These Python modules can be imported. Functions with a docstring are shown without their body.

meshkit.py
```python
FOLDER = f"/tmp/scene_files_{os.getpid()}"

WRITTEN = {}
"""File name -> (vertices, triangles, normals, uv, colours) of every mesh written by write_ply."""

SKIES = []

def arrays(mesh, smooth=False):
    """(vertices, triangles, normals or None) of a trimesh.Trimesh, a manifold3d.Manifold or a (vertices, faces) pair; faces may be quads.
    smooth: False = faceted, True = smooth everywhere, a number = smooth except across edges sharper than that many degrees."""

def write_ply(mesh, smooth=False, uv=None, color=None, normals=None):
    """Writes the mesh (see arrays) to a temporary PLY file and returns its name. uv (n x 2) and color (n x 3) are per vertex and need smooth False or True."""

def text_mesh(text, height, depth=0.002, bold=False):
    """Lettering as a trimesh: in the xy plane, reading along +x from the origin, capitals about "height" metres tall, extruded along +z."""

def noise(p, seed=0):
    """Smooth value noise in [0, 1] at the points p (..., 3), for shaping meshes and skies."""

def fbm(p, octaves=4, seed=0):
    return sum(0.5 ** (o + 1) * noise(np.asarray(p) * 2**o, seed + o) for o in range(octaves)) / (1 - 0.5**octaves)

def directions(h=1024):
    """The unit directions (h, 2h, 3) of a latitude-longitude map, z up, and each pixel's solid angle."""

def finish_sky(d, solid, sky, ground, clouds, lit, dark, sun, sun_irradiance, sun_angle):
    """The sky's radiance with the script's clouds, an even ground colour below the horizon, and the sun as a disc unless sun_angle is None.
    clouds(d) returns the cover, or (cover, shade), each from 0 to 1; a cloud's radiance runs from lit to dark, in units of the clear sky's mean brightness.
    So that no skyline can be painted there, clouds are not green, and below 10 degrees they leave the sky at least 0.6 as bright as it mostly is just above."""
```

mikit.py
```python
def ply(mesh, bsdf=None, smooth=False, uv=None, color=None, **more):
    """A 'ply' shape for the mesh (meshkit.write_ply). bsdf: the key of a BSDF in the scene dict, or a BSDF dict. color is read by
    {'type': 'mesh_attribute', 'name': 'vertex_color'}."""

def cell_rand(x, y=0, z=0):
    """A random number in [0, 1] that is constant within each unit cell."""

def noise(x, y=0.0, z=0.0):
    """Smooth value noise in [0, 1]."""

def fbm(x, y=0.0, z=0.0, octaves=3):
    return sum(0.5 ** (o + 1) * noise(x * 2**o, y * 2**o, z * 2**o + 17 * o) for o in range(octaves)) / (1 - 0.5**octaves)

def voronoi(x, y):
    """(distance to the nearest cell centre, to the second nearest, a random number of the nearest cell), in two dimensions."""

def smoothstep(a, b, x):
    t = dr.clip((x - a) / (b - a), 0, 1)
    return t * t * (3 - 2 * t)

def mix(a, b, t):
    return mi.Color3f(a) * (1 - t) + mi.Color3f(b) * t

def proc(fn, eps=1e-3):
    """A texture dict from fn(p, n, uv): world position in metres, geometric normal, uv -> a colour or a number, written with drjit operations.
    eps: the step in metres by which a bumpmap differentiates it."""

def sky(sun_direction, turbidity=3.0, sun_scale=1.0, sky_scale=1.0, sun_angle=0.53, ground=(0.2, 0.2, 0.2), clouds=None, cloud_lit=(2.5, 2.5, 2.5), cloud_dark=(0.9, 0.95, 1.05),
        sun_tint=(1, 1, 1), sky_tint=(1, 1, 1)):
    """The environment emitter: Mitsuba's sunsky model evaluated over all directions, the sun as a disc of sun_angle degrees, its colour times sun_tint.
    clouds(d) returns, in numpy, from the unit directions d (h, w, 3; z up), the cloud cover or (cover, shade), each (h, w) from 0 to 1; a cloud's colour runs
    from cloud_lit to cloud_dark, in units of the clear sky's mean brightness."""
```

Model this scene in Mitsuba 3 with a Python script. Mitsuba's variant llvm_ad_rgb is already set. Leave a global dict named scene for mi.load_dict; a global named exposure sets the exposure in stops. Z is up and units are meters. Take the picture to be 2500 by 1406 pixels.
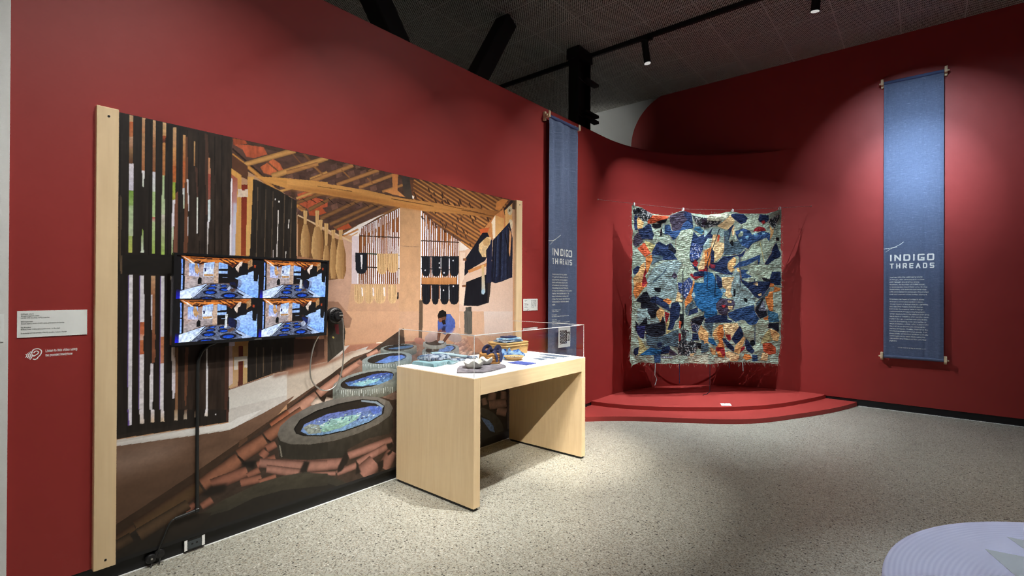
import math, random
import numpy as np, trimesh, manifold3d as m3
import mitsuba as mi, drjit as dr
import mikit, meshkit
from mikit import noise, fbm, voronoi, cell_rand, smoothstep, mix, proc
from scipy import ndimage
from scipy.interpolate import CubicSpline
from shapely.geometry import Polygon, LineString, Point, box as sbox
from shapely.ops import unary_union
T = mi.ScalarTransform4f
random.seed(7); rng = np.random.default_rng(7)
PI = math.pi
scene, labels = {}, {}

# ------------------------------------------------------------------ camera, lights, exposure
# x runs along the long red wall, y towards it, z up; the camera stands at the origin, 1.55 m up
YAW, PITCH, ROLL = 0.69386, 0.003355, 0.004834
fw = np.array([math.cos(YAW) * math.cos(PITCH), math.sin(YAW) * math.cos(PITCH), math.sin(PITCH)])
rt = np.cross(fw, [0, 0, 1]); rt /= np.linalg.norm(rt); up = np.cross(rt, fw)
up = -rt * math.sin(ROLL) + up * math.cos(ROLL)
eye = np.array([0, 0, 1.55])
scene['camera'] = {'type': 'perspective', 'fov': math.degrees(2 * math.atan(1250 / 1203.82)), 'fov_axis': 'x', 'near_clip': 0.05, 'far_clip': 60.0,
                   'to_world': T().look_at(origin=eye.tolist(), target=(eye + fw).tolist(), up=up.tolist())}
exposure = 0.0
WARM, NEUT, COOL = (1.0, 0.93, 0.82), (1.0, 0.97, 0.92), (0.88, 0.95, 1.0)
BLUE = (0.80, 0.95, 1.10)
def spot(key, at, aim, power, cutoff, beam, tint=NEUT):
    scene[key] = {'type': 'spot', 'to_world': T().look_at(origin=list(at), target=list(aim), up=[0.01, 0.02, 1]), 'cutoff_angle': cutoff, 'beam_width': beam,
                  'intensity': {'type': 'rgb', 'value': [power * c for c in tint]}}
# track lamps along the long wall (track at y 1.4), plus two added wash beams
spot('lamp_beam_mural', (0.95, 1.42, 4.62), (1.30, 3.3, 0.95), 26, 30, 6)
spot('lamp_beam_mural_001', (2.35, 1.42, 4.62), (2.3, 3.3, 1.05), 22, 30, 6)
spot('lamp_beam_mural_002', (3.85, 1.42, 4.62), (3.5, 3.3, 1.05), 18.5, 30, 6)
spot('added_wash_beam', (1.4, 0.7, 4.62), (1.4, 3.3, 2.3), 2.6, 55, 15)  # two wide beams added to soften the scallops high on the wall
spot('added_wash_beam_001', (3.6, 0.7, 4.62), (3.5, 3.3, 2.3), 3.2, 55, 15)
spot('lamp_beam_case', (3.05, 1.3, 4.62), (3.2, 2.70, 0.8), 74, 25, 12)
spot('lamp_beam_entry', (0.3, 0.9, 4.62), (0.15, 3.3, 1.1), 18, 33, 8)
# lamps that light banners and textile (track at x 6.05), plus two added beams
spot('lamp_beam_banner', (4.9, 1.1, 4.62), (4.80, 3.25, 2.45), 26, 24, 5)
spot('lamp_beam_banner_001', (6.05, 0.1, 4.6), (8.06, 0.08, 2.95), 46, 18, 0.5, BLUE)
spot('lamp_beam_banner_003', (6.05, 0.16, 4.6), (8.06, 0.08, 3.05), 34, 32, 0.5, BLUE)  # added beside the banner lamp to smooth its pool of light
spot('lamp_beam_banner_002', (6.05, -0.9, 4.6), (8.06, -0.2, 1.6), 3, 50, 4, BLUE)  # weak wide beam added to lift the wall and the banner text
spot('lamp_beam_textile', (5.75, 2.66, 4.36), (7.1, 2.1, 1.2), 48, 40, 12, COOL)
spot('lamp_beam_textile_001', (5.79, 0.86, 4.40), (6.55, 2.4, 1.0), 56, 34, 12, COOL)
# lamps over the open floor (track at y -1.1), plus two added beams
spot('lamp_beam_floor', (2.0, -1.08, 4.62), (3.9, 2.5, 0.40), 150, 9, 5, WARM)
spot('lamp_beam_floor_001', (3.2, 0.35, 4.62), (2.95, -0.75, 0.3), 38, 20, 10, COOL)
spot('lamp_beam_floor_004', (5.2, -1.4, 4.62), (5.0, 0.0, 0.0), 24, 37, 8, NEUT)  # wide beam added to lift the dim middle of the floor
spot('lamp_beam_floor_002', (-0.6, 0.9, 4.62), (2.3, 2.6, 0.35), 44, 20, 8)  # beam added to brighten the left face of the table
spot('lamp_beam_floor_003', (1.4, 0.6, 4.62), (1.8, 1.7, 0.0), 13, 44, 6, NEUT)
# unseen beams added behind the long wall to brighten grey wall and ceiling
spot('added_beam_behind_001', (3.4, 5.1, 4.6), (3.2, 5.0, 0.0), 26, 50, 30, NEUT)
spot('added_beam_behind', (6.9, 5.3, 4.3), (8.14, 4.75, 4.35), 2.6, 32, 22, NEUT)

# ------------------------------------------------------------------ helpers
def tex(fn, eps=1e-3): return proc(fn, eps)
def rgb(*c): return {'type': 'rgb', 'value': list(c)}
def lin(h):
    c = np.array([int(h[i:i + 2], 16) for i in (0, 2, 4)]) / 255.0
    return np.where(c < 0.04045, c / 12.92, ((c + 0.055) / 1.055) ** 2.4)
def mat(key, color, rough=0.6, spec=0.4, bump=None, bscale=0.001, **k):
    b = {'type': 'principled', 'base_color': color if isinstance(color, dict) else rgb(*[float(v) for v in color]), 'roughness': rough, 'specular': spec, **k}
    if bump is not None:
        b = {'type': 'bumpmap', 'arbitrary': tex(bump), 'scale': bscale, 'bsdf': b}
    scene[key] = {'type': 'twosided', 'bsdf': b}
    return key
def numbered(name, pool):
    if name not in pool: return name
    i = 1
    while f'{name}_{i:03d}' in pool: i += 1
    return f'{name}_{i:03d}'
used = set()
def thing(name, label, cat, group=None):
    key = numbered(name, used); used.add(key)
    labels[key] = {'label': label, 'category': cat}
    if group: labels[key]['group'] = group
    return key
def part(parent, name, mesh, m, smooth=False, label=None, **k):
    full = numbered(parent + '__' + name, scene)
    scene[full] = mikit.ply(mesh, m, smooth, **k) if not isinstance(mesh, dict) else mesh
    if label: labels[full] = {'label': label}
    return full
def solo(name, mesh, m, label, cat, smooth=False, group=None, **k):
    key = thing(name, label, cat, group)
    scene[key] = mikit.ply(mesh, m, smooth, **k)
    return key
def struct(name, mesh, m, label=None, smooth=False, **k):
    scene[name] = mikit.ply(mesh, m, smooth, **k); used.add(name)
    labels[name] = {'kind': 'structure'}
    if label: labels[name]['label'] = label
    return name
def box(x0, x1, y0, y1, z0, z1, bev=0.0):
    if bev <= 0:
        b = trimesh.creation.box((x1 - x0, y1 - y0, z1 - z0)); b.apply_translation(((x0 + x1) / 2, (y0 + y1) / 2, (z0 + z1) / 2)); return b
    pts = []
    for a in (0, 1):
        for b_ in (0, 1):
            for c in (0, 1):
                p = np.array([(x0, x1)[a], (y0, y1)[b_], (z0, z1)[c]]); s = np.array([1 - 2 * a, 1 - 2 * b_, 1 - 2 * c]) * bev
                for k in range(3):
                    q = p + s; q[k] = p[k]; pts.append(q)
    return trimesh.convex.convex_hull(np.array(pts))
def cat(ms): return trimesh.util.concatenate([m for m in ms])
def extrude(poly, z0, z1):
    ms = []
    for g in getattr(poly, 'geoms', [poly]):
        e = trimesh.creation.extrude_polygon(g, z1 - z0, engine='earcut'); e.apply_translation((0, 0, z0)); ms.append(e)
    return cat(ms)
def tube(pts, r, n=10, closed=False):
    pts = np.asarray(pts, float); r = np.broadcast_to(np.asarray(r, float), len(pts))
    tang = np.gradient(pts, axis=0); tang /= np.linalg.norm(tang, axis=1, keepdims=True) + 1e-12
    nrm = np.cross(tang[0], [0.3, 0.2, 0.93]); nrm /= np.linalg.norm(nrm); V = []
    for p, t, rad in zip(pts, tang, r):
        nrm = nrm - t * (nrm @ t); nrm /= np.linalg.norm(nrm) + 1e-12; b = np.cross(t, nrm)
        a = np.arange(n) * 2 * PI / n
        V.append(p + rad * (np.cos(a)[:, None] * nrm + np.sin(a)[:, None] * b))
    V = np.vstack(V); F = []
    for i in range(len(pts) - 1):
        for j in range(n):
            a, b = i * n + j, i * n + (j + 1) % n
            F += [[a, b, b + n], [a, b + n, a + n]]
    c0, c1 = len(V), len(V) + 1; V = np.vstack([V, pts[0], pts[-1]]); e = (len(pts) - 1) * n
    for j in range(n):
        F += [[c0, (j + 1) % n, j], [c1, e + j, e + (j + 1) % n]]
    return trimesh.Trimesh(V, F, process=False)
def smooth_path(pts, n=60):
    pts = np.asarray(pts, float); d = np.r_[0, np.cumsum(np.linalg.norm(np.diff(pts, axis=0), axis=1))]
    return CubicSpline(d, pts, axis=0)(np.linspace(0, d[-1], n))
def lathe(profile, n=40, wave=None):
    """Profile of (radius, height) turned about z; wave(angle, k) scales the radius and lifts a ring."""
    a = np.arange(n) * 2 * PI / n; V = []
    for k, (r, h) in enumerate(profile):
        s, dz = wave(a, k) if wave else (1.0, 0.0)
        V.append(np.stack([r * s * np.cos(a), r * s * np.sin(a), h + dz + 0 * a], 1))
    V = np.vstack(V); F = []
    for i in range(len(profile) - 1):
        for j in range(n):
            p, q = i * n + j, i * n + (j + 1) % n
            F += [[p, q, q + n], [p, q + n, p + n]]
    return trimesh.Trimesh(V, F, process=False)
def grid_mesh(P):
    """A sheet from points P (rows, columns, 3)."""
    h, w = P.shape[:2]; i = np.arange(h * w).reshape(h, w)
    q = np.stack([i[:-1, :-1], i[:-1, 1:], i[1:, 1:], i[1:, :-1]], -1).reshape(-1, 4)
    return P.reshape(-1, 3), np.vstack([q[:, [0, 1, 2]], q[:, [0, 2, 3]]])
def frame(origin, right, upv):
    """A matrix that lays lettering drawn in the xy plane onto a plane."""
    right, upv = np.array(right, float), np.array(upv, float); m = np.eye(4)
    m[:3, 0], m[:3, 1], m[:3, 2], m[:3, 3] = right, upv, np.cross(right, upv), origin
    return m
def text_lines(lines, height, pitch, width, bold=True):
    """Left-aligned lines of flat lettering, each scaled to width(chars); top face only."""
    out = []
    for k, s in enumerate(lines):
        if not s: continue
        t = meshkit.text_mesh(s, height, 0.0004, bold); t = t.submesh([np.nonzero(t.face_normals[:, 2] > 0.5)[0]], append=True)
        w = np.ptp(t.vertices[:, 0]); f = width * len(s) / w
        t.apply_translation((-t.vertices[:, 0].min(), 0, 0)); t.apply_scale((f, 1, 1)); t.apply_translation((0, -k * pitch, 0)); out.append(t)
    return cat(out)
def inside(px, py, q):
    m = np.zeros(px.shape, bool)
    for i in range(len(q)):
        (x0, y0), (x1, y1) = q[i], q[(i + 1) % len(q)]
        if y0 != y1: m ^= ((y0 > py) != (y1 > py)) & (px < (x1 - x0) * (py - y0) / (y1 - y0) + x0)
    return m
def paint(col, xs, ys, shapes, seed=0):
    """Fills flat shapes, one over another, into the ink colours of a print that lies on the grid xs, ys (mm)."""
    dx, dy = xs[1] - xs[0], ys[1] - ys[0]
    for k, line in enumerate(shapes):
        head, pts = line.split('|'); hd = head.split(' '); mode, c0, c1 = hd[:3]; amp, sx, sy, fe = [float(v) for v in hd[3:7]]
        q = np.array(pts.split(' '), float).reshape(-1, 2); pad = fe * 2
        i0, i1 = np.searchsorted(xs, [q[:, 0].min() - pad, q[:, 0].max() + pad]); j0, j1 = np.searchsorted(ys, [q[:, 1].min() - pad, q[:, 1].max() + pad])
        if i1 <= i0 or j1 <= j0: continue
        px, py = np.meshgrid(xs[i0:i1], ys[j0:j1]); m = inside(px, py, q).astype(float)
        if fe: m = ndimage.gaussian_filter(m, [fe / dy, fe / dx])
        a = lin(c0); c = np.broadcast_to(a, px.shape + (3,))
        if c1 != '-':
            b = lin(c1)
            if mode == 'v': t = (q[:, 1].max() - py) / (np.ptp(q[:, 1]) + 1e-9)
            elif mode == 'h': t = (px - q[:, 0].min()) / (np.ptp(q[:, 0]) + 1e-9)
            else:
                d = []
                for A, B in ((q[0], q[1]), (q[3], q[2])):
                    e = B - A; d.append(np.abs((px - A[0]) * e[1] - (py - A[1]) * e[0]) / (np.hypot(*e) + 1e-9))
                t = (np.abs(d[0] - d[1]) / (d[0] + d[1] + 1e-9)) ** 2
            t = np.clip(t, 0, 1)[..., None]; c = a * (1 - t) + b * t
        if amp:
            n = meshkit.fbm(np.stack([px / sx, py / sy, np.full(px.shape, k * 7.3)], -1), 3, seed)
            c = c * np.clip(1 + amp * 2.6 * (n - 0.5), 0.15, 2.2)[..., None]
        col[j0:j1, i0:i1] = col[j0:j1, i0:i1] * (1 - m[..., None]) + c * m[..., None]
    return col

# ------------------------------------------------------------------ materials
D, XR, ZW, ZC, SK = 3.3086, 8.119, 3.614, 4.885, 0.0916
def paint_fn(c, v=0.06):
    def f(p, n, uv):
        t = fbm(p.x * 3.1, p.y * 3.1, p.z * 3.1, 3) - 0.5; g = noise(p.x * 260, p.y * 260, p.z * 260) - 0.5
        return mi.Color3f(*c) * (1 + v * t + 0.05 * g)
    return f
RED = (0.300, 0.0330, 0.0300)
mat('red_paint', tex(paint_fn(RED)), 0.5, 0.35)
mat('red_platform_paint', tex(paint_fn((0.34, 0.042, 0.036))), 0.55, 0.35)
mat('white_paint', tex(paint_fn((0.72, 0.74, 0.72), 0.03)), 0.7)
mat('grey_paint', tex(paint_fn((0.42, 0.44, 0.43), 0.03)), 0.8)
mat('black_paint', (0.008, 0.008, 0.009), 0.45, 0.4)
mat('dark_room', (0.05, 0.05, 0.055), 0.9)
mat('black_steel', (0.006, 0.006, 0.007), 0.55, 0.3)
mat('black_plastic', (0.010, 0.010, 0.011), 0.35, 0.5)
mat('black_rubber', (0.012, 0.013, 0.013), 0.5, 0.5)
mat('steel', (0.62, 0.61, 0.58), 0.35, 0.5, metallic=0.9)
mat('card_white', (0.80, 0.84, 0.82), 0.7)
mat('print_black', (0.03, 0.03, 0.035), 0.8)
mat('print_grey', (0.10, 0.11, 0.11), 0.8)
mat('print_white', (0.85, 0.86, 0.84), 0.8)
mat('banner_ink', (0.84, 0.88, 0.86), 0.8)
def floor_fn(p, n, uv):
    base = mix((0.305, 0.303, 0.255), (0.370, 0.367, 0.312), fbm(p.x * 1.7, p.y * 1.7, 0, 3))
    d1, d2, r = voronoi(p.x * 84, p.y * 84)
    e1, e2, s = voronoi(p.x * 150 + 7.3, p.y * 150 + 3.1)
    g1, g2, w = voronoi(p.x * 46 + 3.7, p.y * 46 + 11.1)
    c = base * (0.90 + 0.22 * noise(p.x * 330, p.y * 330, 1))
    t = smoothstep(0.50, 0.36, d1)
    c = mix(c, mi.Color3f(0.165, 0.15, 0.115), dr.select(r > 0.66, t * 0.75, 0))
    c = mix(c, mi.Color3f(0.27, 0.225, 0.16), dr.select((r > 0.50) & (r < 0.70), t * 0.55, 0))
    c = mix(c, mi.Color3f(0.52, 0.51, 0.45), dr.select(r < 0.14, t * 0.6, 0))
    c = mix(c, mi.Color3f(0.075, 0.07, 0.058), dr.select(s > 0.84, smoothstep(0.42, 0.30, e1) * 0.85, 0))
    c = mix(c, mi.Color3f(0.03, 0.028, 0.025), dr.select(w > 0.93, smoothstep(0.30, 0.22, g1) * 0.9, 0))
    c = mix(c, mi.Color3f(0.72, 0.70, 0.62), dr.select(w < 0.02, smoothstep(0.2, 0.13, g1) * 0.9, 0))
    return c
mat('polished_concrete', tex(floor_fn), 0.42, 0.45)
def wood_fn(kx, ky, kz, c0=(0.78, 0.60, 0.365), c1=(0.68, 0.50, 0.285)):
    def f(p, n, uv):
        x, y, z = p.x * kx, p.y * ky, p.z * kz
        w = fbm(x * 0.35, y * 0.35, z * 0.35, 3)
        ring = dr.abs(dr.sin((x + y + z) * 0.9 + w * 9))
        g = fbm(x * 3, y * 3, z * 3, 2)
        return mix(c0, c1, dr.clip(0.30 * ring + 0.75 * (g - 0.3) + 0.3 * (w - .5), 0, 1))
    return f
mat('maple_upright', tex(wood_fn(26, 26, 1.6)), 0.45, 0.4)
mat('maple_long', tex(wood_fn(1.6, 26, 26)), 0.45, 0.4)
mat('maple_block', tex(wood_fn(40, 40, 12, (0.78, 0.66, 0.45), (0.66, 0.52, 0.32))), 0.5, 0.4)
def mesh_fn(p, n, uv):
    u, v = p.x / 0.044, p.y / 0.030
    a, b = u + v, u - v
    da, db = dr.abs(a - dr.floor(a) - 0.5), dr.abs(b - dr.floor(b) - 0.5)
    s = dr.maximum(smoothstep(0.30, 0.42, da), smoothstep(0.30, 0.42, db))
    return mix((0.006, 0.006, 0.006), (0.55, 0.54, 0.50), s)
mat('expanded_metal', tex(mesh_fn), 0.6, 0.3)
mat('ceiling_bar', (0.42, 0.41, 0.39), 0.6, 0.3)
def weave_fn(c0, c1, k=900):
    def f(p, n, uv):
        h = noise(p.x * 40 + p.y * 40, p.z * k * 0.28) * 0.55 + noise((p.x + p.y) * k * 0.3, p.z * 60) * 0.45
        sl = smoothstep(0.80, 0.9, noise((p.x + p.y) * 26, p.z * 210))
        return mix(c0, c1, dr.clip(h + 0.9 * sl, 0, 1.6))
    return f
mat('indigo_linen', tex(weave_fn((0.080, 0.112, 0.195), (0.120, 0.158, 0.255))), 0.85, 0.2, sheen=0.3)
mat('indigo_hem', (0.062, 0.09, 0.19), 0.85, 0.2)
scene['printed_photo'] = {'type': 'twosided', 'bsdf': {'type': 'principled', 'base_color': {'type': 'mesh_attribute', 'name': 'vertex_color'}, 'roughness': 0.45, 'specular': 0.35}}
scene['clear_acrylic'] = {'type': 'thindielectric', 'int_ior': 1.49}
mat('acrylic_edge', (0.74, 0.76, 0.75), 0.25, 0.5)
mat('deck_white', (0.86, 0.87, 0.85), 0.6)

# ------------------------------------------------------------------ the room
struct('floor', box(-4, 8.3, -7, 6.6, -0.12, 0), 'polished_concrete')
struct('ceiling', box(-4, 8.3, -7, 6.6, ZC + 0.03, ZC + 0.12), 'dark_room')
G = 0.613
for i in range(11):
    for j in range(13):
        x0, y0 = 8.19 - (i + 1) * G, 5.705 - (j + 1) * 0.61
        x1 = min(x0 + G, XR + 0.02)
        if y0 < -1.75 or x0 < 1.9: continue
        if y0 + 0.61 < x0 * 0.1 - 2.2: continue
        part('ceiling', 'panel', box(x0 + 0.004, x1 - 0.004, y0 + 0.004, y0 + 0.606, ZC, ZC + 0.012), 'expanded_metal')
bars = [box(8.19 - i * G - 0.006, 8.19 - i * G + 0.006, -1.75, 5.705, ZC - 0.003, ZC + 0.03) for i in range(1, 11)]
bars += [box(1.45, XR, 5.705 - j * 0.61 - 0.006, 5.705 - j * 0.61 + 0.006, ZC - 0.003, ZC + 0.03) for j in range(0, 13)]
part('ceiling', 'grid_bar', cat(bars), 'ceiling_bar'); labels['ceiling__grid_bar'] = {'kind': 'stuff'}
bolts = [trimesh.creation.cylinder(0.017, 0.006, sections=10).apply_translation((8.19 - i * G, 5.705 - j * 0.61, ZC - 0.003)) for i in range(1, 11) for j in range(13)]
part('ceiling', 'clip_disc', cat(bolts), 'ceiling_bar'); labels['ceiling__clip_disc'] = {'kind': 'stuff'}
# long red wall, then the niche curve, then the red wall opposite
CX, CY, CA, CB, CN = 5.95, 1.15, XR - 5.95, D - 1.15, 2.2
def curve(off=0.0, n=48, a0=0.0, a1=PI / 2):
    a = np.linspace(a1, a0, n); c, s = np.maximum(np.cos(a), 0), np.maximum(np.sin(a), 0)
    return np.stack([CX + (CA + off) * c ** (2 / CN), CY + (CB + off) * s ** (2 / CN)], 1)
struct('wall_left', box(0.268, CX, D, D + 0.03, SK, ZW), 'red_paint')
part('wall_left', 'backing', box(0.268, CX, D + 0.036, D + 0.11, SK, ZW + 0.030), 'red_paint')
part('wall_left', 'core', box(0.27, CX, D + 0.028, D + 0.05, SK + 0.02, ZW - 0.02), 'black_paint')
cin, cmid, cmid2, cout = curve(0), curve(0.03), curve(0.036), curve(0.11)
struct('wall_corner', extrude(Polygon(np.vstack([cin, cmid[::-1]])), SK, ZW), 'red_paint', smooth=40)
part('wall_corner', 'backing', extrude(Polygon(np.vstack([cmid2[:-9], cout[:-9][::-1]])), SK, ZW + 0.030), 'red_paint', smooth=40)
part('wall_corner', 'core', extrude(Polygon(np.vstack([cmid[:-9], cmid2[:-9][::-1]])), SK + .02, ZW - .02), 'black_paint', smooth=40)
arc = [(4.0 - 0.812 + 0.812 * math.cos(t), 4.114 + 0.812 * math.sin(t)) for t in np.linspace(0, 1.237, 24)]
rp = Polygon([(-7, SK), (4.0, SK)] + arc + [(3.44, ZC), (-7, ZC)])
m = extrude(rp, 0, 0.03); m.apply_transform(np.array([[0, 0, 1, XR], [1, 0, 0, 0], [0, 1, 0, 0], [0, 0, 0, 1.0]]))
struct('wall_right', m, 'red_paint')
struct('wall_back', box(XR + 0.031, XR + 0.13, -7, 6.6, 0, ZC + 0.03), 'grey_paint')
struct('wall_far', box(-4, 8.3, 6.6, 6.7, 0, ZC + 0.03), 'grey_paint')
struct('wall_entry', box(-4, 0.267, D - 0.03, D + 0.12, 0, ZC), 'white_paint')
struct('wall_rear', box(-4.1, -4.0, -7, 6.6, 0, ZC + 0.03), 'white_paint')
struct('wall_side', box(-4, 8.3, -7.1, -7, 0, ZC + 0.03), 'white_paint')
struct('baseboard_left', box(0.268, CX, D + 0.006, D + 0.1, 0, SK + 0.01), 'black_paint')
bcv = curve(0.012); struct('baseboard_corner', extrude(Polygon(np.vstack([bcv, cout[::-1]])), 0, SK + 0.01), 'black_paint')
struct('baseboard_right', box(XR + 0.008, XR + 0.031, -7, 4.0, 0, SK + 0.005), 'black_paint')
mat('edge_strip_metal', (0.75, 0.76, 0.74), 0.4)
struct('trim_1', box(0.3, 4.7, D - 0.002, D + 0.006, 0, 0.004), 'edge_strip_metal')
struct('trim_2', box(XR + 0.0, XR + 0.008, -7, 0.66, 0, 0.005), 'edge_strip_metal')
# steel frame behind the wall
def ibeam(x, y, w=0.30, d=0.16, t=0.02):
    return unary_union([sbox(x - w / 2, y - d / 2, x - w / 2 + t, y + d / 2), sbox(x + w / 2 - t, y - d / 2, x + w / 2, y + d / 2), sbox(x - w / 2, y - t / 2, x + w / 2, y + t / 2)])
t = thing('steel_column', 'black steel column rising behind the curved red wall to the ceiling', 'column')
part(t, 'shaft', extrude(ibeam(5.88, 3.68, 0.32, 0.16), 0, ZC - 0.012), 'black_steel')
part(t, 'cap_plate', box(5.70, 6.06, 3.58, 3.78, ZC - 0.16, ZC - 0.014), 'black_steel')
for z in (4.42, 3.98, 3.90): part(t, 'stub_bracket', box(5.80, 6.14, 3.52, 3.60, z, z + 0.035), 'black_steel')
for z in (4.45, 3.95): part(t, 'wire_tie', tube([(5.71, 3.595, z), (5.80, 3.59, z - 0.03), (5.95, 3.59, z - 0.04), (6.05, 3.595, z - 0.02)], 0.006), 'black_rubber')
def brace(a, b, w, label):
    a, b = np.array(a), np.array(b); d = b - a; L = np.linalg.norm(d); d /= L; s = np.array([0, 1.0, 0]); u = np.cross(d, s)
    m = box(-w / 2, w / 2, -w / 2, w / 2, 0, L, 0.012); M = np.eye(4); M[:3, 0], M[:3, 1], M[:3, 2], M[:3, 3] = u, s, d, a
    m.apply_transform(M)
    return solo('steel_brace', m, 'black_steel', label, 'beam')
brace((4.62, 3.95, ZC - 0.03), (3.02, 3.95, 2.2), 0.20, 'black steel diagonal brace leaning left below the ceiling, nearer the column')
brace((2.75, 4.35, ZC + 0.02), (4.15, 4.35, 2.9), 0.23, 'black steel diagonal brace leaning right, cut by the top edge of the picture')
# lamp track and its two spotlights in view
t = thing('lighting_track', 'long thin black lighting track under the mesh ceiling in front of the column', 'track')
part(t, 'rail', box(6.03, 6.075, -2.5, 5.5, ZC - 0.055, ZC - 0.001), 'black_steel')
part(t, 'slot', box(6.045, 6.06, -2.5, 5.5, ZC - 0.058, ZC - 0.054), 'black_plastic')
mat('lens_glass', (0.7, 0.72, 0.7), 0.3)
def spotlight(top, at, aim, label):
    k = thing('spotlight', label, 'lamp')
    top, at, aim = np.array(top), np.array(at), np.array(aim); d = aim - at; d /= np.linalg.norm(d); L = 0.30
    b = at - d * L
    part(k, 'housing', tube([b, b + d * 0.01, at - d * 0.012, at - d * 0.01, at], [0.03, 0.042, 0.042, 0.045, 0.045], 20), 'black_steel', 30)
    part(k, 'stem', tube([top, (top + b + d * 0.08) / 2, b + d * 0.08], 0.012), 'black_steel', 30)
    part(k, 'adapter', box(top[0] - 0.02, top[0] + 0.02, top[1] - 0.05, top[1] + 0.05, top[2] - 0.025, top[2] - 0.002), 'black_steel')
    lens = tube([at + d * 0.0005, at + d * 0.004], 0.040, 20)
    q = part(k, 'lens', lens, 'lens_glass')
    scene[q]['emitter'] = {'type': 'area', 'radiance': rgb(0.45, 0.48, 0.46)}
spotlight((6.052, 2.74, ZC - 0.059), (5.83, 2.655, 4.40), (5.9, 2.2, 1.0), 'slim black cylinder spotlight hanging from the track, nearer the column')
spotlight((6.052, 0.86, ZC - 0.059), (5.90, 0.855, 4.44), (6.2, 1.2, 1.0), 'black cylinder spotlight cut by the top edge of the picture')

# ------------------------------------------------------------------ stepped platform in the niche
up_pts = smooth_path([(5.60, D), (5.655, 3.0), (5.79, 2.677), (6.165, 2.15), (6.53, 1.77), (7.05, 1.415), (7.6, 1.19), (8.035, 1.05), (XR, 1.03)], 60)
lo_pts = smooth_path([(4.72, D), (5.03, 3.04), (5.365, 2.69), (5.66, 2.257), (5.888, 1.91), (6.2, 1.545), (6.735, 1.22), (7.36, 0.92), (7.93, 0.722), (XR - 0.001, 0.675)], 70)
inner = curve(-0.002, 48)
t = thing('niche_platform', 'low two-step red platform curving across the corner under the textile', 'platform')
part(t, 'lower_step', extrude(Polygon(np.vstack([lo_pts, [(XR - 0.001, 1.14)], inner[::-1]])).buffer(0), 0, 0.055), 'red_platform_paint', 25)
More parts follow.
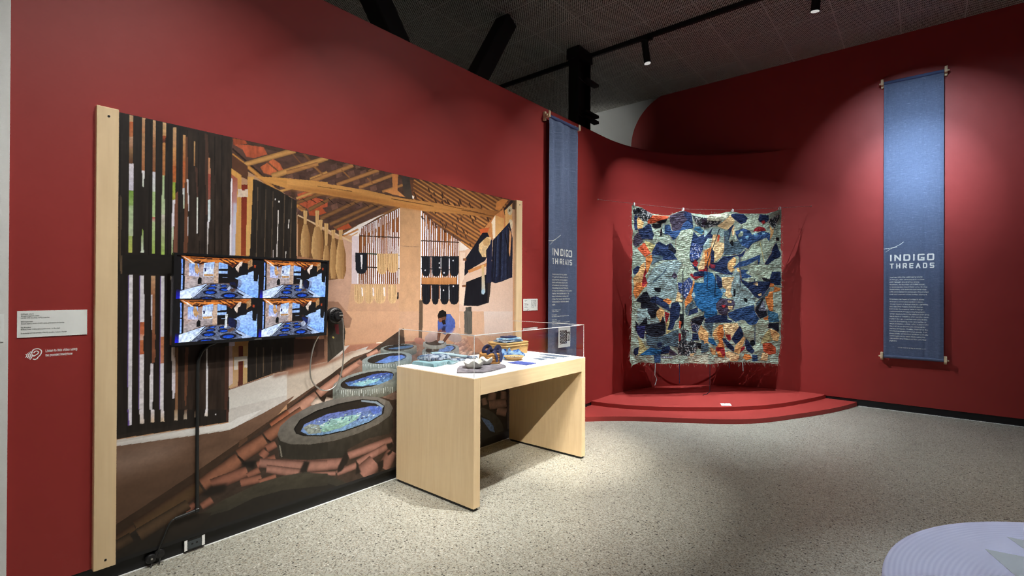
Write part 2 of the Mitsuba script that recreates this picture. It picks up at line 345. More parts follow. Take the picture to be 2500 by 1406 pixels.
part(t, 'upper_step', extrude(Polygon(np.vstack([up_pts[:-1], [(XR - 0.003, 1.035), (XR - 0.003, 1.14)], inner[::-1]])).buffer(0), 0.055, 0.105), 'red_platform_paint', 25)
t = thing('label_card', 'small white label card lying on the red platform below the textile', 'label')
q = Polygon([(6.566, 1.987), (6.65, 1.891), (6.525, 1.831), (6.44, 1.929)])
part(t, 'card', extrude(q, 0.1055, 0.1085), 'card_white')
def bars_text(rows, pitch, h):
    out = []
    for k, ws in enumerate(rows):
        for a, b in ws: out.append(trimesh.creation.box((b - a, h, 0.0003)).apply_translation(((a + b) / 2, -k * pitch, 0)))
    return cat(out)
M = frame((6.505, 1.945, 0.1087), (0.66, -0.75, 0), (0.75, 0.66, 0))
m = bars_text([[(0, 0.03)], [(0, 0.05)]], 0.012, 0.004); m.apply_transform(M); part(t, 'small_print', m, 'print_grey')

# ------------------------------------------------------------------ mural: printed panel between two maple battens
MURAL = '''f cfa27c - 0.1 200 200 0|589 2532 4289 3649 4319 -217 603 65
f 5b4133 - 0.3 40 40 0|589 2532 4294 2931 4299 2392 2611 2390 1220 2368 590 2341
f 5a473c - 0.3 40 30 0|2377 916 4040 802 4046 23 2383 1
v d3ab95 c79f86 0.08 40 40 0|1996 1922 2084 1920 2078 1264 1862 1271 1859 1693
f e2d2d6 - 0 40 40 0|2073 1963 2133 2004 2129 1809 2116 1588 2076 1587
v d4aa88 cc9f80 0.08 60 60 0|2071 1587 2516 1593 2513 1234 2020 1262
v d8ac8a cc9e7e 0.08 60 60 0|2019 1383 2725 1362 2726 1119 2079 1145 2021 1133
f d9b193 - 0.06 40 40 0|2736 1476 3191 1461 3193 1196 2726 1222
f d9b193 - 0.06 40 40 0|2725 1362 3192 1347 3194 1067 2726 1123
v e0b796 e6cdbd 0.05 80 200 0|3188 1913 3309 1943 3601 2078 3961 2279 3969 1152 3193 1196
v ddb596 d8b79c 0.05 40 40 0|3192 1347 3968 1323 3971 921 3542 926 3224 1022
f f0d6c0 - 0 40 40 0|3203 1892 3263 1896 3265 1678 3220 1601 3266 1591 3267 1394 3191 1418
v e4d2c8 dcc0ae 0 40 40 0|3523 1337 3968 1323 3970 1055 3541 1097
v b88068 a8745e 0.1 40 40 6|1863 1112 2079 1132 2726 1119 2777 1120 2689 1067 2306 1072 1927 1022 1864 996
f f0dcc8 - 0 40 40 0|2295 1124 2467 1112 2467 1121 2295 1133
f f1f0f6 - 0 40 40 0|2128 2003 2214 2061 2512 2220 2514 1593 2076 1587 2126 1809
f 8a552c - 0 40 40 0|2134 2006 2131 1588 2142 1588 2146 2007
f 8a532c - 0 40 40 0|2151 2013 2149 1588 2160 1588 2164 2014
f 8a552c - 0 40 40 0|2169 2025 2166 1588 2178 1588 2182 2026
f 7d4a28 - 0 40 40 0|2187 2039 2184 1589 2196 1589 2200 2040
f 8a552c - 0 40 40 0|2205 2047 2202 1589 2214 1589 2217 2048
f 8a532c - 0 40 40 0|2224 2054 2221 1589 2232 1589 2235 2055
f 8a532c - 0 40 40 0|2241 2062 2239 1589 2250 1589 2254 2063
f 7d4a28 - 0 40 40 0|2261 2074 2257 1589 2269 1590 2271 2075
f 8a552c - 0 40 40 0|2280 2094 2276 1590 2288 1590 2289 2095
f 8a532c - 0 40 40 0|2298 2103 2295 1590 2306 1590 2309 2104
f 8a532c - 0 40 40 0|2317 2104 2314 1590 2325 1590 2328 2105
f 8a532c - 0 40 40 0|2335 2119 2333 1590 2345 1590 2348 2121
f 8a532c - 0 40 40 0|2353 2135 2352 1591 2364 1591 2368 2137
f a97040 - 0 40 40 0|2373 2134 2371 1591 2383 1591 2387 2136
f 8a532c - 0 40 40 0|2393 2159 2390 1591 2403 1591 2405 2160
f 8a552c - 0 40 40 0|2413 2166 2410 1591 2422 1591 2425 2168
f 8a552c - 0 40 40 0|2432 2172 2430 1592 2442 1592 2446 2174
f 7d4a28 - 0 40 40 0|2452 2188 2450 1592 2462 1592 2466 2189
f 7d4a28 - 0 40 40 0|2473 2193 2470 1592 2482 1592 2484 2194
f 8a552c - 0 40 40 0|2494 2204 2490 1592 2503 1592 2504 2206
f 9c6438 - 0 40 40 0|2145 1952 2145 1830 2155 1831 2162 1953
f 9c6438 - 0 40 40 0|2177 1969 2176 1879 2187 1880 2193 1970
f 9c6438 - 0 40 40 0|2209 1986 2208 1894 2219 1895 2225 1987
f 9c6438 - 0 40 40 0|2241 2004 2241 1904 2251 1905 2258 2005
f 9c6438 - 0 40 40 0|2274 2022 2273 1929 2284 1930 2291 2023
f 9c6438 - 0 40 40 0|2307 2039 2306 1950 2317 1950 2324 2041
f 9c6438 - 0 40 40 0|2341 2058 2340 1943 2351 1943 2358 2059
f 9c6438 - 0 40 40 0|2375 2076 2374 1983 2385 1983 2392 2077
f 9c6438 - 0 40 40 0|2409 2095 2409 1987 2420 1988 2427 2096
f 9c6438 - 0 40 40 0|2444 2114 2444 2011 2455 2012 2462 2115
f 9c6438 - 0 40 40 0|2480 2133 2479 2012 2491 2013 2498 2134
f 4a3326 - 0 40 40 0|2125 1949 2513 1967 2514 1976 2125 1957
f 22402f - 0 40 40 0|2126 1816 2514 1824 2515 1832 2126 1824
f 3a2c24 - 0 40 40 0|2127 1715 2515 1714 2515 1723 2127 1723
f d9c8cc - 0 40 40 0|2074 1806 2126 1809 2122 1588 2072 1587
f f1f0f6 - 0 40 40 0|2734 2222 2809 2211 3180 2025 3176 1461 2734 1466
f b47a42 - 0 40 40 0|2747 2222 2744 1466 2758 1466 2760 2224
f 7d4a28 - 0 40 40 0|2770 2222 2767 1466 2782 1465 2784 2223
f 7d4a28 - 0 40 40 0|2795 2207 2791 1465 2806 1465 2807 2208
f 8a552c - 0 40 40 0|2819 2194 2815 1465 2830 1465 2831 2195
f 7d4a28 - 0 40 40 0|2842 2193 2840 1465 2854 1465 2857 2194
f 8a552c - 0 40 40 0|2868 2169 2864 1465 2879 1464 2881 2171
f a0682f - 0 40 40 0|2893 2167 2889 1464 2904 1464 2906 2169
f 7d4a28 - 0 40 40 0|2917 2147 2914 1464 2929 1464 2932 2149
f 8a552c - 0 40 40 0|2943 2132 2939 1464 2954 1463 2957 2133
f b47a42 - 0 40 40 0|2968 2135 2964 1463 2980 1463 2983 2136
f 7d4a28 - 0 40 40 0|2993 2123 2990 1463 3005 1463 3010 2125
f b47a42 - 0 40 40 0|3020 2098 3016 1463 3031 1462 3035 2099
f 8a552c - 0 40 40 0|3044 2096 3042 1462 3057 1462 3063 2098
f a0682f - 0 40 40 0|3073 2073 3068 1462 3084 1462 3088 2074
f a0682f - 0 40 40 0|3098 2071 3095 1462 3111 1462 3116 2073
f 8a552c - 0 40 40 0|3125 2050 3121 1462 3138 1461 3143 2052
f 8a552c - 0 40 40 0|3154 2045 3148 1461 3165 1461 3169 2046
f a3683a - 0 40 40 0|2767 2196 2770 2038 2783 2039 2786 2198
f a3683a - 0 40 40 0|2806 2177 2808 2066 2821 2067 2825 2179
f a3683a - 0 40 40 0|2845 2159 2848 2037 2861 2038 2865 2161
f a3683a - 0 40 40 0|2885 2140 2889 1975 2902 1976 2906 2142
f a3683a - 0 40 40 0|2926 2120 2929 1970 2943 1971 2947 2122
f a3683a - 0 40 40 0|2967 2101 2971 1942 2984 1943 2988 2103
f a3683a - 0 40 40 0|3009 2081 3012 1968 3026 1969 3030 2083
f a3683a - 0 40 40 0|3052 2061 3055 1947 3069 1948 3073 2063
f a3683a - 0 40 40 0|3095 2040 3098 1909 3113 1910 3117 2042
f 4a3326 - 0 40 40 0|2735 1960 3180 1979 3180 1989 2736 1969
f 28323c - 0 40 40 0|2736 1825 3181 1834 3181 1844 2737 1834
f 2c2c34 - 0 40 40 0|2737 1721 3181 1722 3182 1731 2737 1730
f 2c2c34 - 0 40 40 0|2738 1587 3182 1576 3183 1586 2738 1596
v c98f55 b67c48 0.25 9 200 0|2742 1650 3153 1659 3153 1595 2742 1595
v c4986c d4aa86 0.1 50 60 0|2514 2220 2619 2227 2731 2223 2728 1222 2509 1234
f a58468 - 0 40 40 0|2525 1901 2721 1908 2721 1912 2526 1906
f d0a789 - 0.06 40 40 0|2512 1368 2725 1362 2721 1114 2513 1118
f 6a5644 - 0 40 40 0|2721 1456 2760 1456 2759 1220 2720 1222
f 6a5644 - 0.1 40 40 0|2721 1362 2758 1361 2752 1122 2714 1124
f 5b4133 - 0.35 30 25 0|1228 2467 3960 2487 3811 2215 3338 1928 2730 2227 2512 2223 2236 2059 1994 1934 1652 2050 1640 2155 1417 2256 1234 2326
v 6a4b40 5d4238 0.4 45 18 0|1233 2458 2547 2454 2508 2222 2236 2059 1994 1934 1652 2050 1634 2205 1550 2274 1234 2321
f 5c4038 - 0.25 16 16 0|1625 2375 1667 2397 1676 2364 1631 2339
f 855f50 - 0.25 16 16 0|1576 2309 1617 2330 1625 2297 1582 2274
f 855f50 - 0.25 16 16 0|1527 2244 1568 2265 1576 2232 1534 2209
f 5c4038 - 0.25 16 16 0|1480 2181 1520 2201 1528 2168 1487 2147
f 5c4038 - 0.25 16 16 0|1435 2119 1473 2139 1481 2106 1441 2085
f 6d4a40 - 0.25 16 16 0|1390 2059 1427 2077 1435 2045 1396 2025
f 7a5a52 - 0.25 16 16 0|1711 2396 1755 2420 1764 2385 1718 2360
f 5c4038 - 0.25 16 16 0|1660 2329 1703 2351 1712 2317 1667 2293
f 74544c - 0.25 16 16 0|1610 2263 1652 2284 1661 2250 1617 2227
f 6d4a40 - 0.25 16 16 0|1561 2198 1602 2219 1611 2185 1568 2163
f 5c4038 - 0.25 16 16 0|1514 2135 1554 2155 1562 2122 1520 2100
f 855f50 - 0.25 16 16 0|1467 2073 1506 2092 1514 2059 1473 2039
f 6d4a40 - 0.25 16 16 0|1801 2419 1847 2443 1856 2408 1809 2382
f 7a5a52 - 0.25 16 16 0|1748 2350 1793 2373 1802 2338 1755 2313
f 5c4038 - 0.25 16 16 0|1696 2282 1740 2304 1749 2270 1703 2246
f 855f50 - 0.25 16 16 0|1645 2216 1688 2237 1697 2203 1652 2180
f 74544c - 0.25 16 16 0|1596 2152 1637 2172 1646 2138 1602 2116
f 74544c - 0.25 16 16 0|1547 2088 1588 2108 1596 2074 1554 2053
f 74544c - 0.25 16 16 0|1895 2442 1943 2467 1952 2431 1903 2405
f 855f50 - 0.25 16 16 0|1840 2371 1886 2395 1896 2360 1847 2334
f 7a5a52 - 0.25 16 16 0|1785 2302 1831 2325 1840 2290 1793 2266
f 855f50 - 0.25 16 16 0|1733 2235 1777 2256 1786 2222 1740 2198
f 74544c - 0.25 16 16 0|1681 2169 1724 2190 1733 2155 1688 2133
f 7a5a52 - 0.25 16 16 0|1631 2104 1673 2124 1681 2090 1637 2068
f 855f50 - 0.25 16 16 0|1993 2467 2043 2492 2053 2456 2001 2429
f 855f50 - 0.25 16 16 0|1935 2394 1984 2418 1993 2382 1943 2356
f 74544c - 0.25 16 16 0|1879 2323 1926 2347 1935 2311 1886 2286
f 855f50 - 0.25 16 16 0|1823 2254 1870 2276 1879 2241 1831 2217
f 5c4038 - 0.25 16 16 0|1770 2186 1815 2208 1824 2173 1777 2150
f 855f50 - 0.25 16 16 0|1717 2120 1761 2141 1770 2106 1724 2084
f 855f50 - 0.25 16 16 0|2095 2492 2147 2519 2157 2481 2103 2453
f 855f50 - 0.25 16 16 0|2034 2418 2085 2443 2095 2406 2042 2379
f 6d4a40 - 0.25 16 16 0|1975 2345 2025 2369 2035 2333 1983 2307
f 74544c - 0.25 16 16 0|1918 2274 1966 2297 1976 2261 1926 2236
f 7a5a52 - 0.25 16 16 0|1862 2205 1909 2227 1919 2191 1870 2167
f 5c4038 - 0.25 16 16 0|1807 2137 1853 2159 1863 2123 1815 2100
f 74544c - 0.25 16 16 0|2201 2519 2255 2546 2266 2508 2210 2479
f 855f50 - 0.25 16 16 0|2138 2442 2191 2468 2202 2431 2146 2403
f 855f50 - 0.25 16 16 0|2077 2368 2128 2393 2139 2355 2085 2329
f 855f50 - 0.25 16 16 0|2017 2295 2067 2319 2077 2282 2025 2256
f 5c4038 - 0.25 16 16 0|1958 2224 2008 2247 2017 2210 1966 2186
f 855f50 - 0.25 16 16 0|1901 2155 1949 2177 1959 2141 1909 2117
f 74544c - 0.25 16 16 0|2312 2547 2369 2575 2380 2536 2321 2506
f 855f50 - 0.25 16 16 0|2246 2468 2302 2495 2313 2457 2255 2428
f 855f50 - 0.25 16 16 0|2182 2392 2236 2417 2247 2379 2191 2352
f 855f50 - 0.25 16 16 0|2120 2317 2172 2342 2183 2304 2128 2278
f 855f50 - 0.25 16 16 0|2059 2244 2110 2268 2120 2230 2067 2205
f 5c4038 - 0.25 16 16 0|1999 2173 2049 2196 2059 2159 2007 2135
f 855f50 - 0.25 16 16 0|2428 2576 2488 2605 2500 2565 2438 2534
f 6d4a40 - 0.25 16 16 0|2360 2495 2418 2523 2429 2484 2369 2454
f 5c4038 - 0.25 16 16 0|2293 2416 2349 2443 2360 2404 2301 2376
f 855f50 - 0.25 16 16 0|2227 2340 2282 2365 2293 2327 2236 2300
f 855f50 - 0.25 16 16 0|2164 2265 2217 2289 2228 2251 2172 2225
f 74544c - 0.25 16 16 0|2102 2193 2154 2216 2164 2178 2110 2153
f c4603a - 0.35 14 50 0|1242 2443 1325 2459 1425 2467 1448 2426 1361 2381 1318 2383 1297 2423
f cf7040 - 0.35 14 50 0|1404 2334 1486 2403 1532 2382 1563 2326 1471 2293 1426 2300
f c4603a - 0.35 14 50 0|1653 2135 1779 2193 1875 2182 1876 2140 1745 2098
f c4603a - 0.35 14 50 0|1650 2196 1733 2233 1803 2186 1726 2139 1667 2143
f b9582f - 0.35 14 50 0|1734 2099 1830 2132 1866 2095 1786 2060 1735 2063
f b9582f - 0.35 14 50 0|1921 2000 2034 2042 2073 2011 1968 1971
f b9582f - 0.35 14 50 0|1239 2479 1310 2489 1325 2466 1242 2440
f 3d2a20 - 0 40 40 0|1233 2412 1407 2276 1417 2289 1239 2421
t d79a4a a86c30 0 40 40 0|1231 2373 1332 2303 1347 2325 1240 2388
t d79a4a a86c30 0 40 40 0|1332 2303 1477 2198 1496 2225 1347 2325
t d79a4a a86c30 0 40 40 0|1480 2201 1686 2080 1703 2104 1493 2222
t 8a5c3a 6a4630 0 40 40 0|1574 2496 1671 2406 1680 2415 1582 2505
t 8a5c3a 6a4630 0 40 40 0|1684 2478 1822 2359 1838 2375 1699 2494
t 8a5c3a 6a4630 0 40 40 0|1423 2387 1529 2316 1535 2324 1429 2395
t d8a35e a0713c 0.12 60 10 0|1298 2309 1640 2475 1628 2512 1290 2338
t d8a35e a0713c 0.12 60 10 0|1485 2269 1880 2476 1867 2508 1472 2305
t d8a35e a0713c 0.12 60 10 0|1750 2296 1881 2369 1867 2397 1737 2324
t d8a35e a0713c 0.12 60 10 0|1528 2185 1646 2237 1642 2253 1522 2204
t d8a35e a0713c 0.12 60 10 0|1648 2157 1880 2272 1870 2294 1641 2174
t c58d52 8f6238 0.15 60 10 0|1581 2316 1805 2420 1797 2447 1573 2344
t c58d52 8f6238 0.15 60 10 0|1748 2281 2086 2465 2073 2492 1735 2310
t c58d52 8f6238 0.15 60 10 0|1952 2297 2313 2473 2301 2500 1941 2322
t c58d52 8f6238 0.15 60 10 0|2137 2306 2458 2464 2446 2489 2125 2330
t c58d52 8f6238 0.15 60 10 0|2346 2309 2550 2399 2541 2419 2336 2330
t 93693f 6b4a30 0.2 60 10 0|1647 2123 1860 2229 1851 2251 1638 2147
t 93693f 6b4a30 0.2 60 10 0|1741 2088 1963 2228 1950 2249 1728 2111
t 93693f 6b4a30 0.2 60 10 0|1828 2035 2158 2221 2145 2243 1814 2061
t 93693f 6b4a30 0.2 60 10 0|1899 2003 2315 2221 2303 2243 1887 2026
t 93693f 6b4a30 0.2 60 10 0|1935 1983 2391 2219 2380 2238 1925 2002
t 93693f 6b4a30 0.2 60 10 0|2003 1944 2518 2217 2505 2237 1989 1969
f a5713f - 0 40 40 0|1652 2102 1706 2087 1712 2105 1658 2116
f a5713f - 0 40 40 0|1762 2405 1833 2357 1841 2367 1771 2415
f a5713f - 0 40 40 0|1979 2423 2047 2375 2055 2383 1987 2431
f a5713f - 0 40 40 0|2198 2402 2251 2366 2258 2373 2205 2410
f a5713f - 0 40 40 0|2214 2458 2277 2497 2272 2504 2209 2465
f 3a2a22 - 0 40 40 0|1682 2169 1724 2149 1727 2153 1685 2173
f 3a2a22 - 0 40 40 0|1745 2172 1789 2153 1791 2158 1748 2177
f 3a2a22 - 0 40 40 0|1810 2176 1855 2158 1857 2163 1813 2181
f 3a2a22 - 0 40 40 0|1876 2199 1922 2164 1926 2168 1880 2204
f 3a2a22 - 0 40 40 0|1946 2183 1993 2169 1996 2174 1949 2188
f 3a2a22 - 0 40 40 0|2017 2195 2066 2174 2069 2179 2020 2200
f 3a2a22 - 0 40 40 0|2090 2197 2140 2180 2143 2185 2093 2202
f 3a2a22 - 0 40 40 0|2165 2211 2217 2185 2221 2190 2169 2216
f 3a2a22 - 0 40 40 0|2243 2209 2297 2191 2300 2197 2246 2214
f 3a2a22 - 0 40 40 0|2324 2209 2379 2197 2382 2203 2327 2214
f f0e6e0 - 0 40 40 0|1996 1952 2133 2039 2320 2132 2364 2147 2299 2112 2153 2019 2133 1951 2103 1948
f c88c52 - 0 40 40 0|1999 1929 2131 1997 2124 2009 1993 1940
f d8a878 - 0 40 40 0|2037 1921 2125 1973 2121 1980 2032 1928
v 74492f 6b4a38 0.3 20 20 0|2547 2461 3960 2487 3811 2215 3338 1928 2883 2128 2730 2227 2612 2356
t a36c38 6b4326 0.15 60 12 0|3259 2593 3882 2413 3906 2441 3271 2609
t c28545 6b4326 0.15 60 12 0|3185 2577 3882 2373 3906 2400 3197 2593
t b57a3e 6b4326 0.15 60 12 0|3112 2562 3882 2332 3906 2359 3124 2577
t b57a3e 6b4326 0.15 60 12 0|3041 2547 3883 2291 3907 2318 3053 2562
t cf924e 6b4326 0.15 60 12 0|2972 2532 3879 2251 3903 2278 2983 2547
t b57a3e 6b4326 0.15 60 12 0|2905 2518 3834 2224 3858 2251 2916 2532
t b57a3e 6b4326 0.15 60 12 0|2839 2504 3791 2197 3814 2224 2850 2518
t b57a3e 6b4326 0.15 60 12 0|2775 2490 3748 2171 3771 2197 2785 2504
t c28545 6b4326 0.15 60 12 0|2712 2476 3705 2145 3728 2171 2722 2491
t cf924e 6b4326 0.15 60 12 0|2650 2463 3663 2120 3685 2145 2660 2477
t b57a3e 6b4326 0.15 60 12 0|2643 2433 3621 2094 3643 2120 2653 2447
t b57a3e 6b4326 0.15 60 12 0|2644 2399 3580 2069 3602 2094 2654 2413
t c28545 6b4326 0.15 60 12 0|2644 2366 3540 2045 3561 2070 2654 2380
t b57a3e 6b4326 0.15 60 12 0|2644 2333 3500 2020 3521 2045 2654 2347
t c28545 6b4326 0.15 60 12 0|2644 2300 3461 1996 3482 2021 2654 2313
t a36c38 6b4326 0.15 60 12 0|2645 2266 3422 1973 3442 1997 2654 2280
t b57a3e 6b4326 0.15 60 12 0|2856 2153 3383 1949 3404 1973 2867 2167
t cf924e 6b4326 0.15 60 12 0|3200 1987 3345 1926 3365 1950 3212 2002
f 4a3020 - 0 40 40 0|2805 2424 2824 2392 2837 2399 2819 2430
f 4a3020 - 0 40 40 0|3043 2335 3063 2302 3078 2308 3058 2341
f 4a3020 - 0 40 40 0|3180 2279 3201 2244 3216 2251 3195 2285
f 4a3020 - 0 40 40 0|2844 2253 2863 2221 2876 2227 2858 2259
f 4a3020 - 0 40 40 0|2649 2368 2667 2338 2679 2344 2662 2374
f 4a3020 - 0 40 40 0|2878 2345 2897 2313 2911 2319 2892 2351
f 4a3020 - 0 40 40 0|2742 2279 2760 2247 2773 2253 2755 2285
f 4a3020 - 0 40 40 0|2961 2410 2980 2378 2994 2384 2975 2417
f 4a3020 - 0 40 40 0|3181 2380 3202 2346 3217 2352 3196 2386
f 4a3020 - 0 40 40 0|3117 2336 3137 2302 3152 2309 3132 2342
f 4a3020 - 0 40 40 0|3151 2207 3172 2173 3187 2179 3166 2213
f 4a3020 - 0 40 40 0|3383 2293 3406 2258 3422 2265 3400 2300
f 4a3020 - 0 40 40 0|3378 2247 3401 2212 3417 2218 3394 2253
f 4a3020 - 0 40 40 0|2957 2390 2976 2357 2991 2364 2971 2396
f 4a3020 - 0 40 40 0|3165 2285 3186 2252 3201 2258 3180 2292
f 4a3020 - 0 40 40 0|3529 2160 3553 2124 3570 2130 3546 2167
f 4a3020 - 0 40 40 0|3176 2328 3198 2294 3213 2300 3192 2334
f 4a3020 - 0 40 40 0|3460 2375 3483 2340 3500 2347 3477 2382
f 4a3020 - 0 40 40 0|2736 2330 2754 2298 2767 2304 2748 2336
f 4a3020 - 0 40 40 0|3182 2370 3204 2336 3219 2343 3198 2377
f 4a3020 - 0 40 40 0|3197 2215 3218 2181 3234 2187 3212 2221
f 4a3020 - 0 40 40 0|2963 2332 2983 2300 2997 2306 2977 2339
f 4a3020 - 0 40 40 0|2833 2372 2852 2340 2866 2347 2847 2378
f 4a3020 - 0 40 40 0|3545 2286 3568 2250 3586 2257 3562 2293
f 4a3020 - 0 40 40 0|3533 2172 3557 2135 3574 2142 3550 2178
f 4a3020 - 0 40 40 0|3164 2347 3185 2314 3200 2320 3179 2354
f 4a3020 - 0 40 40 0|3554 2260 3578 2224 3595 2230 3571 2267
f 4a3020 - 0 40 40 0|2998 2351 3018 2318 3032 2325 3012 2358
f 4a3020 - 0 40 40 0|3557 2260 3581 2224 3599 2231 3575 2267
f 4a3020 - 0 40 40 0|2885 2331 2904 2299 2918 2305 2899 2338
f 4a3020 - 0 40 40 0|2747 2318 2765 2286 2778 2292 2760 2324
f 4a3020 - 0 40 40 0|3023 2354 3043 2321 3058 2327 3038 2360
f 4a3020 - 0 40 40 0|3347 2211 3369 2176 3385 2183 3363 2218
f 4a3020 - 0 40 40 0|2659 2344 2677 2313 2690 2319 2672 2350
f 4a3020 - 0 40 40 0|2875 2244 2894 2211 2907 2217 2888 2250
f 4a3020 - 0 40 40 0|3346 2333 3368 2299 3385 2305 3362 2340
f 4a3020 - 0 40 40 0|2868 2395 2887 2363 2901 2370 2882 2402
f 4a3020 - 0 40 40 0|3562 2303 3586 2267 3603 2274 3579 2310
f 4a3020 - 0 40 40 0|3176 2302 3197 2269 3212 2275 3191 2309
f 4a3020 - 0 40 40 0|3212 2272 3233 2238 3248 2245 3227 2279
f 4a3020 - 0 40 40 0|3307 2364 3329 2329 3345 2336 3323 2370
f 4a3020 - 0 40 40 0|3325 2324 3347 2289 3363 2296 3340 2331
f 4a3020 - 0 40 40 0|3106 2337 3126 2304 3141 2311 3121 2344
f 4a3020 - 0 40 40 0|2894 2320 2913 2288 2927 2294 2908 2326
f 4a3020 - 0 40 40 0|3042 2339 3062 2306 3077 2312 3057 2345
f 4a3020 - 0 40 40 0|3310 2265 3332 2230 3348 2236 3325 2271
f 4a3020 - 0 40 40 0|2746 2226 2759 2200 2770 2204 2757 2230
f 4a3020 - 0 40 40 0|2987 2087 3001 2059 3013 2063 2999 2091
f 4a3020 - 0 40 40 0|3259 2056 3274 2027 3287 2032 3271 2061
f 4a3020 - 0 40 40 0|2734 2172 2747 2145 2758 2149 2745 2176
f 4a3020 - 0 40 40 0|2970 2130 2984 2103 2996 2107 2982 2135
f 4a3020 - 0 40 40 0|3143 2077 3158 2049 3170 2053 3155 2082
f 4a3020 - 0 40 40 0|3003 2083 3017 2055 3029 2059 3015 2087
f 4a3020 - 0 40 40 0|2945 2158 2959 2130 2971 2135 2957 2162
f 4a3020 - 0 40 40 0|3235 2104 3250 2075 3263 2080 3247 2109
f 4a3020 - 0 40 40 0|2893 2122 2907 2095 2918 2099 2905 2127
f 4a3020 - 0 40 40 0|2763 2157 2776 2131 2787 2135 2773 2162
f 4a3020 - 0 40 40 0|3134 2103 3149 2075 3161 2079 3146 2107
f 4a3020 - 0 40 40 0|2887 2130 2901 2102 2912 2107 2899 2134
f 4a3020 - 0 40 40 0|3273 2101 3289 2072 3302 2076 3286 2105
f 4a3020 - 0 40 40 0|3001 2125 3015 2097 3027 2102 3012 2130
f 4a3020 - 0 40 40 0|3012 2147 3026 2119 3038 2124 3024 2152
f 4a3020 - 0 40 40 0|2811 2172 2825 2145 2836 2149 2822 2176
f 4a3020 - 0 40 40 0|3208 2126 3224 2098 3237 2102 3221 2131
f 4a3020 - 0 40 40 0|2855 2134 2868 2107 2880 2111 2866 2138
f 4a3020 - 0 40 40 0|3196 2059 3211 2030 3224 2035 3209 2064
f 4a3020 - 0 40 40 0|2740 2176 2753 2150 2764 2154 2751 2180
f 4a3020 - 0 40 40 0|3319 1985 3335 1956 3348 1960 3332 1990
f 4a3020 - 0 40 40 0|3138 2147 3153 2119 3165 2123 3150 2152
f 4a3020 - 0 40 40 0|3228 2103 3244 2074 3256 2079 3241 2108
f 4a3020 - 0 40 40 0|3104 2051 3118 2022 3131 2026 3116 2055
f 4a3020 - 0 40 40 0|3145 2135 3160 2107 3172 2111 3157 2140
f 4a3020 - 0 40 40 0|2891 2113 2905 2086 2916 2090 2902 2117
f 4a3020 - 0 40 40 0|2809 2170 2822 2143 2834 2147 2820 2174
f 4a3020 - 0 40 40 0|2962 2180 2976 2152 2987 2157 2973 2184
f 4a3020 - 0 40 40 0|3088 2160 3103 2132 3115 2137 3101 2165
f fff2e8 - 0 40 40 0|2637 2336 2661 2330 2655 2310 2641 2312
f efe3d8 - 0 40 40 0|3187 1999 3309 1937 3263 1916 3188 1907
v 4d4540 5a4c40 0.15 40 40 0|2527 2483 2608 2480 2641 2315 2558 2307
v d98c4c e09a58 0.08 12 60 0|2435 2480 2495 2491 2487 2354 2573 2309 2430 2315 2350 2328 2439 2361
f e0a352 - 0.12 140 12 0|1361 2266 1532 2289 1874 2316 1875 2241 1693 2229 1580 2223 1471 2240
h e6ab5c 9c642f 0.16 160 9 0|1577 2283 1742 2300 1919 2306 2213 2310 2499 2297 2928 2308 3369 2324 3829 2346 3830 2301 3634 2264 3215 2248 2731 2219 2375 2221 2131 2225 1829 2222 1578 2223
f c0813e - 0.12 140 9 12|1829 2261 2131 2267 2431 2256 2795 2258 2731 2219 2375 2221 2131 2225 1829 2222 1578 2223 1578 2240
f 6b4322 - 0 40 40 0|2430 2274 2874 2275 2875 2281 2431 2280
f 6b4322 - 0 40 40 0|2982 2302 3531 2286 3533 2291 2984 2308
f 6b4322 - 0 40 40 0|3214 2285 3668 2279 3670 2285 3216 2291
f 6b4322 - 0 40 40 0|1793 2274 2071 2279 2072 2283 1794 2277
v d98d4c c98b52 0.15 30 30 0|3533 2157 3686 2295 3950 2461 3952 2181 3831 2110 3636 2046 3518 2025
f d88e44 - 0.1 40 40 0|3703 2426 3792 2474 3884 2475 3757 2351 3686 2354
f 3a2a26 - 0 40 40 0|3811 2370 3931 2482 3969 2475 3830 2312
v dba561 e6b878 0.1 40 40 0|3626 2213 3686 2295 3821 2276 3816 2132 3653 2059
f f8e4c8 - 0 40 40 0|3626 2213 3686 2295 3688 2062 3650 2059 3644 2197
f c9642c - 0 40 40 0|3451 2132 3601 2164 3567 2109 3484 2079
f e8b36c - 0.15 14 60 0|3829 2360 3950 2448 3951 2278 3849 2171
f d9c6a4 - 0.3 10 10 0|3954 2376 3954 2368 3952 2359 3949 2351 3945 2344 3940 2337 3934 2331 3927 2327 3920 2324 3913 2322 3906 2322 3899 2324 3892 2326 3887 2331 3882 2336 3877 2342 3874 2349 3872 2357 3872 2366 3872 2374 3874 2382 3877 2390 3881 2398 3886 2404 3892 2410 3898 2414 3905 2417 3912 2419 3920 2419 3927 2418 3933 2415 3939 2411 3944 2406 3949 2400 3952 2392 3954 2384
f e6d4b4 - 0.3 10 10 0|3957 2230 3957 2221 3955 2211 3953 2203 3950 2194 3945 2187 3941 2181 3935 2177 3930 2174 3924 2172 3918 2173 3912 2174 3907 2178 3902 2183 3898 2189 3894 2197 3892 2205 3890 2214 3890 2223 3890 2233 3891 2242 3894 2251 3897 2259 3901 2266 3906 2272 3911 2277 3917 2280 3923 2281 3929 2281 3935 2279 3940 2276 3945 2271 3949 2265 3953 2257 3955 2249 3957 2240
f 7a6444 - 0 40 40 0|3922 2372 3922 2369 3921 2367 3920 2364 3919 2362 3917 2360 3915 2358 3912 2357 3910 2356 3907 2356 3905 2355 3902 2356 3900 2357 3898 2358 3896 2359 3894 2361 3893 2363 3892 2366 3892 2368 3892 2371 3893 2373 3894 2376 3896 2378 3897 2380 3900 2382 3902 2383 3904 2384 3907 2385 3910 2385 3912 2384 3915 2384 3917 2382 3919 2381 3920 2379 3921 2377 3922 2374
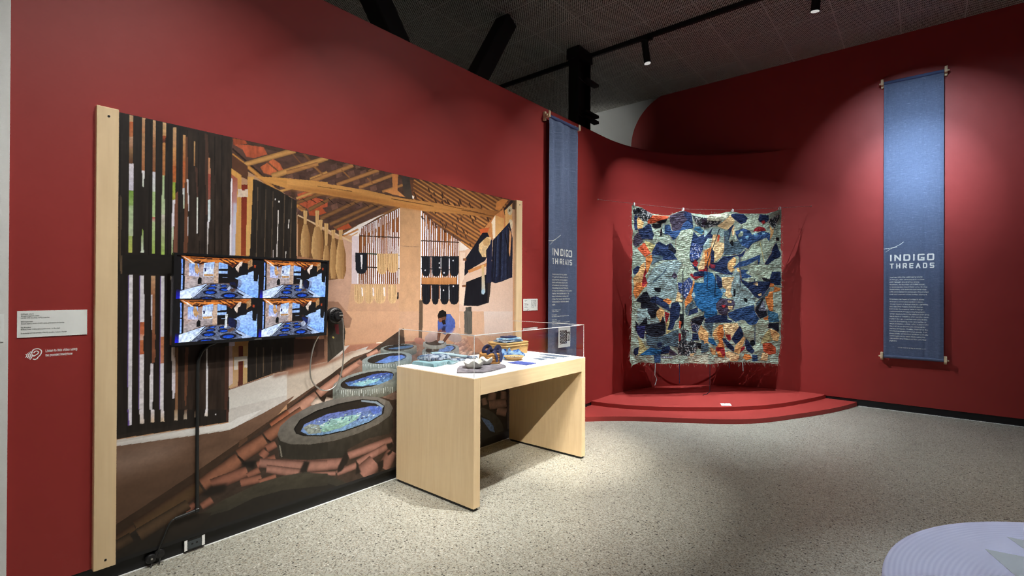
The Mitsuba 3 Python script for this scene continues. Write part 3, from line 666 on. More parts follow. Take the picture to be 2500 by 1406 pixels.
f 1b1f2b - 0.3 10 80 0|3500 2101 3571 2110 3610 2056 3603 1917 3536 1830 3373 1758 3256 1675 3264 1836 3356 1935
f 191b24 - 0.3 10 80 0|3281 1618 3438 1665 3557 1697 3609 1548 3598 1421 3440 1390 3249 1399
f 8a5a3a - 0 40 40 0|3237 1818 3279 1820 3279 1842 3236 1840
f 8a5a3a - 0 40 40 0|3229 1572 3282 1574 3280 1594 3227 1591
f c98a4e - 0 40 40 0|3318 1704 3716 1827 3699 1855 3303 1731
f 232840 - 0.3 8 120 0|3571 1995 3645 2058 3632 1618 3551 1616
f 3a3330 - 0 40 40 0|3579 1617 3625 1617 3614 1513 3593 1422 3576 1422
f 20263a - 0.45 7 160 0|3908 2249 3653 2042 3625 1629 3691 1613 3798 1634 3899 1663 3956 1677 3962 2085
f 10131c - 0 40 40 0|3652 2042 3632 1669 3639 1669 3661 2042
f 10131c - 0 40 40 0|3668 2053 3648 1633 3655 1633 3677 2054
f 2c3650 - 0 40 40 0|3684 2065 3663 1673 3670 1673 3692 2066
f 10131c - 0 40 40 0|3699 2077 3679 1670 3686 1670 3708 2078
f 3a4766 - 0 40 40 0|3715 2089 3695 1626 3702 1626 3724 2090
f 3a4766 - 0 40 40 0|3731 2101 3710 1677 3717 1677 3740 2101
f 2c3650 - 0 40 40 0|3747 2113 3726 1659 3733 1659 3756 2114
f 10131c - 0 40 40 0|3763 2125 3742 1649 3750 1649 3772 2126
f 10131c - 0 40 40 0|3779 2137 3759 1623 3766 1623 3788 2138
f 3a4766 - 0 40 40 0|3795 2149 3775 1625 3782 1625 3804 2150
f 3a4766 - 0 40 40 0|3812 2162 3791 1638 3798 1638 3821 2162
f 2c3650 - 0 40 40 0|3828 2174 3807 1646 3815 1646 3837 2175
f 2c3650 - 0 40 40 0|3844 2186 3824 1650 3831 1650 3854 2187
f 3a4766 - 0 40 40 0|3861 2199 3840 1647 3848 1647 3870 2200
f 2c3650 - 0 40 40 0|3878 2211 3857 1665 3864 1665 3887 2212
f 10131c - 0 40 40 0|3894 2224 3873 1667 3881 1667 3904 2225
f d8a070 - 0 40 40 0|3886 2199 3909 2177 3897 1935 3918 1888 3943 2132
f 0f1118 - 0 40 40 0|3833 2121 3892 1910 3903 1911 3848 2124
f d9bb8c - 0.35 14 14 0|3627 2066 3568 2069 3518 2036 3452 1986 3449 1924 3502 1865 3556 1868 3555 1937 3611 1998
f c8a26a - 0.3 10 10 0|3604 2009 3600 2002 3594 1996 3588 1990 3580 1985 3572 1981 3564 1978 3555 1977 3547 1976 3539 1977 3532 1979 3525 1982 3520 1986 3516 1991 3513 1997 3511 2003 3511 2010 3513 2017 3515 2024 3520 2031 3525 2038 3531 2044 3539 2049 3547 2053 3555 2056 3564 2057 3572 2058 3580 2057 3587 2056 3594 2052 3600 2048 3604 2043 3607 2037 3609 2031 3609 2024 3607 2017
v dcb470 b6c0c0 0 40 40 0|3490 1785 3523 1789 3546 1525 3521 1500 3492 1508
f a9c4d4 - 0.2 40 40 0|3540 1527 3539 1523 3538 1519 3536 1515 3533 1511 3530 1508 3526 1506 3522 1504 3518 1503 3513 1502 3509 1503 3504 1504 3500 1506 3496 1508 3493 1511 3490 1515 3488 1519 3487 1523 3487 1527 3487 1532 3488 1536 3490 1540 3493 1543 3496 1546 3500 1549 3504 1551 3508 1552 3513 1552 3517 1552 3522 1551 3526 1549 3530 1547 3533 1543 3536 1540 3538 1536 3539 1532
f 1e222a - 0.25 7 90 0|2102 1823 2206 1829 2204 1698 2186 1671 2154 1664 2123 1669 2106 1695
f 2c3038 - 0 40 40 0|2122 1824 2125 1687 2128 1687 2125 1825
f 2c3038 - 0 40 40 0|2152 1826 2153 1664 2156 1664 2155 1826
f 2c3038 - 0 40 40 0|2182 1828 2180 1689 2184 1689 2185 1828
f e8e4ea - 0 40 40 0|2146 1810 2165 1811 2163 1704 2155 1699
f d8b381 - 0.25 7 90 0|2295 1828 2389 1833 2388 1699 2371 1672 2343 1664 2315 1670 2299 1696
f a8824e - 0 40 40 0|2307 1828 2311 1688 2315 1689 2311 1829
f a8824e - 0 40 40 0|2324 1829 2326 1676 2329 1676 2327 1829
f a8824e - 0 40 40 0|2340 1830 2341 1664 2344 1664 2343 1830
f a8824e - 0 40 40 0|2356 1831 2356 1677 2359 1677 2360 1831
f a8824e - 0 40 40 0|2373 1832 2371 1690 2374 1690 2376 1832
f d8b381 - 0.25 7 90 0|2391 1833 2500 1840 2499 1713 2479 1687 2446 1680 2413 1685 2395 1710
f a8824e - 0 40 40 0|2405 1834 2409 1708 2413 1708 2408 1834
f a8824e - 0 40 40 0|2424 1835 2427 1694 2430 1694 2427 1835
f a8824e - 0 40 40 0|2443 1836 2444 1680 2448 1680 2447 1837
f a8824e - 0 40 40 0|2463 1838 2462 1695 2465 1695 2466 1838
f a8824e - 0 40 40 0|2482 1839 2479 1710 2483 1710 2485 1839
f dcb98a - 0.25 7 90 0|2094 1582 2181 1583 2180 1466 2165 1443 2138 1437 2112 1444 2097 1467
f b08a58 - 0 40 40 0|2105 1582 2109 1462 2112 1463 2108 1582
f b08a58 - 0 40 40 0|2120 1582 2123 1450 2126 1450 2123 1583
f b08a58 - 0 40 40 0|2136 1583 2137 1437 2140 1437 2139 1583
f b08a58 - 0 40 40 0|2151 1583 2151 1450 2154 1450 2154 1583
f b08a58 - 0 40 40 0|2167 1583 2165 1462 2168 1462 2170 1583
f dcb98a - 0.25 7 90 0|2185 1583 2268 1584 2267 1465 2252 1441 2227 1436 2202 1442 2188 1466
f b08a58 - 0 40 40 0|2195 1583 2199 1459 2202 1459 2198 1583
f b08a58 - 0 40 40 0|2210 1583 2212 1448 2215 1448 2213 1584
f b08a58 - 0 40 40 0|2224 1584 2225 1436 2229 1436 2228 1584
f b08a58 - 0 40 40 0|2239 1584 2239 1447 2242 1447 2242 1584
f b08a58 - 0 40 40 0|2254 1584 2252 1459 2255 1458 2257 1584
f dcb98a - 0.25 7 90 0|2272 1584 2379 1585 2378 1463 2358 1439 2326 1434 2294 1441 2276 1465
f b08a58 - 0 40 40 0|2286 1584 2291 1463 2294 1463 2290 1584
f b08a58 - 0 40 40 0|2305 1584 2308 1449 2311 1449 2308 1585
f b08a58 - 0 40 40 0|2324 1585 2325 1434 2328 1434 2327 1585
f b08a58 - 0 40 40 0|2342 1585 2342 1448 2345 1448 2346 1585
f b08a58 - 0 40 40 0|2361 1585 2359 1462 2362 1462 2365 1585
f dcb98a - 0.25 7 90 0|2399 1586 2487 1586 2486 1462 2470 1437 2444 1432 2417 1438 2403 1463
f b08a58 - 0 40 40 0|2410 1586 2414 1455 2417 1455 2414 1586
f b08a58 - 0 40 40 0|2426 1586 2428 1444 2431 1444 2429 1586
f b08a58 - 0 40 40 0|2441 1586 2442 1432 2445 1432 2444 1586
f b08a58 - 0 40 40 0|2456 1586 2456 1443 2459 1443 2460 1586
f b08a58 - 0 40 40 0|2472 1586 2470 1455 2473 1454 2475 1586
f f4ecec - 0 40 40 0|2156 1562 2166 1562 2172 1499 2162 1490
f f4ecec - 0 40 40 0|2255 1562 2265 1562 2271 1499 2260 1490
f f4ecec - 0 40 40 0|2357 1563 2368 1563 2374 1498 2363 1489
f 2a2626 - 0 40 40 0|2493 1526 2507 1526 2503 1469 2489 1469
f 1a1e26 - 0.25 7 90 0|2744 1832 2840 1838 2839 1695 2822 1666 2793 1658 2764 1665 2748 1692
f 262b36 - 0 40 40 0|2762 1833 2765 1677 2769 1677 2766 1834
f 262b36 - 0 40 40 0|2790 1835 2791 1658 2795 1658 2794 1835
f 262b36 - 0 40 40 0|2818 1836 2817 1679 2821 1679 2822 1837
f 1a1e26 - 0.25 7 90 0|2857 1839 2962 1844 2961 1698 2942 1669 2910 1661 2879 1667 2861 1696
f 262b36 - 0 40 40 0|2877 1840 2880 1681 2885 1681 2881 1840
f 262b36 - 0 40 40 0|2907 1841 2908 1661 2912 1661 2911 1842
f 262b36 - 0 40 40 0|2938 1843 2936 1683 2940 1683 2942 1843
f 1a1e26 - 0.25 7 90 0|2966 1845 3060 1850 3059 1701 3042 1671 3014 1663 2986 1670 2970 1699
f 262b36 - 0 40 40 0|2983 1845 2987 1681 2991 1681 2987 1846
f 262b36 - 0 40 40 0|3010 1847 3012 1663 3016 1663 3015 1847
f 262b36 - 0 40 40 0|3038 1849 3037 1683 3041 1683 3042 1849
f 1a1e26 - 0.25 7 90 0|3068 1850 3185 1857 3184 1705 3163 1674 3128 1666 3093 1673 3073 1702
f 262b36 - 0 40 40 0|3090 1851 3094 1688 3099 1688 3094 1852
f 262b36 - 0 40 40 0|3124 1853 3125 1666 3130 1666 3128 1854
f 262b36 - 0 40 40 0|3158 1855 3156 1689 3161 1690 3163 1855
f 171a22 - 0.25 7 90 0|2748 1591 2842 1592 2841 1451 2824 1423 2796 1417 2768 1425 2752 1453
f 262b36 - 0 40 40 0|2766 1592 2769 1437 2773 1437 2769 1592
f 262b36 - 0 40 40 0|2793 1592 2794 1417 2798 1417 2797 1592
f 262b36 - 0 40 40 0|2820 1592 2819 1436 2823 1436 2824 1592
f 171a22 - 0.25 7 90 0|2859 1593 2940 1594 2939 1450 2925 1422 2901 1415 2876 1422 2863 1451
f 262b36 - 0 40 40 0|2874 1593 2877 1432 2881 1432 2878 1593
f 262b36 - 0 40 40 0|2897 1593 2899 1415 2903 1415 2901 1593
f 262b36 - 0 40 40 0|2921 1593 2920 1431 2924 1431 2925 1593
f 171a22 - 0.25 7 90 0|2958 1594 3059 1595 3058 1448 3040 1419 3009 1413 2979 1421 2962 1450
f 262b36 - 0 40 40 0|2976 1594 2980 1433 2984 1433 2981 1594
f 262b36 - 0 40 40 0|3006 1594 3007 1413 3011 1413 3010 1594
f 262b36 - 0 40 40 0|3036 1595 3034 1432 3038 1432 3040 1595
f 171a22 - 0.25 7 90 0|3066 1595 3187 1596 3186 1447 3164 1417 3127 1410 3091 1418 3071 1448
f 262b36 - 0 40 40 0|3088 1595 3093 1434 3097 1434 3093 1595
f 262b36 - 0 40 40 0|3124 1596 3125 1410 3129 1410 3128 1596
f 262b36 - 0 40 40 0|3159 1596 3157 1433 3162 1433 3164 1596
f e8e8f0 - 0 40 40 0|2791 1713 2789 1708 2784 1706 2778 1708 2776 1713 2778 1718 2783 1720 2789 1718
f e8e8f0 - 0 40 40 0|2954 1743 2952 1737 2946 1735 2940 1737 2938 1742 2940 1747 2946 1749 2952 1748
f e8e8f0 - 0 40 40 0|3010 1698 3008 1692 3002 1690 2996 1692 2993 1697 2996 1702 3002 1705 3007 1703
f e8e8f0 - 0 40 40 0|3121 1813 3118 1807 3112 1805 3106 1807 3103 1812 3106 1817 3112 1820 3118 1818
f e8e8f0 - 0 40 40 0|3004 1541 3002 1536 2996 1534 2990 1536 2987 1541 2990 1546 2996 1548 3002 1546
f e8e8f0 - 0 40 40 0|3125 1579 3123 1573 3117 1571 3110 1573 3108 1578 3110 1584 3116 1586 3123 1584
f e8e8f0 - 0 40 40 0|2954 1784 2951 1779 2946 1776 2940 1778 2937 1783 2940 1788 2946 1791 2951 1789
v 6e4a2a 8a6644 0.25 8 120 0|1655 2053 1718 2028 1831 1974 1940 1917 1996 1905 1998 1629 1887 1610 1859 1760 1657 1750
f 7d5228 - 0 40 40 0|1658 2029 1659 1846 1663 1846 1662 2030
f 7d5228 - 0 40 40 0|1666 2026 1666 1846 1670 1847 1670 2027
f 7d5228 - 0 40 40 0|1674 2023 1674 1847 1678 1847 1678 2024
f 7d5228 - 0 40 40 0|1682 2020 1681 1847 1685 1848 1687 2021
f 7d5228 - 0 40 40 0|1691 2017 1688 1848 1693 1848 1695 2018
f 7d5228 - 0 40 40 0|1699 2014 1696 1849 1700 1849 1703 2014
f 7d5228 - 0 40 40 0|1707 2011 1703 1849 1708 1849 1712 2011
f e0c09a - 0 40 40 0|1653 2049 2071 1896 2077 1908 1657 2058
t dcb47a b58a54 0 40 40 0|1904 1977 1909 1914 1923 1916 1924 1979
t dcb47a b58a54 0 40 40 0|1923 1980 1920 1916 1931 1916 1938 1980
h dcb47a 946638 0.16 6 150 0|1909 1914 1933 1916 1950 1815 1953 1683 1941 1624 1906 1623 1894 1695 1898 1826
f b58a54 - 0 40 40 2|1912 1915 1902 1648 1904 1648 1915 1915
f b58a54 - 0 40 40 2|1915 1915 1910 1649 1912 1649 1918 1915
f b58a54 - 0 40 40 2|1918 1915 1918 1649 1920 1649 1921 1915
f b58a54 - 0 40 40 2|1922 1915 1926 1649 1928 1649 1924 1916
f b58a54 - 0 40 40 2|1925 1916 1934 1649 1936 1649 1927 1916
f b58a54 - 0 40 40 2|1928 1916 1942 1649 1944 1649 1930 1916
t dcb47a b58a54 0 40 40 0|1849 2018 1855 1860 1869 1861 1869 2020
t dcb47a b58a54 0 40 40 0|1868 2020 1865 1861 1876 1861 1882 2021
h dcb47a 946638 0.16 6 150 0|1854 1860 1879 1862 1896 1786 1899 1688 1886 1644 1851 1643 1839 1697 1843 1794
f b58a54 - 0 40 40 2|1858 1860 1847 1668 1849 1668 1861 1860
f b58a54 - 0 40 40 2|1861 1860 1855 1668 1857 1668 1864 1860
f b58a54 - 0 40 40 2|1864 1861 1863 1668 1865 1668 1867 1861
f b58a54 - 0 40 40 2|1867 1861 1871 1668 1874 1669 1870 1861
f b58a54 - 0 40 40 2|1871 1861 1880 1669 1882 1669 1873 1861
f b58a54 - 0 40 40 2|1874 1861 1888 1669 1890 1669 1876 1862
t dcb47a b58a54 0 40 40 0|1806 2038 1811 1964 1825 1966 1826 2040
t dcb47a b58a54 0 40 40 0|1825 2041 1822 1966 1832 1966 1839 2041
h dcb47a 946638 0.16 6 150 0|1815 1965 1832 1966 1844 1900 1846 1814 1837 1775 1813 1774 1804 1821 1807 1907
f b58a54 - 0 40 40 2|1817 1965 1809 1799 1812 1799 1820 1965
f b58a54 - 0 40 40 2|1819 1965 1815 1799 1817 1799 1822 1965
f b58a54 - 0 40 40 2|1821 1965 1821 1799 1823 1800 1824 1965
f b58a54 - 0 40 40 2|1823 1965 1826 1800 1829 1800 1826 1966
f b58a54 - 0 40 40 2|1826 1966 1832 1800 1834 1800 1828 1966
f b58a54 - 0 40 40 2|1828 1966 1838 1800 1840 1801 1830 1966
t dcb47a b58a54 0 40 40 0|1963 1983 1968 1911 1983 1912 1984 1985
t dcb47a b58a54 0 40 40 0|1983 1985 1979 1912 1991 1912 1998 1986
h dcb47a 946638 0.16 6 150 0|1963 1910 1998 1913 2022 1814 2026 1684 2008 1625 1958 1624 1941 1695 1947 1824
f b58a54 - 0 40 40 2|1969 1911 1953 1650 1955 1650 1972 1911
f b58a54 - 0 40 40 2|1973 1911 1964 1650 1967 1650 1976 1911
f b58a54 - 0 40 40 2|1978 1912 1976 1650 1978 1650 1980 1912
f b58a54 - 0 40 40 2|1982 1912 1988 1651 1990 1651 1985 1912
f b58a54 - 0 40 40 2|1986 1912 1999 1651 2002 1651 1989 1913
f b58a54 - 0 40 40 2|1991 1913 2011 1651 2013 1651 1994 1913
t dcb47a b58a54 0 40 40 0|1693 2090 1698 1994 1711 1995 1712 2092
t dcb47a b58a54 0 40 40 0|1711 2092 1708 1995 1718 1996 1724 2093
h dcb47a 946638 0.16 6 150 0|1694 1993 1724 1996 1745 1913 1749 1803 1733 1754 1690 1751 1675 1811 1680 1920
f b58a54 - 0 40 40 2|1699 1994 1685 1775 1687 1775 1701 1994
f b58a54 - 0 40 40 2|1703 1994 1695 1776 1697 1776 1705 1994
f b58a54 - 0 40 40 2|1706 1995 1705 1776 1707 1777 1709 1995
f b58a54 - 0 40 40 2|1710 1995 1715 1777 1717 1777 1713 1995
f b58a54 - 0 40 40 2|1714 1995 1725 1778 1727 1778 1717 1996
f b58a54 - 0 40 40 2|1718 1996 1735 1778 1738 1778 1721 1996
t dcb47a b58a54 0 40 40 0|1780 2101 1785 1986 1799 1988 1799 2103
t dcb47a b58a54 0 40 40 0|1798 2103 1795 1988 1806 1988 1812 2105
h dcb47a 946638 0.16 6 150 0|1777 1986 1815 1989 1842 1908 1846 1799 1826 1750 1772 1747 1753 1806 1760 1913
f b58a54 - 0 40 40 2|1784 1986 1766 1772 1768 1772 1786 1986
f b58a54 - 0 40 40 2|1789 1987 1778 1772 1781 1772 1791 1987
f b58a54 - 0 40 40 2|1793 1987 1791 1773 1793 1773 1796 1987
f b58a54 - 0 40 40 2|1798 1988 1804 1774 1806 1774 1801 1988
f b58a54 - 0 40 40 2|1803 1988 1817 1774 1819 1775 1806 1989
f b58a54 - 0 40 40 2|1808 1989 1829 1775 1832 1775 1811 1989
f 332c27 - 0.35 12 160 0|639 2500 1235 2483 1232 732 1220 726 650 747
f 3f332b - 0.5 16 90 0|978 2481 1235 2485 1240 1752 982 1738
f 41332a - 0.5 14 120 0|951 1217 1220 1194 1216 803 953 851
f 2c2824 - 0.25 60 20 0|673 1726 930 1745 931 1628 671 1621
f 191512 - 0 40 40 0|680 2442 681 1727 684 1727 682 2442
f 191512 - 0 40 40 0|811 2464 810 1735 813 1735 814 2465
f 191512 - 0 40 40 0|896 2473 898 1740 901 1740 899 2474
f 191512 - 0 40 40 0|953 2474 955 1743 958 1743 956 2475
f 191512 - 0 40 40 0|991 2471 993 1745 996 1745 994 2471
f 191512 - 0 40 40 0|1048 2471 1056 1749 1059 1749 1051 2472
f 191512 - 0 40 40 0|1085 2466 1086 1751 1090 1751 1088 2467
f 191512 - 0 40 40 0|1136 2465 1140 1754 1143 1754 1139 2466
f 191512 - 0 40 40 0|1174 2460 1179 1756 1182 1756 1178 2461
v d9b48a d9b48a 0.25 12 14 0|720 2484 736 2488 736 2450 720 2446
v d07038 c98050 0.25 12 14 0|720 2446 736 2450 737 2368 720 2364
v d8b090 b08060 0.25 12 14 0|720 2364 737 2368 737 2305 721 2302
v b08a60 70452c 0.25 12 14 0|721 2302 737 2305 738 2223 721 2220
v efeaf2 e0dcee 0.25 12 14 0|721 2220 738 2223 739 2078 721 2075
v 86b044 a8c878 0.25 12 14 0|721 2075 739 2078 738 1996 720 1993
v b8d0a0 cfdcb8 0.25 12 14 0|720 1993 738 1996 738 1831 721 1830
v b8cc70 d2d66a 0.25 12 14 0|721 1830 738 1831 737 1740 720 1739
v d9b48a c98a58 0.25 12 14 0|777 2484 791 2487 789 2400 776 2397
v d0a070 b87848 0.25 12 14 0|776 2397 789 2400 789 2195 777 2193
v efeaf0 dfe8d8 0.25 12 14 0|777 2193 788 2195 787 2105 781 2104
v 9ab84c dde8d8 0.25 12 14 0|779 1873 784 1874 788 1743 774 1742
v e0bc90 c88858 0.25 12 14 0|827 2484 838 2487 837 2334 827 2332
v b08058 a06840 0.25 12 14 0|827 2332 837 2334 837 2198 826 2196
v e8e4f0 dfe6e0 0.25 12 14 0|825 2195 837 2198 838 2087 824 2085
v b6d094 c4dca0 0.25 12 14 0|824 2085 838 2087 839 1944 824 1943
v d06050 c8c8b0 0.25 12 14 0|824 1943 839 1944 839 1918 824 1917
v c4d8a4 a8c458 0.25 12 14 0|824 1917 839 1918 839 1740 824 1739
v e4c090 d8a870 0.25 12 14 0|871 2486 887 2490 887 2411 871 2407
v c06030 5a3020 0.25 12 14 0|871 2407 887 2411 885 2371 870 2368
v d89a58 b87844 0.25 12 14 0|870 2368 885 2371 884 2186 871 2184
v b4cc98 c8d8b0 0.25 12 14 0|871 2184 882 2186 884 1963 869 1961
v d0c8c0 a8c860 0.25 12 14 0|869 1961 884 1963 884 1739 867 1738
v e0b888 d8a070 0.25 12 14 0|920 2466 936 2470 936 2356 922 2353
v e0a868 d0884c 0.25 12 14 0|922 2353 936 2356 936 2250 921 2247
v c06a30 c87838 0.25 12 14 0|921 2247 936 2250 936 2156 921 2153
v 9ab848 c8c840 0.25 12 14 0|921 2153 936 2156 935 2056 920 2053
v efecf4 e8e4f0 0.25 12 14 0|920 2053 934 2055 930 1902 919 1900
v dce8d8 b8c890 0.25 12 14 0|919 1900 929 1901 923 1741 917 1741
v d8a870 c07840 0.25 12 14 0|971 2435 983 2438 983 2286 972 2284
v c86c34 c87a44 0.25 12 14 0|972 2284 983 2286 982 2130 972 2128
v e4e4ec c8d8b4 0.25 12 14 0|972 2128 982 2130 981 2011 973 2010
f 7d523a - 0.2 8 90 0|983 2428 993 2430 1001 2045 996 2003 1001 1854 994 1739 978 1738 981 2001 985 2110
f e8e4e8 - 0 40 40 0|991 2186 1000 2180 1003 2045 999 1854 996 1854 1000 2017
f 8a5a46 - 0.2 8 90 0|934 2089 946 2104 949 1743 926 1741
v d8b078 b08050 0.25 12 14 0|1026 2411 1034 2413 1034 2269 1027 2267
v e4e8dc e8e4e4 0.25 12 14 0|1043 2085 1050 2086 1051 1872 1044 1872
f 5d4236 - 0 40 40 0|1033 2268 1045 2257 1050 2086 1043 2085
f 5a4034 - 0 40 40 0|1084 2473 1099 2470 1106 2325 1103 1989 1090 1987
v e0a070 c89070 0.25 12 14 0|1104 2331 1111 2333 1116 2236 1104 2234
v b85a48 a06858 0.25 12 14 0|1104 2234 1116 2236 1117 2082 1103 2080
v d8e8ec e4e8ec 0.25 12 14 0|1103 2080 1117 2082 1114 1948 1101 1947
v e0dce0 b8b0a8 0.25 12 14 0|1099 1947 1109 1948 1102 1748 1099 1748
f 383029 - 0.4 14 120 0|930 1745 1221 1755 1225 1186 933 1212
f d8cade - 0 40 40 0|1221 1755 1253 1756 1257 1184 1225 1186
f c08a4a - 0 40 40 0|1253 1756 1336 1761 1340 1176 1257 1184
f 35302a - 0.4 12 120 0|1336 1761 1651 1771 1643 1150 1340 1176
f a8795c - 0.2 40 40 0|1651 1771 1879 1750 1874 1164 1643 1182
v 7a5ab0 7a5ab0 0.25 12 14 0|719 1619 723 1619 725 893 722 894
v f0edf2 e6e2ea 0.25 12 14 0|722 1619 738 1620 741 890 724 893
v 7a5ab0 7a5ab0 0.25 12 14 0|771 1617 774 1617 772 885 769 885
v efecf2 e8e4ea 0.25 12 14 0|774 1617 790 1618 792 1362 773 1363
v d87848 d07a50 0.25 12 14 0|773 1363 792 1362 791 1294 772 1296
v e8a888 e8c8b8 0.25 12 14 0|772 1296 791 1294 790 1262 773 1264
v d4804c cf7448 0.25 12 14 0|773 1264 790 1262 791 1186 773 1187
v ece6ea e8e2e6 0.25 12 14 0|772 1187 791 1186 793 881 771 885
v e0b48c b88058 0.25 12 14 0|821 1619 841 1619 841 1512 822 1512
v b07a54 a87050 0.25 12 14 0|829 1512 841 1512 844 1161 828 1163
v eee8f0 e8e2ea 0.25 12 14 0|822 1512 828 1512 829 1318 825 1318
v eee8f0 eae6ea 0.25 12 14 0|821 1131 837 1129 833 873 819 876
v 7a5ab0 7a5ab0 0.25 12 14 0|865 1616 869 1617 869 867 865 867
v efecf2 eae6ee 0.25 12 14 0|868 1617 884 1617 885 1275 869 1276
v d48a5c d09070 0.25 12 14 0|869 1276 885 1275 884 1124 869 1126
v efeaf0 eae6ea 0.25 12 14 0|868 1126 886 1124 886 864 867 867
v e0c8b0 d8c0a8 0.25 12 14 0|916 1618 929 1618 929 1392 918 1392
v e8d0bc e0dce4 0.25 12 14 0|922 1213 939 1211 940 1018 924 1020
v ece6f0 e4e0ea 0.25 12 14 0|924 1020 940 1018 939 918 928 920
v e4e0e4 eceaf0 0.25 12 14 0|1098 1197 1107 1197 1109 822 1099 824
f 9c7150 - 0.25 8 80 0|939 1211 953 1210 954 851 941 853
f 7a5038 - 0.3 8 60 0|989 1207 1006 1205 1002 982 994 844 987 916
f 9a6244 - 0.3 40 40 0|828 1305 844 1291 842 1135 829 1130
v efeaf2 efeaf2 0.25 12 14 0|725 893 741 890 739 806 728 808
v 7a5ab0 7a5ab0 0.25 12 14 0|721 894 726 893 729 808 724 809
v efeaf2 e8d8cc 0.25 12 14 0|773 884 792 881 795 804 777 807
v efeaf2 e4c8a8 0.25 12 14 0|824 875 843 871 843 800 827 804
v efeaf2 e0c8a8 0.25 12 14 0|873 866 886 863 890 796 873 799
v a88868 dcc8b0 0.25 12 14 0|938 854 953 851 953 790 937 793
v 6a4a38 d8c8b4 0.25 12 14 0|986 845 1002 842 1001 787 985 790
v 6a4a38 d8c0a4 0.25 12 14 0|1042 835 1055 832 1054 787 1040 789
v efeaf2 e0d4c8 0.25 12 14 0|1097 825 1111 822 1108 784 1092 788
f f4f0f0 - 0 40 40 0|1157 785 1155 782 1152 781 1149 783 1147 787 1149 790 1152 791 1155 789
f 5a3a2e - 0.2 40 40 0|1200 1196 1225 1194 1219 802 1203 805
f 5a3a30 - 0 40 40 0|1210 804 1232 800 1231 731 1213 725
f 6a5844 - 0.3 40 40 0|680 1724 693 1724 693 1625 686 1625
f 5f503e - 0.3 40 40 0|681 2044 689 2033 688 1690 681 1690
f 6d4630 - 0.15 40 40 0|1233 2380 1325 2326 1333 2238 1264 2256 1233 2286
v b8623a d8cade 0.06 40 40 0|1233 2264 1267 2234 1268 2067 1260 1753 1225 1751
f f8f4fc - 0 40 40 0|1230 2235 1237 2229 1233 1752 1224 1751
f c9cfe4 - 0.05 40 40 6|1245 2078 1265 2081 1259 1753 1236 1752
v e2aa55 d9a862 0.1 10 120 0|1232 2293 1292 2259 1293 1755 1256 1753 1268 2234 1232 2256
v 8a2f1c a04a28 0.1 40 40 0|1290 2202 1330 2208 1323 1757 1292 1755
v e4ac58 e2b670 0.1 10 120 0|1327 2258 1367 2265 1352 1759 1319 1757
f e6d2bc - 0.12 10 10 0|1270 2173 1294 2173 1293 2166 1310 2168 1310 2176 1332 2178 1330 2127 1310 2127 1295 2123 1269 2119
f 37302a - 0.5 12 130 0|1361 2247 1383 2247 1525 2202 1646 2150 1649 1747 1343 1743
f 6a5a48 - 0 40 40 0|1388 2203 1381 1745 1385 1745 1393 2204
f 6a5a48 - 0 40 40 0|1440 2196 1432 1748 1437 1748 1444 2196
f 6a5a48 - 0 40 40 0|1485 2189 1477 1750 1481 1750 1489 2190
f 6a5a48 - 0 40 40 0|1562 2178 1554 1754 1558 1754 1567 2178
f 6a5a48 - 0 40 40 0|1610 2171 1601 1757 1606 1757 1614 2171
f e8e0dc - 0 40 40 0|1499 2146 1499 2133 1506 2134 1506 2147
f e8e0dc - 0 40 40 0|1522 2134 1522 2120 1531 2122 1531 2135
f e8e0dc - 0 40 40 0|1520 2070 1511 1760 1517 1760 1526 2070
f e8e0dc - 0 40 40 0|1591 2016 1588 1957 1594 1957 1597 2016
f e8e0dc - 0 40 40 0|1489 1805 1487 1751 1492 1751 1493 1805
f e8e0dc - 0 40 40 0|1572 1802 1571 1755 1575 1755 1577 1802
v c9a6a2 d8c4c0 0.05 40 40 0|1225 1194 1253 1191 1252 960 1226 938
v c29358 d0b088 0.1 40 40 0|1245 1192 1281 1189 1279 949 1226 931 1226 945 1249 960
v 7c2e1e 66382c 0.1 40 40 0|1281 1189 1309 1186 1306 941 1279 941
v c8a25a cfb080 0.1 40 40 0|1308 1187 1335 1184 1334 948 1306 941
f d8cfc4 - 0 40 40 0|1255 1122 1333 1122 1332 1048 1314 1050 1314 1091 1278 1094 1277 1040 1255 1043
f 332c27 - 0.45 12 120 0|1336 1206 1634 1183 1632 1001 1495 990 1334 952
f 6a5a48 - 0 40 40 0|1388 1172 1386 978 1390 977 1392 1172
f 6a5a48 - 0 40 40 0|1431 1169 1430 972 1434 972 1436 1168
f 6a5a48 - 0 40 40 0|1484 1164 1482 965 1486 965 1488 1164
f 6a5a48 - 0 40 40 0|1546 1159 1545 957 1549 956 1551 1158
v 5d4239 6b4a3c 0.12 40 40 0|1633 1207 1856 1190 1882 1163 1883 1029 1632 1001
f 9a735c - 0 40 40 0|1856 1207 1892 1204 1893 1019 1857 1015
v cfc6c0 e2e0da 0.1 70 40 0|1229 914 1628 991 1883 1019 2116 1086 2224 1108 2048 940 1587 776 1254 656 666 579 665 742 1225 720
v d4c8be e4e2dc 0.07 90 40 0|1226 927 1495 986 1632 999 1883 1029 1882 1104 2062 1131 1883 970 1589 833 1227 805
f a3745c - 0.14 40 40 8|1495 986 1632 1001 1883 1033 1882 1130 1957 1140 1911 1068 1702 992 1495 960
f d6c8b8 - 0.08 80 40 0|1864 1021 2079 1084 2328 1080 2140 1008 1864 895 1668 803 1587 777 1586 989
f a87a62 - 0.12 40 40 10|1586 1004 1864 1029 2079 1084 2221 1089 2119 1076 1864 996 1586 957
f a08070 - 0 40 40 0|1227 921 1496 980 1494 986 1225 927
f f0eeea - 0 40 40 0|665 726 907 725 1230 719 1277 740 1426 764 1266 679 1030 693 666 705
v 8d6c57 5d4634 0.25 160 60 0|665 709 1051 683 1230 674 1426 738 1643 822 1427 618 1053 422 851 299 669 188
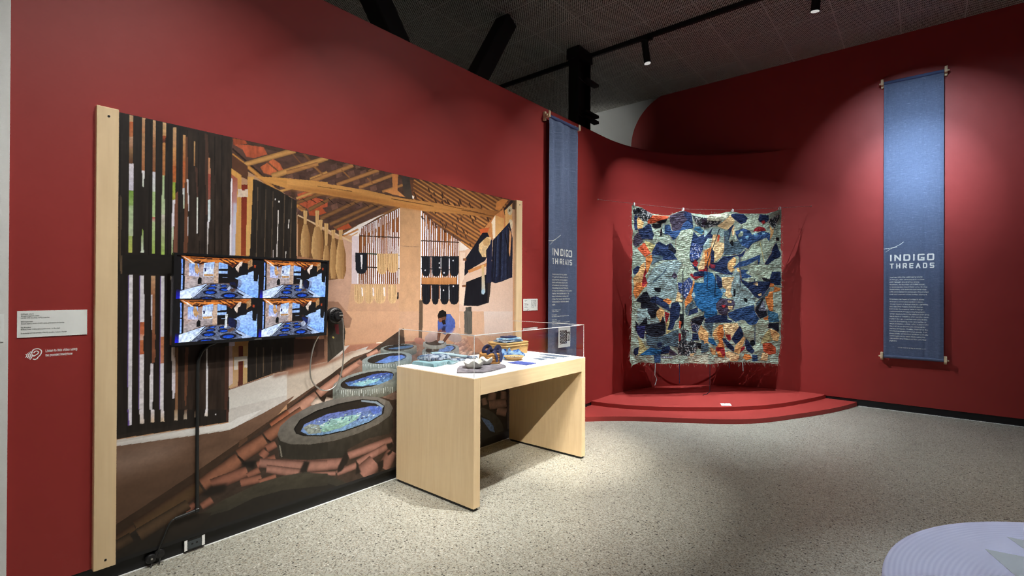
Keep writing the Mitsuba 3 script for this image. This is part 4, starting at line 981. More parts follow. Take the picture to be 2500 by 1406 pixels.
f 6e5340 - 0.2 120 60 40|667 470 889 493 1095 508 890 320 669 188
f 9a8070 - 0.2 120 50 40|666 687 849 676 1030 657 888 586 666 557
f 6d5140 - 0.2 40 40 0|1587 769 1910 931 2080 1032 2328 1084 2349 1068 2180 1003 2003 919 1838 824 1684 760 1587 714
v 553e2f 463425 0.2 60 30 0|1806 694 1578 736 1295 592 1031 459 860 379 669 290 669 196 774 248 917 320 1072 409 1288 504 1563 628
f 6a4c38 - 0 40 40 0|1288 596 1337 608 1334 534 1281 506
f 4a3a30 - 0.3 40 30 0|669 188 929 330 1231 522 1587 735 1948 952 2224 1060 2556 1232 2623 681 2470 -25 669 101
v 98786a 7d6456 0.3 30 20 0|1928 861 2160 997 2328 1070 2726 1114 3224 1022 3971 909 3974 544 2442 656
t cf9c86 8a5c48 0.16 30 30 0|2297 1082 2201 1047 2221 1016 2315 1053
t cf9c86 8a5c48 0.16 30 30 0|2146 1017 1977 940 2010 892 2174 977
t cf9c86 8a5c48 0.16 30 30 0|1965 928 1792 831 1832 776 2003 880
t cf9c86 8a5c48 0.16 30 30 0|1783 826 1578 725 1629 649 1824 768
t c07a58 7a4430 0.16 30 30 0|1591 730 1472 665 1518 598 1632 673
t a87156 4a3024 0.16 30 30 0|1679 739 1431 616 1478 539 1724 671
t a87156 4a3024 0.16 30 30 0|1423 608 1265 542 1312 452 1472 519
t a87156 4a3024 0.16 30 30 0|1263 523 1061 421 1108 333 1314 434
t 6a5034 4a3024 0.16 30 30 0|1051 415 747 282 792 185 1093 333
t 6a5034 4a3024 0.16 30 30 0|749 266 646 225 688 130 790 175
f 2a1c16 - 0 40 40 0|1448 567 1482 536 1488 544 1454 575
f 2a1c16 - 0 40 40 0|1278 495 1313 453 1320 460 1285 502
f 2c2218 - 0 40 40 0|764 236 817 219 796 192 753 221
t a8705a 5a3a2e 0.16 30 30 0|1326 425 1122 402 1149 321 1350 356
t a8705a 5a3a2e 0.16 30 30 0|1506 544 1443 531 1467 477 1527 497
t a8705a 5a3a2e 0.16 30 30 0|1434 511 1402 483 1449 433 1476 467
t a8705a 5a3a2e 0.16 30 30 0|1506 455 1389 436 1403 389 1528 382
t a8705a 5a3a2e 0.16 30 30 0|1401 401 1330 380 1347 341 1421 355
t a8705a 5a3a2e 0.16 30 30 0|1420 348 1291 355 1302 301 1432 292
t a8705a 5a3a2e 0.16 30 30 0|1512 325 1406 317 1417 286 1523 293
t a8705a 5a3a2e 0.16 30 30 0|1123 301 1068 274 1089 232 1148 251
t a8705a 5a3a2e 0.16 30 30 0|1035 297 985 268 1013 222 1060 257
f 2c221c - 0 40 40 8|1129 364 1221 351 1211 303 1110 299 1072 325
f 1f1916 - 0 40 40 6|1303 460 1396 443 1374 396 1296 440
t dcc8b8 a08878 0.16 30 30 0|1803 791 1753 744 1794 695 1857 727
t dcc8b8 a08878 0.16 30 30 0|1858 730 1922 702 1937 749 1873 776
v d4b0a0 8a6556 0.15 40 40 0|2659 1079 2661 1073 2659 1065 2652 1060 2642 1057 2633 1058 2626 1062 2623 1069 2625 1076 2632 1082 2642 1085 2651 1084
v a87c6c 8a6556 0.15 40 40 0|2652 1045 2653 1036 2644 1025 2629 1017 2611 1013 2595 1014 2585 1020 2584 1030 2592 1040 2607 1048 2625 1053 2642 1052
v b88c7c 8a6556 0.15 40 40 0|2267 956 2262 953 2249 952 2233 955 2218 960 2207 966 2204 972 2209 976 2221 976 2237 973 2252 968 2263 962
v a87c6c 8a6556 0.15 40 40 0|2535 1037 2535 1030 2530 1024 2522 1021 2512 1022 2503 1026 2499 1032 2499 1040 2504 1045 2512 1048 2522 1048 2531 1044
v b88c7c 8a6556 0.15 40 40 0|2440 1042 2435 1035 2423 1032 2406 1033 2389 1037 2378 1044 2374 1052 2379 1059 2392 1062 2408 1061 2425 1057 2437 1049
v b88c7c 8a6556 0.15 40 40 0|2458 1027 2456 1021 2446 1014 2431 1010 2414 1008 2401 1010 2394 1015 2396 1021 2406 1027 2421 1032 2438 1034 2451 1032
v b88c7c 8a6556 0.15 40 40 0|2210 1002 2209 996 2203 991 2195 989 2186 990 2178 994 2174 1000 2175 1006 2181 1011 2189 1013 2198 1012 2206 1008
v c9a090 8a6556 0.15 40 40 0|2335 1004 2330 997 2318 993 2302 994 2287 998 2276 1006 2273 1014 2278 1020 2289 1024 2305 1024 2320 1019 2331 1012
v b88c7c 8a6556 0.15 40 40 0|2247 991 2246 985 2237 979 2224 974 2209 971 2197 971 2191 974 2193 979 2201 985 2215 991 2229 994 2241 994
v a87c6c 8a6556 0.15 40 40 0|2497 998 2494 990 2482 984 2467 983 2451 986 2438 992 2434 1001 2437 1009 2448 1015 2464 1016 2480 1013 2492 1006
v d4b0a0 8a6556 0.15 40 40 0|2344 1004 2345 999 2341 993 2333 988 2324 986 2315 987 2310 990 2309 996 2313 1001 2321 1006 2330 1008 2338 1008
v c9a090 8a6556 0.15 40 40 0|2433 1055 2436 1047 2431 1037 2422 1029 2409 1024 2397 1024 2388 1029 2385 1037 2389 1046 2399 1054 2412 1059 2424 1059
v b88c7c 8a6556 0.15 40 40 0|2187 989 2185 981 2174 975 2159 972 2142 974 2130 979 2124 987 2127 995 2137 1001 2153 1003 2169 1002 2181 997
v b88c7c 8a6556 0.15 40 40 0|2434 1037 2432 1031 2424 1027 2411 1025 2399 1026 2389 1030 2385 1035 2387 1040 2395 1045 2407 1047 2420 1046 2430 1042
v a87c6c 8a6556 0.15 40 40 0|2542 1037 2542 1029 2537 1022 2527 1019 2515 1019 2505 1023 2500 1030 2500 1038 2505 1044 2515 1048 2527 1048 2537 1044
v a87c6c 8a6556 0.15 40 40 0|2600 1059 2598 1052 2586 1044 2568 1039 2549 1038 2534 1040 2527 1046 2529 1053 2540 1060 2558 1065 2577 1067 2593 1065
v b88c7c 8a6556 0.15 40 40 0|2218 1006 2220 999 2216 991 2208 984 2197 979 2186 978 2179 982 2177 989 2181 997 2189 1005 2200 1009 2211 1010
v a87c6c 8a6556 0.15 40 40 0|2644 1071 2640 1066 2626 1061 2606 1058 2586 1058 2571 1061 2564 1065 2568 1071 2582 1076 2601 1078 2622 1078 2637 1076
v d4b0a0 8a6556 0.15 40 40 0|2554 1039 2555 1031 2550 1023 2541 1018 2529 1017 2519 1021 2512 1027 2510 1036 2515 1043 2524 1048 2536 1049 2547 1046
v c9a090 8a6556 0.15 40 40 0|2646 1041 2643 1033 2630 1027 2612 1025 2593 1027 2579 1033 2573 1041 2576 1049 2589 1055 2607 1057 2626 1055 2640 1049
v b88c7c 8a6556 0.15 40 40 0|2514 1061 2516 1053 2509 1043 2496 1034 2481 1027 2467 1026 2458 1030 2457 1037 2463 1047 2476 1056 2491 1063 2505 1064
v a87c6c 8a6556 0.15 40 40 0|2429 1012 2425 1005 2412 1000 2394 999 2375 1002 2362 1009 2357 1017 2361 1024 2374 1029 2392 1030 2410 1026 2424 1020
v b88c7c 8a6556 0.15 40 40 0|2596 1033 2597 1025 2590 1016 2578 1006 2562 1000 2549 998 2540 1001 2539 1008 2545 1018 2558 1027 2573 1034 2587 1036
v a87c6c 8a6556 0.15 40 40 0|2596 1036 2594 1029 2585 1023 2570 1019 2554 1019 2541 1022 2534 1029 2536 1036 2546 1042 2561 1046 2577 1046 2590 1042
v b88c7c 8a6556 0.15 40 40 0|2455 1016 2456 1008 2449 998 2435 989 2419 982 2405 981 2396 985 2395 993 2402 1003 2416 1012 2432 1018 2446 1020
v c9a090 8a6556 0.15 40 40 0|2620 1042 2619 1035 2611 1027 2597 1020 2580 1018 2567 1019 2559 1024 2559 1032 2567 1040 2582 1046 2598 1049 2612 1048
v c9a090 8a6556 0.15 40 40 0|2227 971 2226 963 2217 955 2203 950 2186 949 2173 953 2166 960 2167 968 2176 976 2190 981 2207 982 2220 978
v d4b0a0 8a6556 0.15 40 40 0|2354 1010 2349 1004 2336 1002 2320 1003 2304 1009 2294 1016 2290 1024 2296 1030 2308 1032 2324 1031 2340 1026 2351 1018
v c9a090 8a6556 0.15 40 40 0|2600 1013 2597 1007 2587 1002 2572 999 2556 999 2543 1002 2537 1007 2540 1013 2550 1018 2565 1021 2581 1022 2594 1019
v b88c7c 8a6556 0.15 40 40 0|2349 989 2348 983 2341 978 2329 975 2317 973 2307 975 2302 979 2303 984 2310 989 2322 993 2334 994 2344 993
v d4b0a0 8a6556 0.15 40 40 0|2607 1060 2606 1053 2597 1046 2582 1040 2566 1038 2553 1039 2545 1044 2547 1051 2555 1058 2570 1063 2586 1066 2600 1065
v b88c7c 8a6556 0.15 40 40 0|2282 1021 2283 1013 2278 1003 2266 994 2252 989 2239 989 2230 994 2228 1002 2234 1012 2245 1020 2260 1025 2273 1026
v a87c6c 8a6556 0.15 40 40 0|2220 998 2218 991 2208 986 2194 984 2180 985 2169 990 2164 996 2166 1003 2176 1008 2190 1010 2204 1009 2215 1004
v d4b0a0 8a6556 0.15 40 40 0|2407 1014 2406 1007 2396 999 2381 993 2364 990 2350 990 2343 994 2344 1001 2353 1009 2369 1015 2385 1019 2400 1018
v b88c7c 8a6556 0.15 40 40 0|2241 1023 2242 1016 2236 1008 2225 1001 2213 998 2201 999 2194 1004 2193 1011 2199 1019 2209 1026 2222 1029 2234 1028
v b88c7c 8a6556 0.15 40 40 0|2321 979 2317 975 2308 973 2296 975 2284 979 2276 984 2274 989 2278 993 2287 995 2299 994 2310 990 2318 985
v b88c7c 8a6556 0.15 40 40 0|2708 1042 2702 1035 2687 1033 2667 1034 2648 1040 2635 1047 2631 1056 2637 1062 2651 1065 2671 1063 2690 1058 2704 1050
v c9a090 8a6556 0.15 40 40 0|2710 1026 2706 1021 2692 1018 2673 1017 2654 1018 2639 1022 2634 1027 2638 1032 2651 1035 2670 1036 2690 1035 2704 1031
v b88c7c 8a6556 0.15 40 40 0|2197 975 2195 968 2189 963 2180 961 2171 964 2164 970 2161 977 2163 984 2169 989 2178 990 2187 988 2194 982
v c9a090 8a6556 0.15 40 40 0|2619 1010 2621 1001 2616 991 2604 982 2589 978 2575 980 2565 986 2563 995 2568 1005 2580 1013 2595 1017 2609 1016
v c9a090 8a6556 0.15 40 40 0|2605 1048 2600 1041 2591 1037 2579 1037 2568 1042 2561 1049 2560 1058 2564 1065 2574 1069 2585 1069 2596 1065 2604 1057
v b88c7c 8a6556 0.15 40 40 0|2344 985 2340 978 2333 973 2324 973 2315 977 2310 985 2309 993 2313 1001 2320 1005 2329 1005 2337 1001 2343 994
v d4b0a0 8a6556 0.15 40 40 0|2573 996 2568 992 2553 989 2534 989 2515 992 2500 996 2495 1002 2500 1007 2514 1009 2533 1009 2553 1006 2567 1002
v b88c7c 8a6556 0.15 40 40 0|2222 948 2220 942 2212 936 2198 931 2184 929 2172 931 2166 935 2167 941 2176 947 2189 952 2204 954 2216 953
v d4b0a0 8a6556 0.15 40 40 0|2342 992 2341 984 2333 976 2319 970 2303 968 2290 969 2283 975 2283 982 2292 990 2305 996 2321 999 2334 997
v c9a090 8a6556 0.15 40 40 0|2670 1066 2672 1057 2667 1048 2657 1043 2645 1042 2634 1045 2626 1053 2624 1062 2628 1070 2638 1076 2650 1077 2662 1073
v d8b09c 9a7262 0.15 40 40 0|3192 961 3194 952 3186 941 3172 932 3155 928 3144 931 3142 939 3149 950 3164 959 3180 963
v c89c88 9a7262 0.15 40 40 0|3287 1045 3288 1036 3276 1024 3256 1011 3237 1005 3225 1006 3225 1014 3237 1027 3256 1039 3275 1046
v d8b09c 9a7262 0.15 40 40 0|3191 1097 3192 1089 3182 1076 3164 1065 3146 1059 3135 1060 3135 1068 3145 1081 3162 1092 3180 1098
v d8b09c 9a7262 0.15 40 40 0|3170 1028 3173 1018 3163 1004 3144 992 3124 986 3110 989 3107 1000 3117 1013 3136 1025 3156 1031
v c89c88 9a7262 0.15 40 40 0|3177 1080 3178 1070 3167 1057 3148 1044 3129 1038 3116 1040 3115 1049 3126 1062 3145 1075 3164 1081
v c89c88 9a7262 0.15 40 40 0|3277 955 3281 945 3273 933 3258 923 3240 920 3227 923 3223 933 3231 945 3246 955 3264 958
v c89c88 9a7262 0.15 40 40 0|3270 1091 3274 1081 3268 1070 3255 1062 3239 1059 3227 1063 3223 1072 3228 1083 3242 1091 3258 1094
v e0bca8 9a7262 0.15 40 40 0|3358 950 3361 941 3352 929 3335 918 3317 914 3304 917 3301 927 3310 939 3326 949 3345 953
v c89c88 9a7262 0.15 40 40 0|3170 1107 3171 1098 3162 1086 3145 1075 3127 1069 3116 1071 3114 1080 3123 1092 3140 1103 3158 1109
v c89c88 9a7262 0.15 40 40 0|3376 1040 3378 1029 3367 1015 3346 1002 3325 996 3310 999 3308 1009 3319 1023 3340 1036 3361 1042
v c89c88 9a7262 0.15 40 40 0|3190 987 3194 978 3189 966 3175 958 3159 955 3147 960 3142 969 3148 980 3161 989 3177 992
v c89c88 9a7262 0.15 40 40 0|3202 1038 3206 1030 3200 1021 3188 1013 3175 1011 3164 1014 3161 1022 3166 1031 3178 1039 3191 1042
v d8b09c 9a7262 0.15 40 40 0|3163 1016 3166 1006 3157 994 3140 983 3122 978 3109 981 3106 991 3115 1003 3132 1014 3150 1019
v d8b09c 9a7262 0.15 40 40 0|3181 1054 3183 1044 3174 1030 3156 1018 3136 1013 3122 1016 3119 1026 3129 1040 3147 1051 3167 1057
v c89c88 9a7262 0.15 40 40 0|3305 983 3307 974 3300 964 3285 955 3269 951 3258 953 3255 962 3263 972 3278 981 3294 985
v d8b09c 9a7262 0.15 40 40 0|3195 1075 3198 1064 3188 1050 3169 1038 3149 1033 3135 1036 3132 1047 3142 1060 3160 1072 3181 1078
v e0bca8 9a7262 0.15 40 40 0|3154 982 3157 975 3153 967 3143 961 3132 959 3123 961 3120 968 3124 976 3134 982 3146 985
v e0bca8 9a7262 0.15 40 40 0|3236 981 3240 973 3236 963 3225 957 3212 955 3201 959 3197 967 3201 976 3212 982 3225 984
v c89c88 9a7262 0.15 40 40 0|3277 1051 3281 1044 3276 1035 3266 1028 3253 1026 3243 1030 3239 1037 3243 1046 3254 1053 3266 1055
v d8b09c 9a7262 0.15 40 40 0|3242 1030 3246 1020 3239 1008 3224 999 3206 995 3193 999 3189 1009 3196 1021 3211 1031 3228 1034
v c89c88 9a7262 0.15 40 40 0|3370 1065 3373 1058 3369 1051 3359 1044 3348 1042 3339 1045 3336 1052 3340 1059 3350 1066 3361 1068
v d8b09c 9a7262 0.15 40 40 0|3191 1036 3192 1028 3182 1017 3165 1006 3149 1001 3138 1002 3138 1010 3147 1021 3164 1031 3180 1037
v d8b09c 9a7262 0.15 40 40 0|3254 1026 3257 1016 3250 1004 3234 994 3216 990 3203 994 3200 1003 3208 1015 3223 1025 3241 1029
v d8b09c 9a7262 0.15 40 40 0|3344 1060 3348 1050 3340 1037 3322 1026 3303 1022 3290 1026 3286 1036 3294 1049 3311 1059 3330 1064
v c89c88 9a7262 0.15 40 40 0|3277 1027 3280 1021 3275 1012 3265 1006 3253 1003 3243 1006 3240 1013 3245 1021 3255 1028 3268 1030
v c89c88 9a7262 0.15 40 40 0|3288 1058 3290 1048 3283 1037 3267 1027 3250 1023 3237 1026 3235 1035 3242 1046 3258 1056 3275 1061
v d8b09c 9a7262 0.15 40 40 0|3379 1041 3384 1032 3380 1022 3369 1015 3354 1013 3342 1018 3336 1027 3340 1037 3351 1045 3366 1046
v d8b09c 9a7262 0.15 40 40 0|3298 1086 3303 1078 3298 1068 3286 1060 3272 1058 3261 1062 3257 1070 3261 1080 3273 1087 3287 1090
v d8b09c 9a7262 0.15 40 40 0|3370 1047 3374 1037 3367 1025 3351 1015 3333 1012 3320 1016 3316 1025 3323 1037 3339 1047 3357 1051
v e0bca8 9a7262 0.15 40 40 0|3252 1086 3256 1078 3253 1069 3244 1063 3232 1062 3222 1066 3217 1074 3220 1082 3229 1088 3241 1090
v d8b09c 9a7262 0.15 40 40 0|3252 1087 3256 1080 3252 1071 3242 1065 3229 1063 3220 1066 3216 1073 3220 1082 3230 1088 3243 1090
v d8b09c 9a7262 0.15 40 40 0|3247 1054 3249 1044 3239 1032 3221 1020 3202 1015 3190 1017 3188 1026 3198 1039 3215 1050 3234 1056
v c89c88 9a7262 0.15 40 40 0|3332 1059 3334 1049 3324 1036 3306 1025 3286 1019 3273 1022 3270 1031 3280 1045 3299 1056 3318 1062
v c89c88 9a7262 0.15 40 40 0|3199 989 3201 979 3192 967 3176 957 3158 952 3146 955 3144 964 3152 976 3168 987 3186 991
v e0bca8 9a7262 0.15 40 40 0|3370 964 3372 955 3364 943 3348 933 3330 929 3318 933 3315 942 3323 953 3339 963 3357 967
v e0bca8 9a7262 0.15 40 40 0|3236 1083 3240 1074 3233 1063 3219 1054 3203 1051 3191 1054 3188 1063 3194 1074 3208 1083 3224 1087
v d8b09c 9a7262 0.15 40 40 0|3262 962 3266 954 3263 945 3254 939 3241 938 3230 943 3226 951 3229 959 3239 965 3251 966
v e0bca8 9a7262 0.15 40 40 0|3250 1020 3253 1011 3246 1000 3232 992 3217 988 3205 992 3202 1000 3208 1011 3222 1020 3238 1023
v d8b09c 9a7262 0.15 40 40 0|3367 1070 3372 1062 3369 1053 3359 1046 3345 1045 3334 1049 3329 1058 3332 1067 3343 1073 3356 1075
v e0bca8 9a7262 0.15 40 40 0|3164 998 3168 990 3162 980 3150 972 3136 970 3125 973 3122 981 3127 991 3139 999 3153 1001
v d8b09c 9a7262 0.15 40 40 0|3324 1087 3327 1077 3319 1065 3303 1054 3284 1050 3271 1054 3267 1063 3275 1076 3292 1086 3310 1091
v c89c88 9a7262 0.15 40 40 0|3248 1055 3250 1047 3243 1036 3229 1027 3214 1023 3203 1026 3200 1034 3208 1044 3221 1053 3237 1057
v d8b09c 9a7262 0.15 40 40 0|3274 962 3276 954 3268 943 3254 935 3239 931 3228 933 3226 941 3234 951 3248 960 3263 964
v d8b09c 9a7262 0.15 40 40 0|3376 1045 3378 1036 3370 1024 3353 1014 3336 1009 3323 1012 3321 1021 3329 1033 3346 1043 3363 1048
v e0bca8 9a7262 0.15 40 40 0|3235 1090 3239 1081 3232 1070 3219 1061 3203 1058 3191 1061 3188 1070 3194 1081 3208 1089 3223 1093
v e0bca8 9a7262 0.15 40 40 0|3253 1076 3254 1068 3242 1055 3223 1043 3204 1036 3193 1037 3192 1046 3203 1059 3222 1071 3241 1078
v c89c88 9a7262 0.15 40 40 0|3266 1018 3266 1009 3254 997 3236 985 3217 978 3205 980 3204 988 3216 1001 3234 1013 3254 1019
v d8b09c 9a7262 0.15 40 40 0|3293 1027 3293 1018 3282 1005 3262 993 3243 986 3230 987 3230 996 3241 1009 3261 1021 3280 1028
v c89c88 9a7262 0.15 40 40 0|3313 1036 3316 1026 3307 1013 3289 1001 3269 997 3256 1000 3253 1010 3262 1023 3279 1034 3299 1039
v e0bca8 9a7262 0.15 40 40 0|3296 1067 3300 1058 3294 1046 3280 1038 3264 1035 3251 1039 3247 1048 3253 1059 3267 1068 3283 1071
v d8b09c 9a7262 0.15 40 40 0|3219 1010 3223 1000 3216 988 3200 978 3182 974 3169 978 3165 988 3172 1000 3188 1010 3206 1014
v c89c88 9a7262 0.15 40 40 0|3307 1075 3312 1067 3309 1057 3299 1050 3285 1049 3273 1054 3268 1063 3271 1072 3281 1079 3295 1080
v c89c88 9a7262 0.15 40 40 0|3343 999 3349 990 3346 981 3336 974 3322 974 3310 979 3304 988 3307 998 3317 1004 3331 1004
v c89c88 9a7262 0.15 40 40 0|3200 1058 3201 1050 3191 1038 3174 1027 3157 1021 3146 1022 3145 1030 3155 1042 3172 1053 3189 1059
v c89c88 9a7262 0.15 40 40 0|3356 1043 3359 1035 3353 1025 3340 1017 3326 1014 3315 1017 3312 1025 3318 1035 3330 1043 3345 1046
v e0bca8 9a7262 0.15 40 40 0|3166 1058 3171 1049 3168 1039 3157 1032 3143 1031 3131 1036 3126 1045 3130 1054 3140 1061 3154 1063
v d8b09c 9a7262 0.15 40 40 0|3356 1011 3360 1003 3356 994 3345 987 3332 985 3321 989 3318 997 3322 1006 3332 1012 3345 1014
v e0bca8 9a7262 0.15 40 40 0|3254 959 3257 950 3250 938 3235 929 3218 925 3206 929 3203 938 3210 949 3225 958 3241 962
v d8b09c 9a7262 0.15 40 40 0|3281 962 3283 952 3271 939 3252 927 3232 921 3219 923 3218 933 3229 946 3248 958 3268 964
v e0bca8 9a7262 0.15 40 40 0|3197 1070 3199 1062 3190 1051 3174 1041 3158 1036 3148 1037 3147 1045 3155 1056 3171 1066 3187 1071
v c99a80 b88a70 0.12 40 40 0|3284 1109 3442 1087 3576 969 3593 921 3379 953
v c08878 a06c5c 0.1 40 40 0|2782 1089 2779 1084 2774 1081 2768 1079 2761 1077 2753 1076 2743 1077 2734 1078 2724 1080 2714 1083 2705 1087 2696 1092 2689 1097 2682 1102 2677 1108 2673 1113 2671 1119 2671 1124 2672 1128 2675 1132 2679 1136 2685 1138 2692 1140 2700 1140 2709 1140 2719 1139 2729 1137 2738 1134 2748 1130 2756 1126 2764 1121 2771 1115 2776 1110 2780 1104 2783 1098 2783 1093
v 7d8684 6a6a60 0.3 24 50 0|2695 1065 2693 1061 2686 1057 2675 1053 2660 1049 2641 1046 2618 1044 2593 1043 2567 1042 2539 1042 2510 1042 2482 1044 2455 1046 2429 1048 2406 1052 2385 1055 2367 1059 2353 1063 2342 1068 2336 1072 2333 1076 2334 1029 2336 1024 2343 1020 2353 1015 2368 1011 2385 1007 2406 1003 2430 1000 2455 997 2483 994 2511 993 2539 992 2567 992 2594 992 2619 994 2641 996 2660 998 2675 1002 2686 1005 2693 1010 2695 1014
v 98a09e 868a84 0.2 24 24 0|2695 1065 2692 1060 2684 1056 2670 1051 2652 1048 2629 1045 2602 1043 2573 1042 2542 1042 2510 1042 2479 1044 2449 1046 2421 1049 2396 1053 2375 1057 2357 1062 2344 1067 2336 1072 2333 1076 2336 1081 2343 1086 2355 1090 2372 1093 2392 1096 2417 1098 2444 1100 2474 1100 2505 1100 2537 1099 2568 1097 2597 1094 2624 1090 2648 1086 2667 1081 2682 1076 2691 1071
f 2a2522 - 0 40 40 0|2664 1067 2662 1062 2655 1058 2643 1054 2628 1051 2609 1048 2587 1047 2562 1046 2537 1045 2510 1046 2484 1047 2459 1049 2435 1052 2414 1055 2396 1059 2381 1063 2370 1067 2363 1072 2361 1076 2363 1080 2369 1085 2379 1088 2393 1091 2411 1094 2431 1096 2454 1097 2479 1098 2505 1098 2532 1097 2558 1095 2582 1092 2605 1089 2625 1085 2641 1081 2653 1076 2661 1072
f 3a332e - 0.15 40 40 0|2656 1067 2654 1064 2648 1060 2637 1057 2622 1054 2604 1052 2583 1051 2560 1050 2535 1050 2510 1051 2485 1052 2461 1054 2438 1056 2418 1059 2401 1062 2387 1065 2376 1069 2370 1072 2367 1076 2369 1079 2375 1083 2385 1086 2398 1088 2415 1090 2435 1092 2457 1093 2481 1093 2506 1093 2531 1092 2556 1090 2579 1088 2601 1085 2619 1082 2635 1079 2646 1075 2654 1071
f 5a7aa0 - 0.3 14 8 0|2394 1072 2555 1082 2658 1080 2652 1062 2508 1058
v 8b9496 7a7e78 0.3 24 50 0|3190 1015 3188 1008 3181 1001 3168 995 3150 989 3127 984 3100 980 3071 977 3039 975 3005 974 2971 974 2937 975 2904 977 2874 980 2845 984 2820 989 2798 995 2781 1001 2768 1007 2759 1013 2756 1020 2756 960 2760 954 2768 947 2781 940 2799 934 2820 929 2846 924 2874 919 2905 916 2938 913 2972 912 3006 911 3039 912 3071 914 3101 916 3127 920 3150 925 3168 931 3181 937 3189 944 3190 951
v a0a8a8 8a908c 0.2 24 24 0|3190 1015 3188 1007 3178 1000 3162 993 3140 987 3113 982 3081 978 3046 975 3009 974 2971 974 2934 975 2897 978 2864 982 2833 986 2807 992 2786 999 2770 1005 2760 1013 2756 1020 2758 1027 2766 1034 2780 1041 2800 1047 2824 1052 2853 1056 2886 1059 2921 1061 2958 1062 2996 1061 3034 1059 3069 1055 3102 1051 3131 1045 3155 1038 3174 1031 3185 1023
f 2a2522 - 0 40 40 0|3148 1017 3146 1010 3138 1004 3125 998 3107 993 3085 989 3060 985 3031 983 3001 982 2970 982 2939 983 2910 985 2882 988 2857 992 2835 997 2818 1002 2805 1008 2796 1014 2793 1020 2795 1027 2801 1033 2813 1038 2829 1043 2849 1047 2873 1051 2900 1053 2929 1055 2959 1055 2990 1055 3021 1053 3050 1050 3077 1046 3100 1041 3120 1036 3134 1030 3144 1023
f 3a332e - 0.15 40 40 0|3139 1017 3137 1011 3130 1006 3117 1001 3100 997 3079 993 3055 990 3028 988 2999 987 2969 987 2940 988 2912 990 2885 993 2862 996 2841 1000 2824 1005 2812 1010 2804 1015 2801 1020 2802 1026 2809 1031 2820 1035 2835 1040 2855 1043 2878 1046 2903 1048 2931 1050 2960 1050 2990 1049 3019 1048 3046 1045 3072 1042 3094 1038 3113 1033 3126 1028 3135 1022
f 5d84c0 - 0.5 16 8 0|2924 996 2978 1042 3106 1037 3135 1016 3077 987
v 9aa0a0 8a8e88 0.3 24 50 0|3034 1069 3032 1065 3027 1062 3019 1059 3007 1057 2993 1055 2977 1054 2958 1053 2938 1053 2918 1054 2896 1056 2875 1058 2855 1060 2836 1063 2818 1067 2803 1071 2789 1075 2779 1079 2771 1083 2766 1087 2765 1091 2765 1061 2766 1057 2771 1053 2779 1049 2790 1044 2803 1040 2818 1037 2836 1033 2855 1030 2876 1027 2897 1025 2918 1023 2939 1022 2958 1022 2977 1022 2993 1024 3008 1025 3019 1028 3028 1031 3033 1034 3034 1038
v a8aead 909490 0.2 24 24 0|3034 1069 3032 1065 3026 1061 3015 1058 3001 1056 2984 1054 2964 1053 2943 1053 2920 1054 2896 1056 2873 1058 2851 1061 2830 1064 2811 1068 2795 1073 2782 1077 2772 1082 2767 1086 2765 1091 2767 1095 2772 1098 2782 1101 2795 1104 2811 1105 2830 1106 2850 1107 2873 1106 2896 1105 2920 1103 2942 1100 2964 1096 2984 1092 3001 1088 3015 1083 3026 1078 3032 1074
f 2a2522 - 0 40 40 0|3007 1072 3006 1068 3001 1065 2992 1062 2981 1059 2967 1058 2951 1057 2934 1057 2915 1057 2896 1059 2877 1061 2859 1063 2842 1066 2827 1069 2814 1073 2803 1077 2796 1081 2791 1085 2789 1089 2791 1093 2795 1096 2803 1099 2814 1101 2827 1103 2842 1104 2859 1104 2877 1104 2896 1103 2915 1101 2934 1099 2951 1096 2967 1092 2981 1088 2992 1084 3001 1080 3006 1076
f 3a332e - 0.15 40 40 0|2999 1072 2997 1070 2993 1067 2985 1065 2975 1063 2962 1062 2947 1062 2931 1062 2914 1063 2896 1064 2879 1065 2862 1068 2846 1070 2832 1073 2820 1076 2810 1079 2803 1082 2798 1086 2797 1089 2798 1091 2803 1094 2810 1096 2820 1097 2832 1099 2846 1099 2862 1099 2879 1099 2896 1098 2914 1096 2931 1094 2947 1091 2962 1089 2975 1085 2985 1082 2993 1079 2997 1076
v 98a6a6 78827c 0.3 24 50 0|2644 994 2642 986 2634 978 2619 971 2599 964 2574 958 2545 954 2512 950 2476 947 2439 946 2402 946 2364 947 2329 949 2295 952 2264 956 2236 961 2213 967 2194 974 2179 980 2170 988 2167 995 2167 928 2171 921 2180 913 2194 906 2213 900 2237 894 2264 888 2295 883 2329 880 2365 877 2402 876 2440 875 2477 876 2512 878 2545 882 2575 886 2600 892 2620 898 2634 905 2643 913 2645 921
v a6b2b4 8c9694 0.2 24 24 0|2644 994 2642 985 2631 977 2613 969 2589 962 2558 956 2523 951 2484 948 2443 946 2402 946 2360 947 2321 949 2284 953 2251 958 2222 964 2199 971 2182 979 2171 987 2167 995 2169 1003 2177 1011 2192 1018 2214 1025 2240 1031 2272 1036 2307 1040 2346 1042 2387 1043 2429 1043 2470 1041 2509 1037 2546 1033 2578 1027 2605 1019 2626 1011 2639 1003
f 2a2522 - 0 40 40 0|2589 995 2587 988 2579 981 2565 975 2546 969 2523 965 2495 961 2465 958 2433 957 2400 957 2368 957 2336 959 2307 963 2281 967 2258 971 2239 977 2226 983 2217 989 2213 996 2215 1002 2222 1009 2234 1015 2251 1020 2272 1025 2297 1029 2325 1032 2356 1033 2388 1034 2421 1034 2454 1032 2485 1030 2513 1026 2538 1021 2559 1015 2575 1009 2585 1002
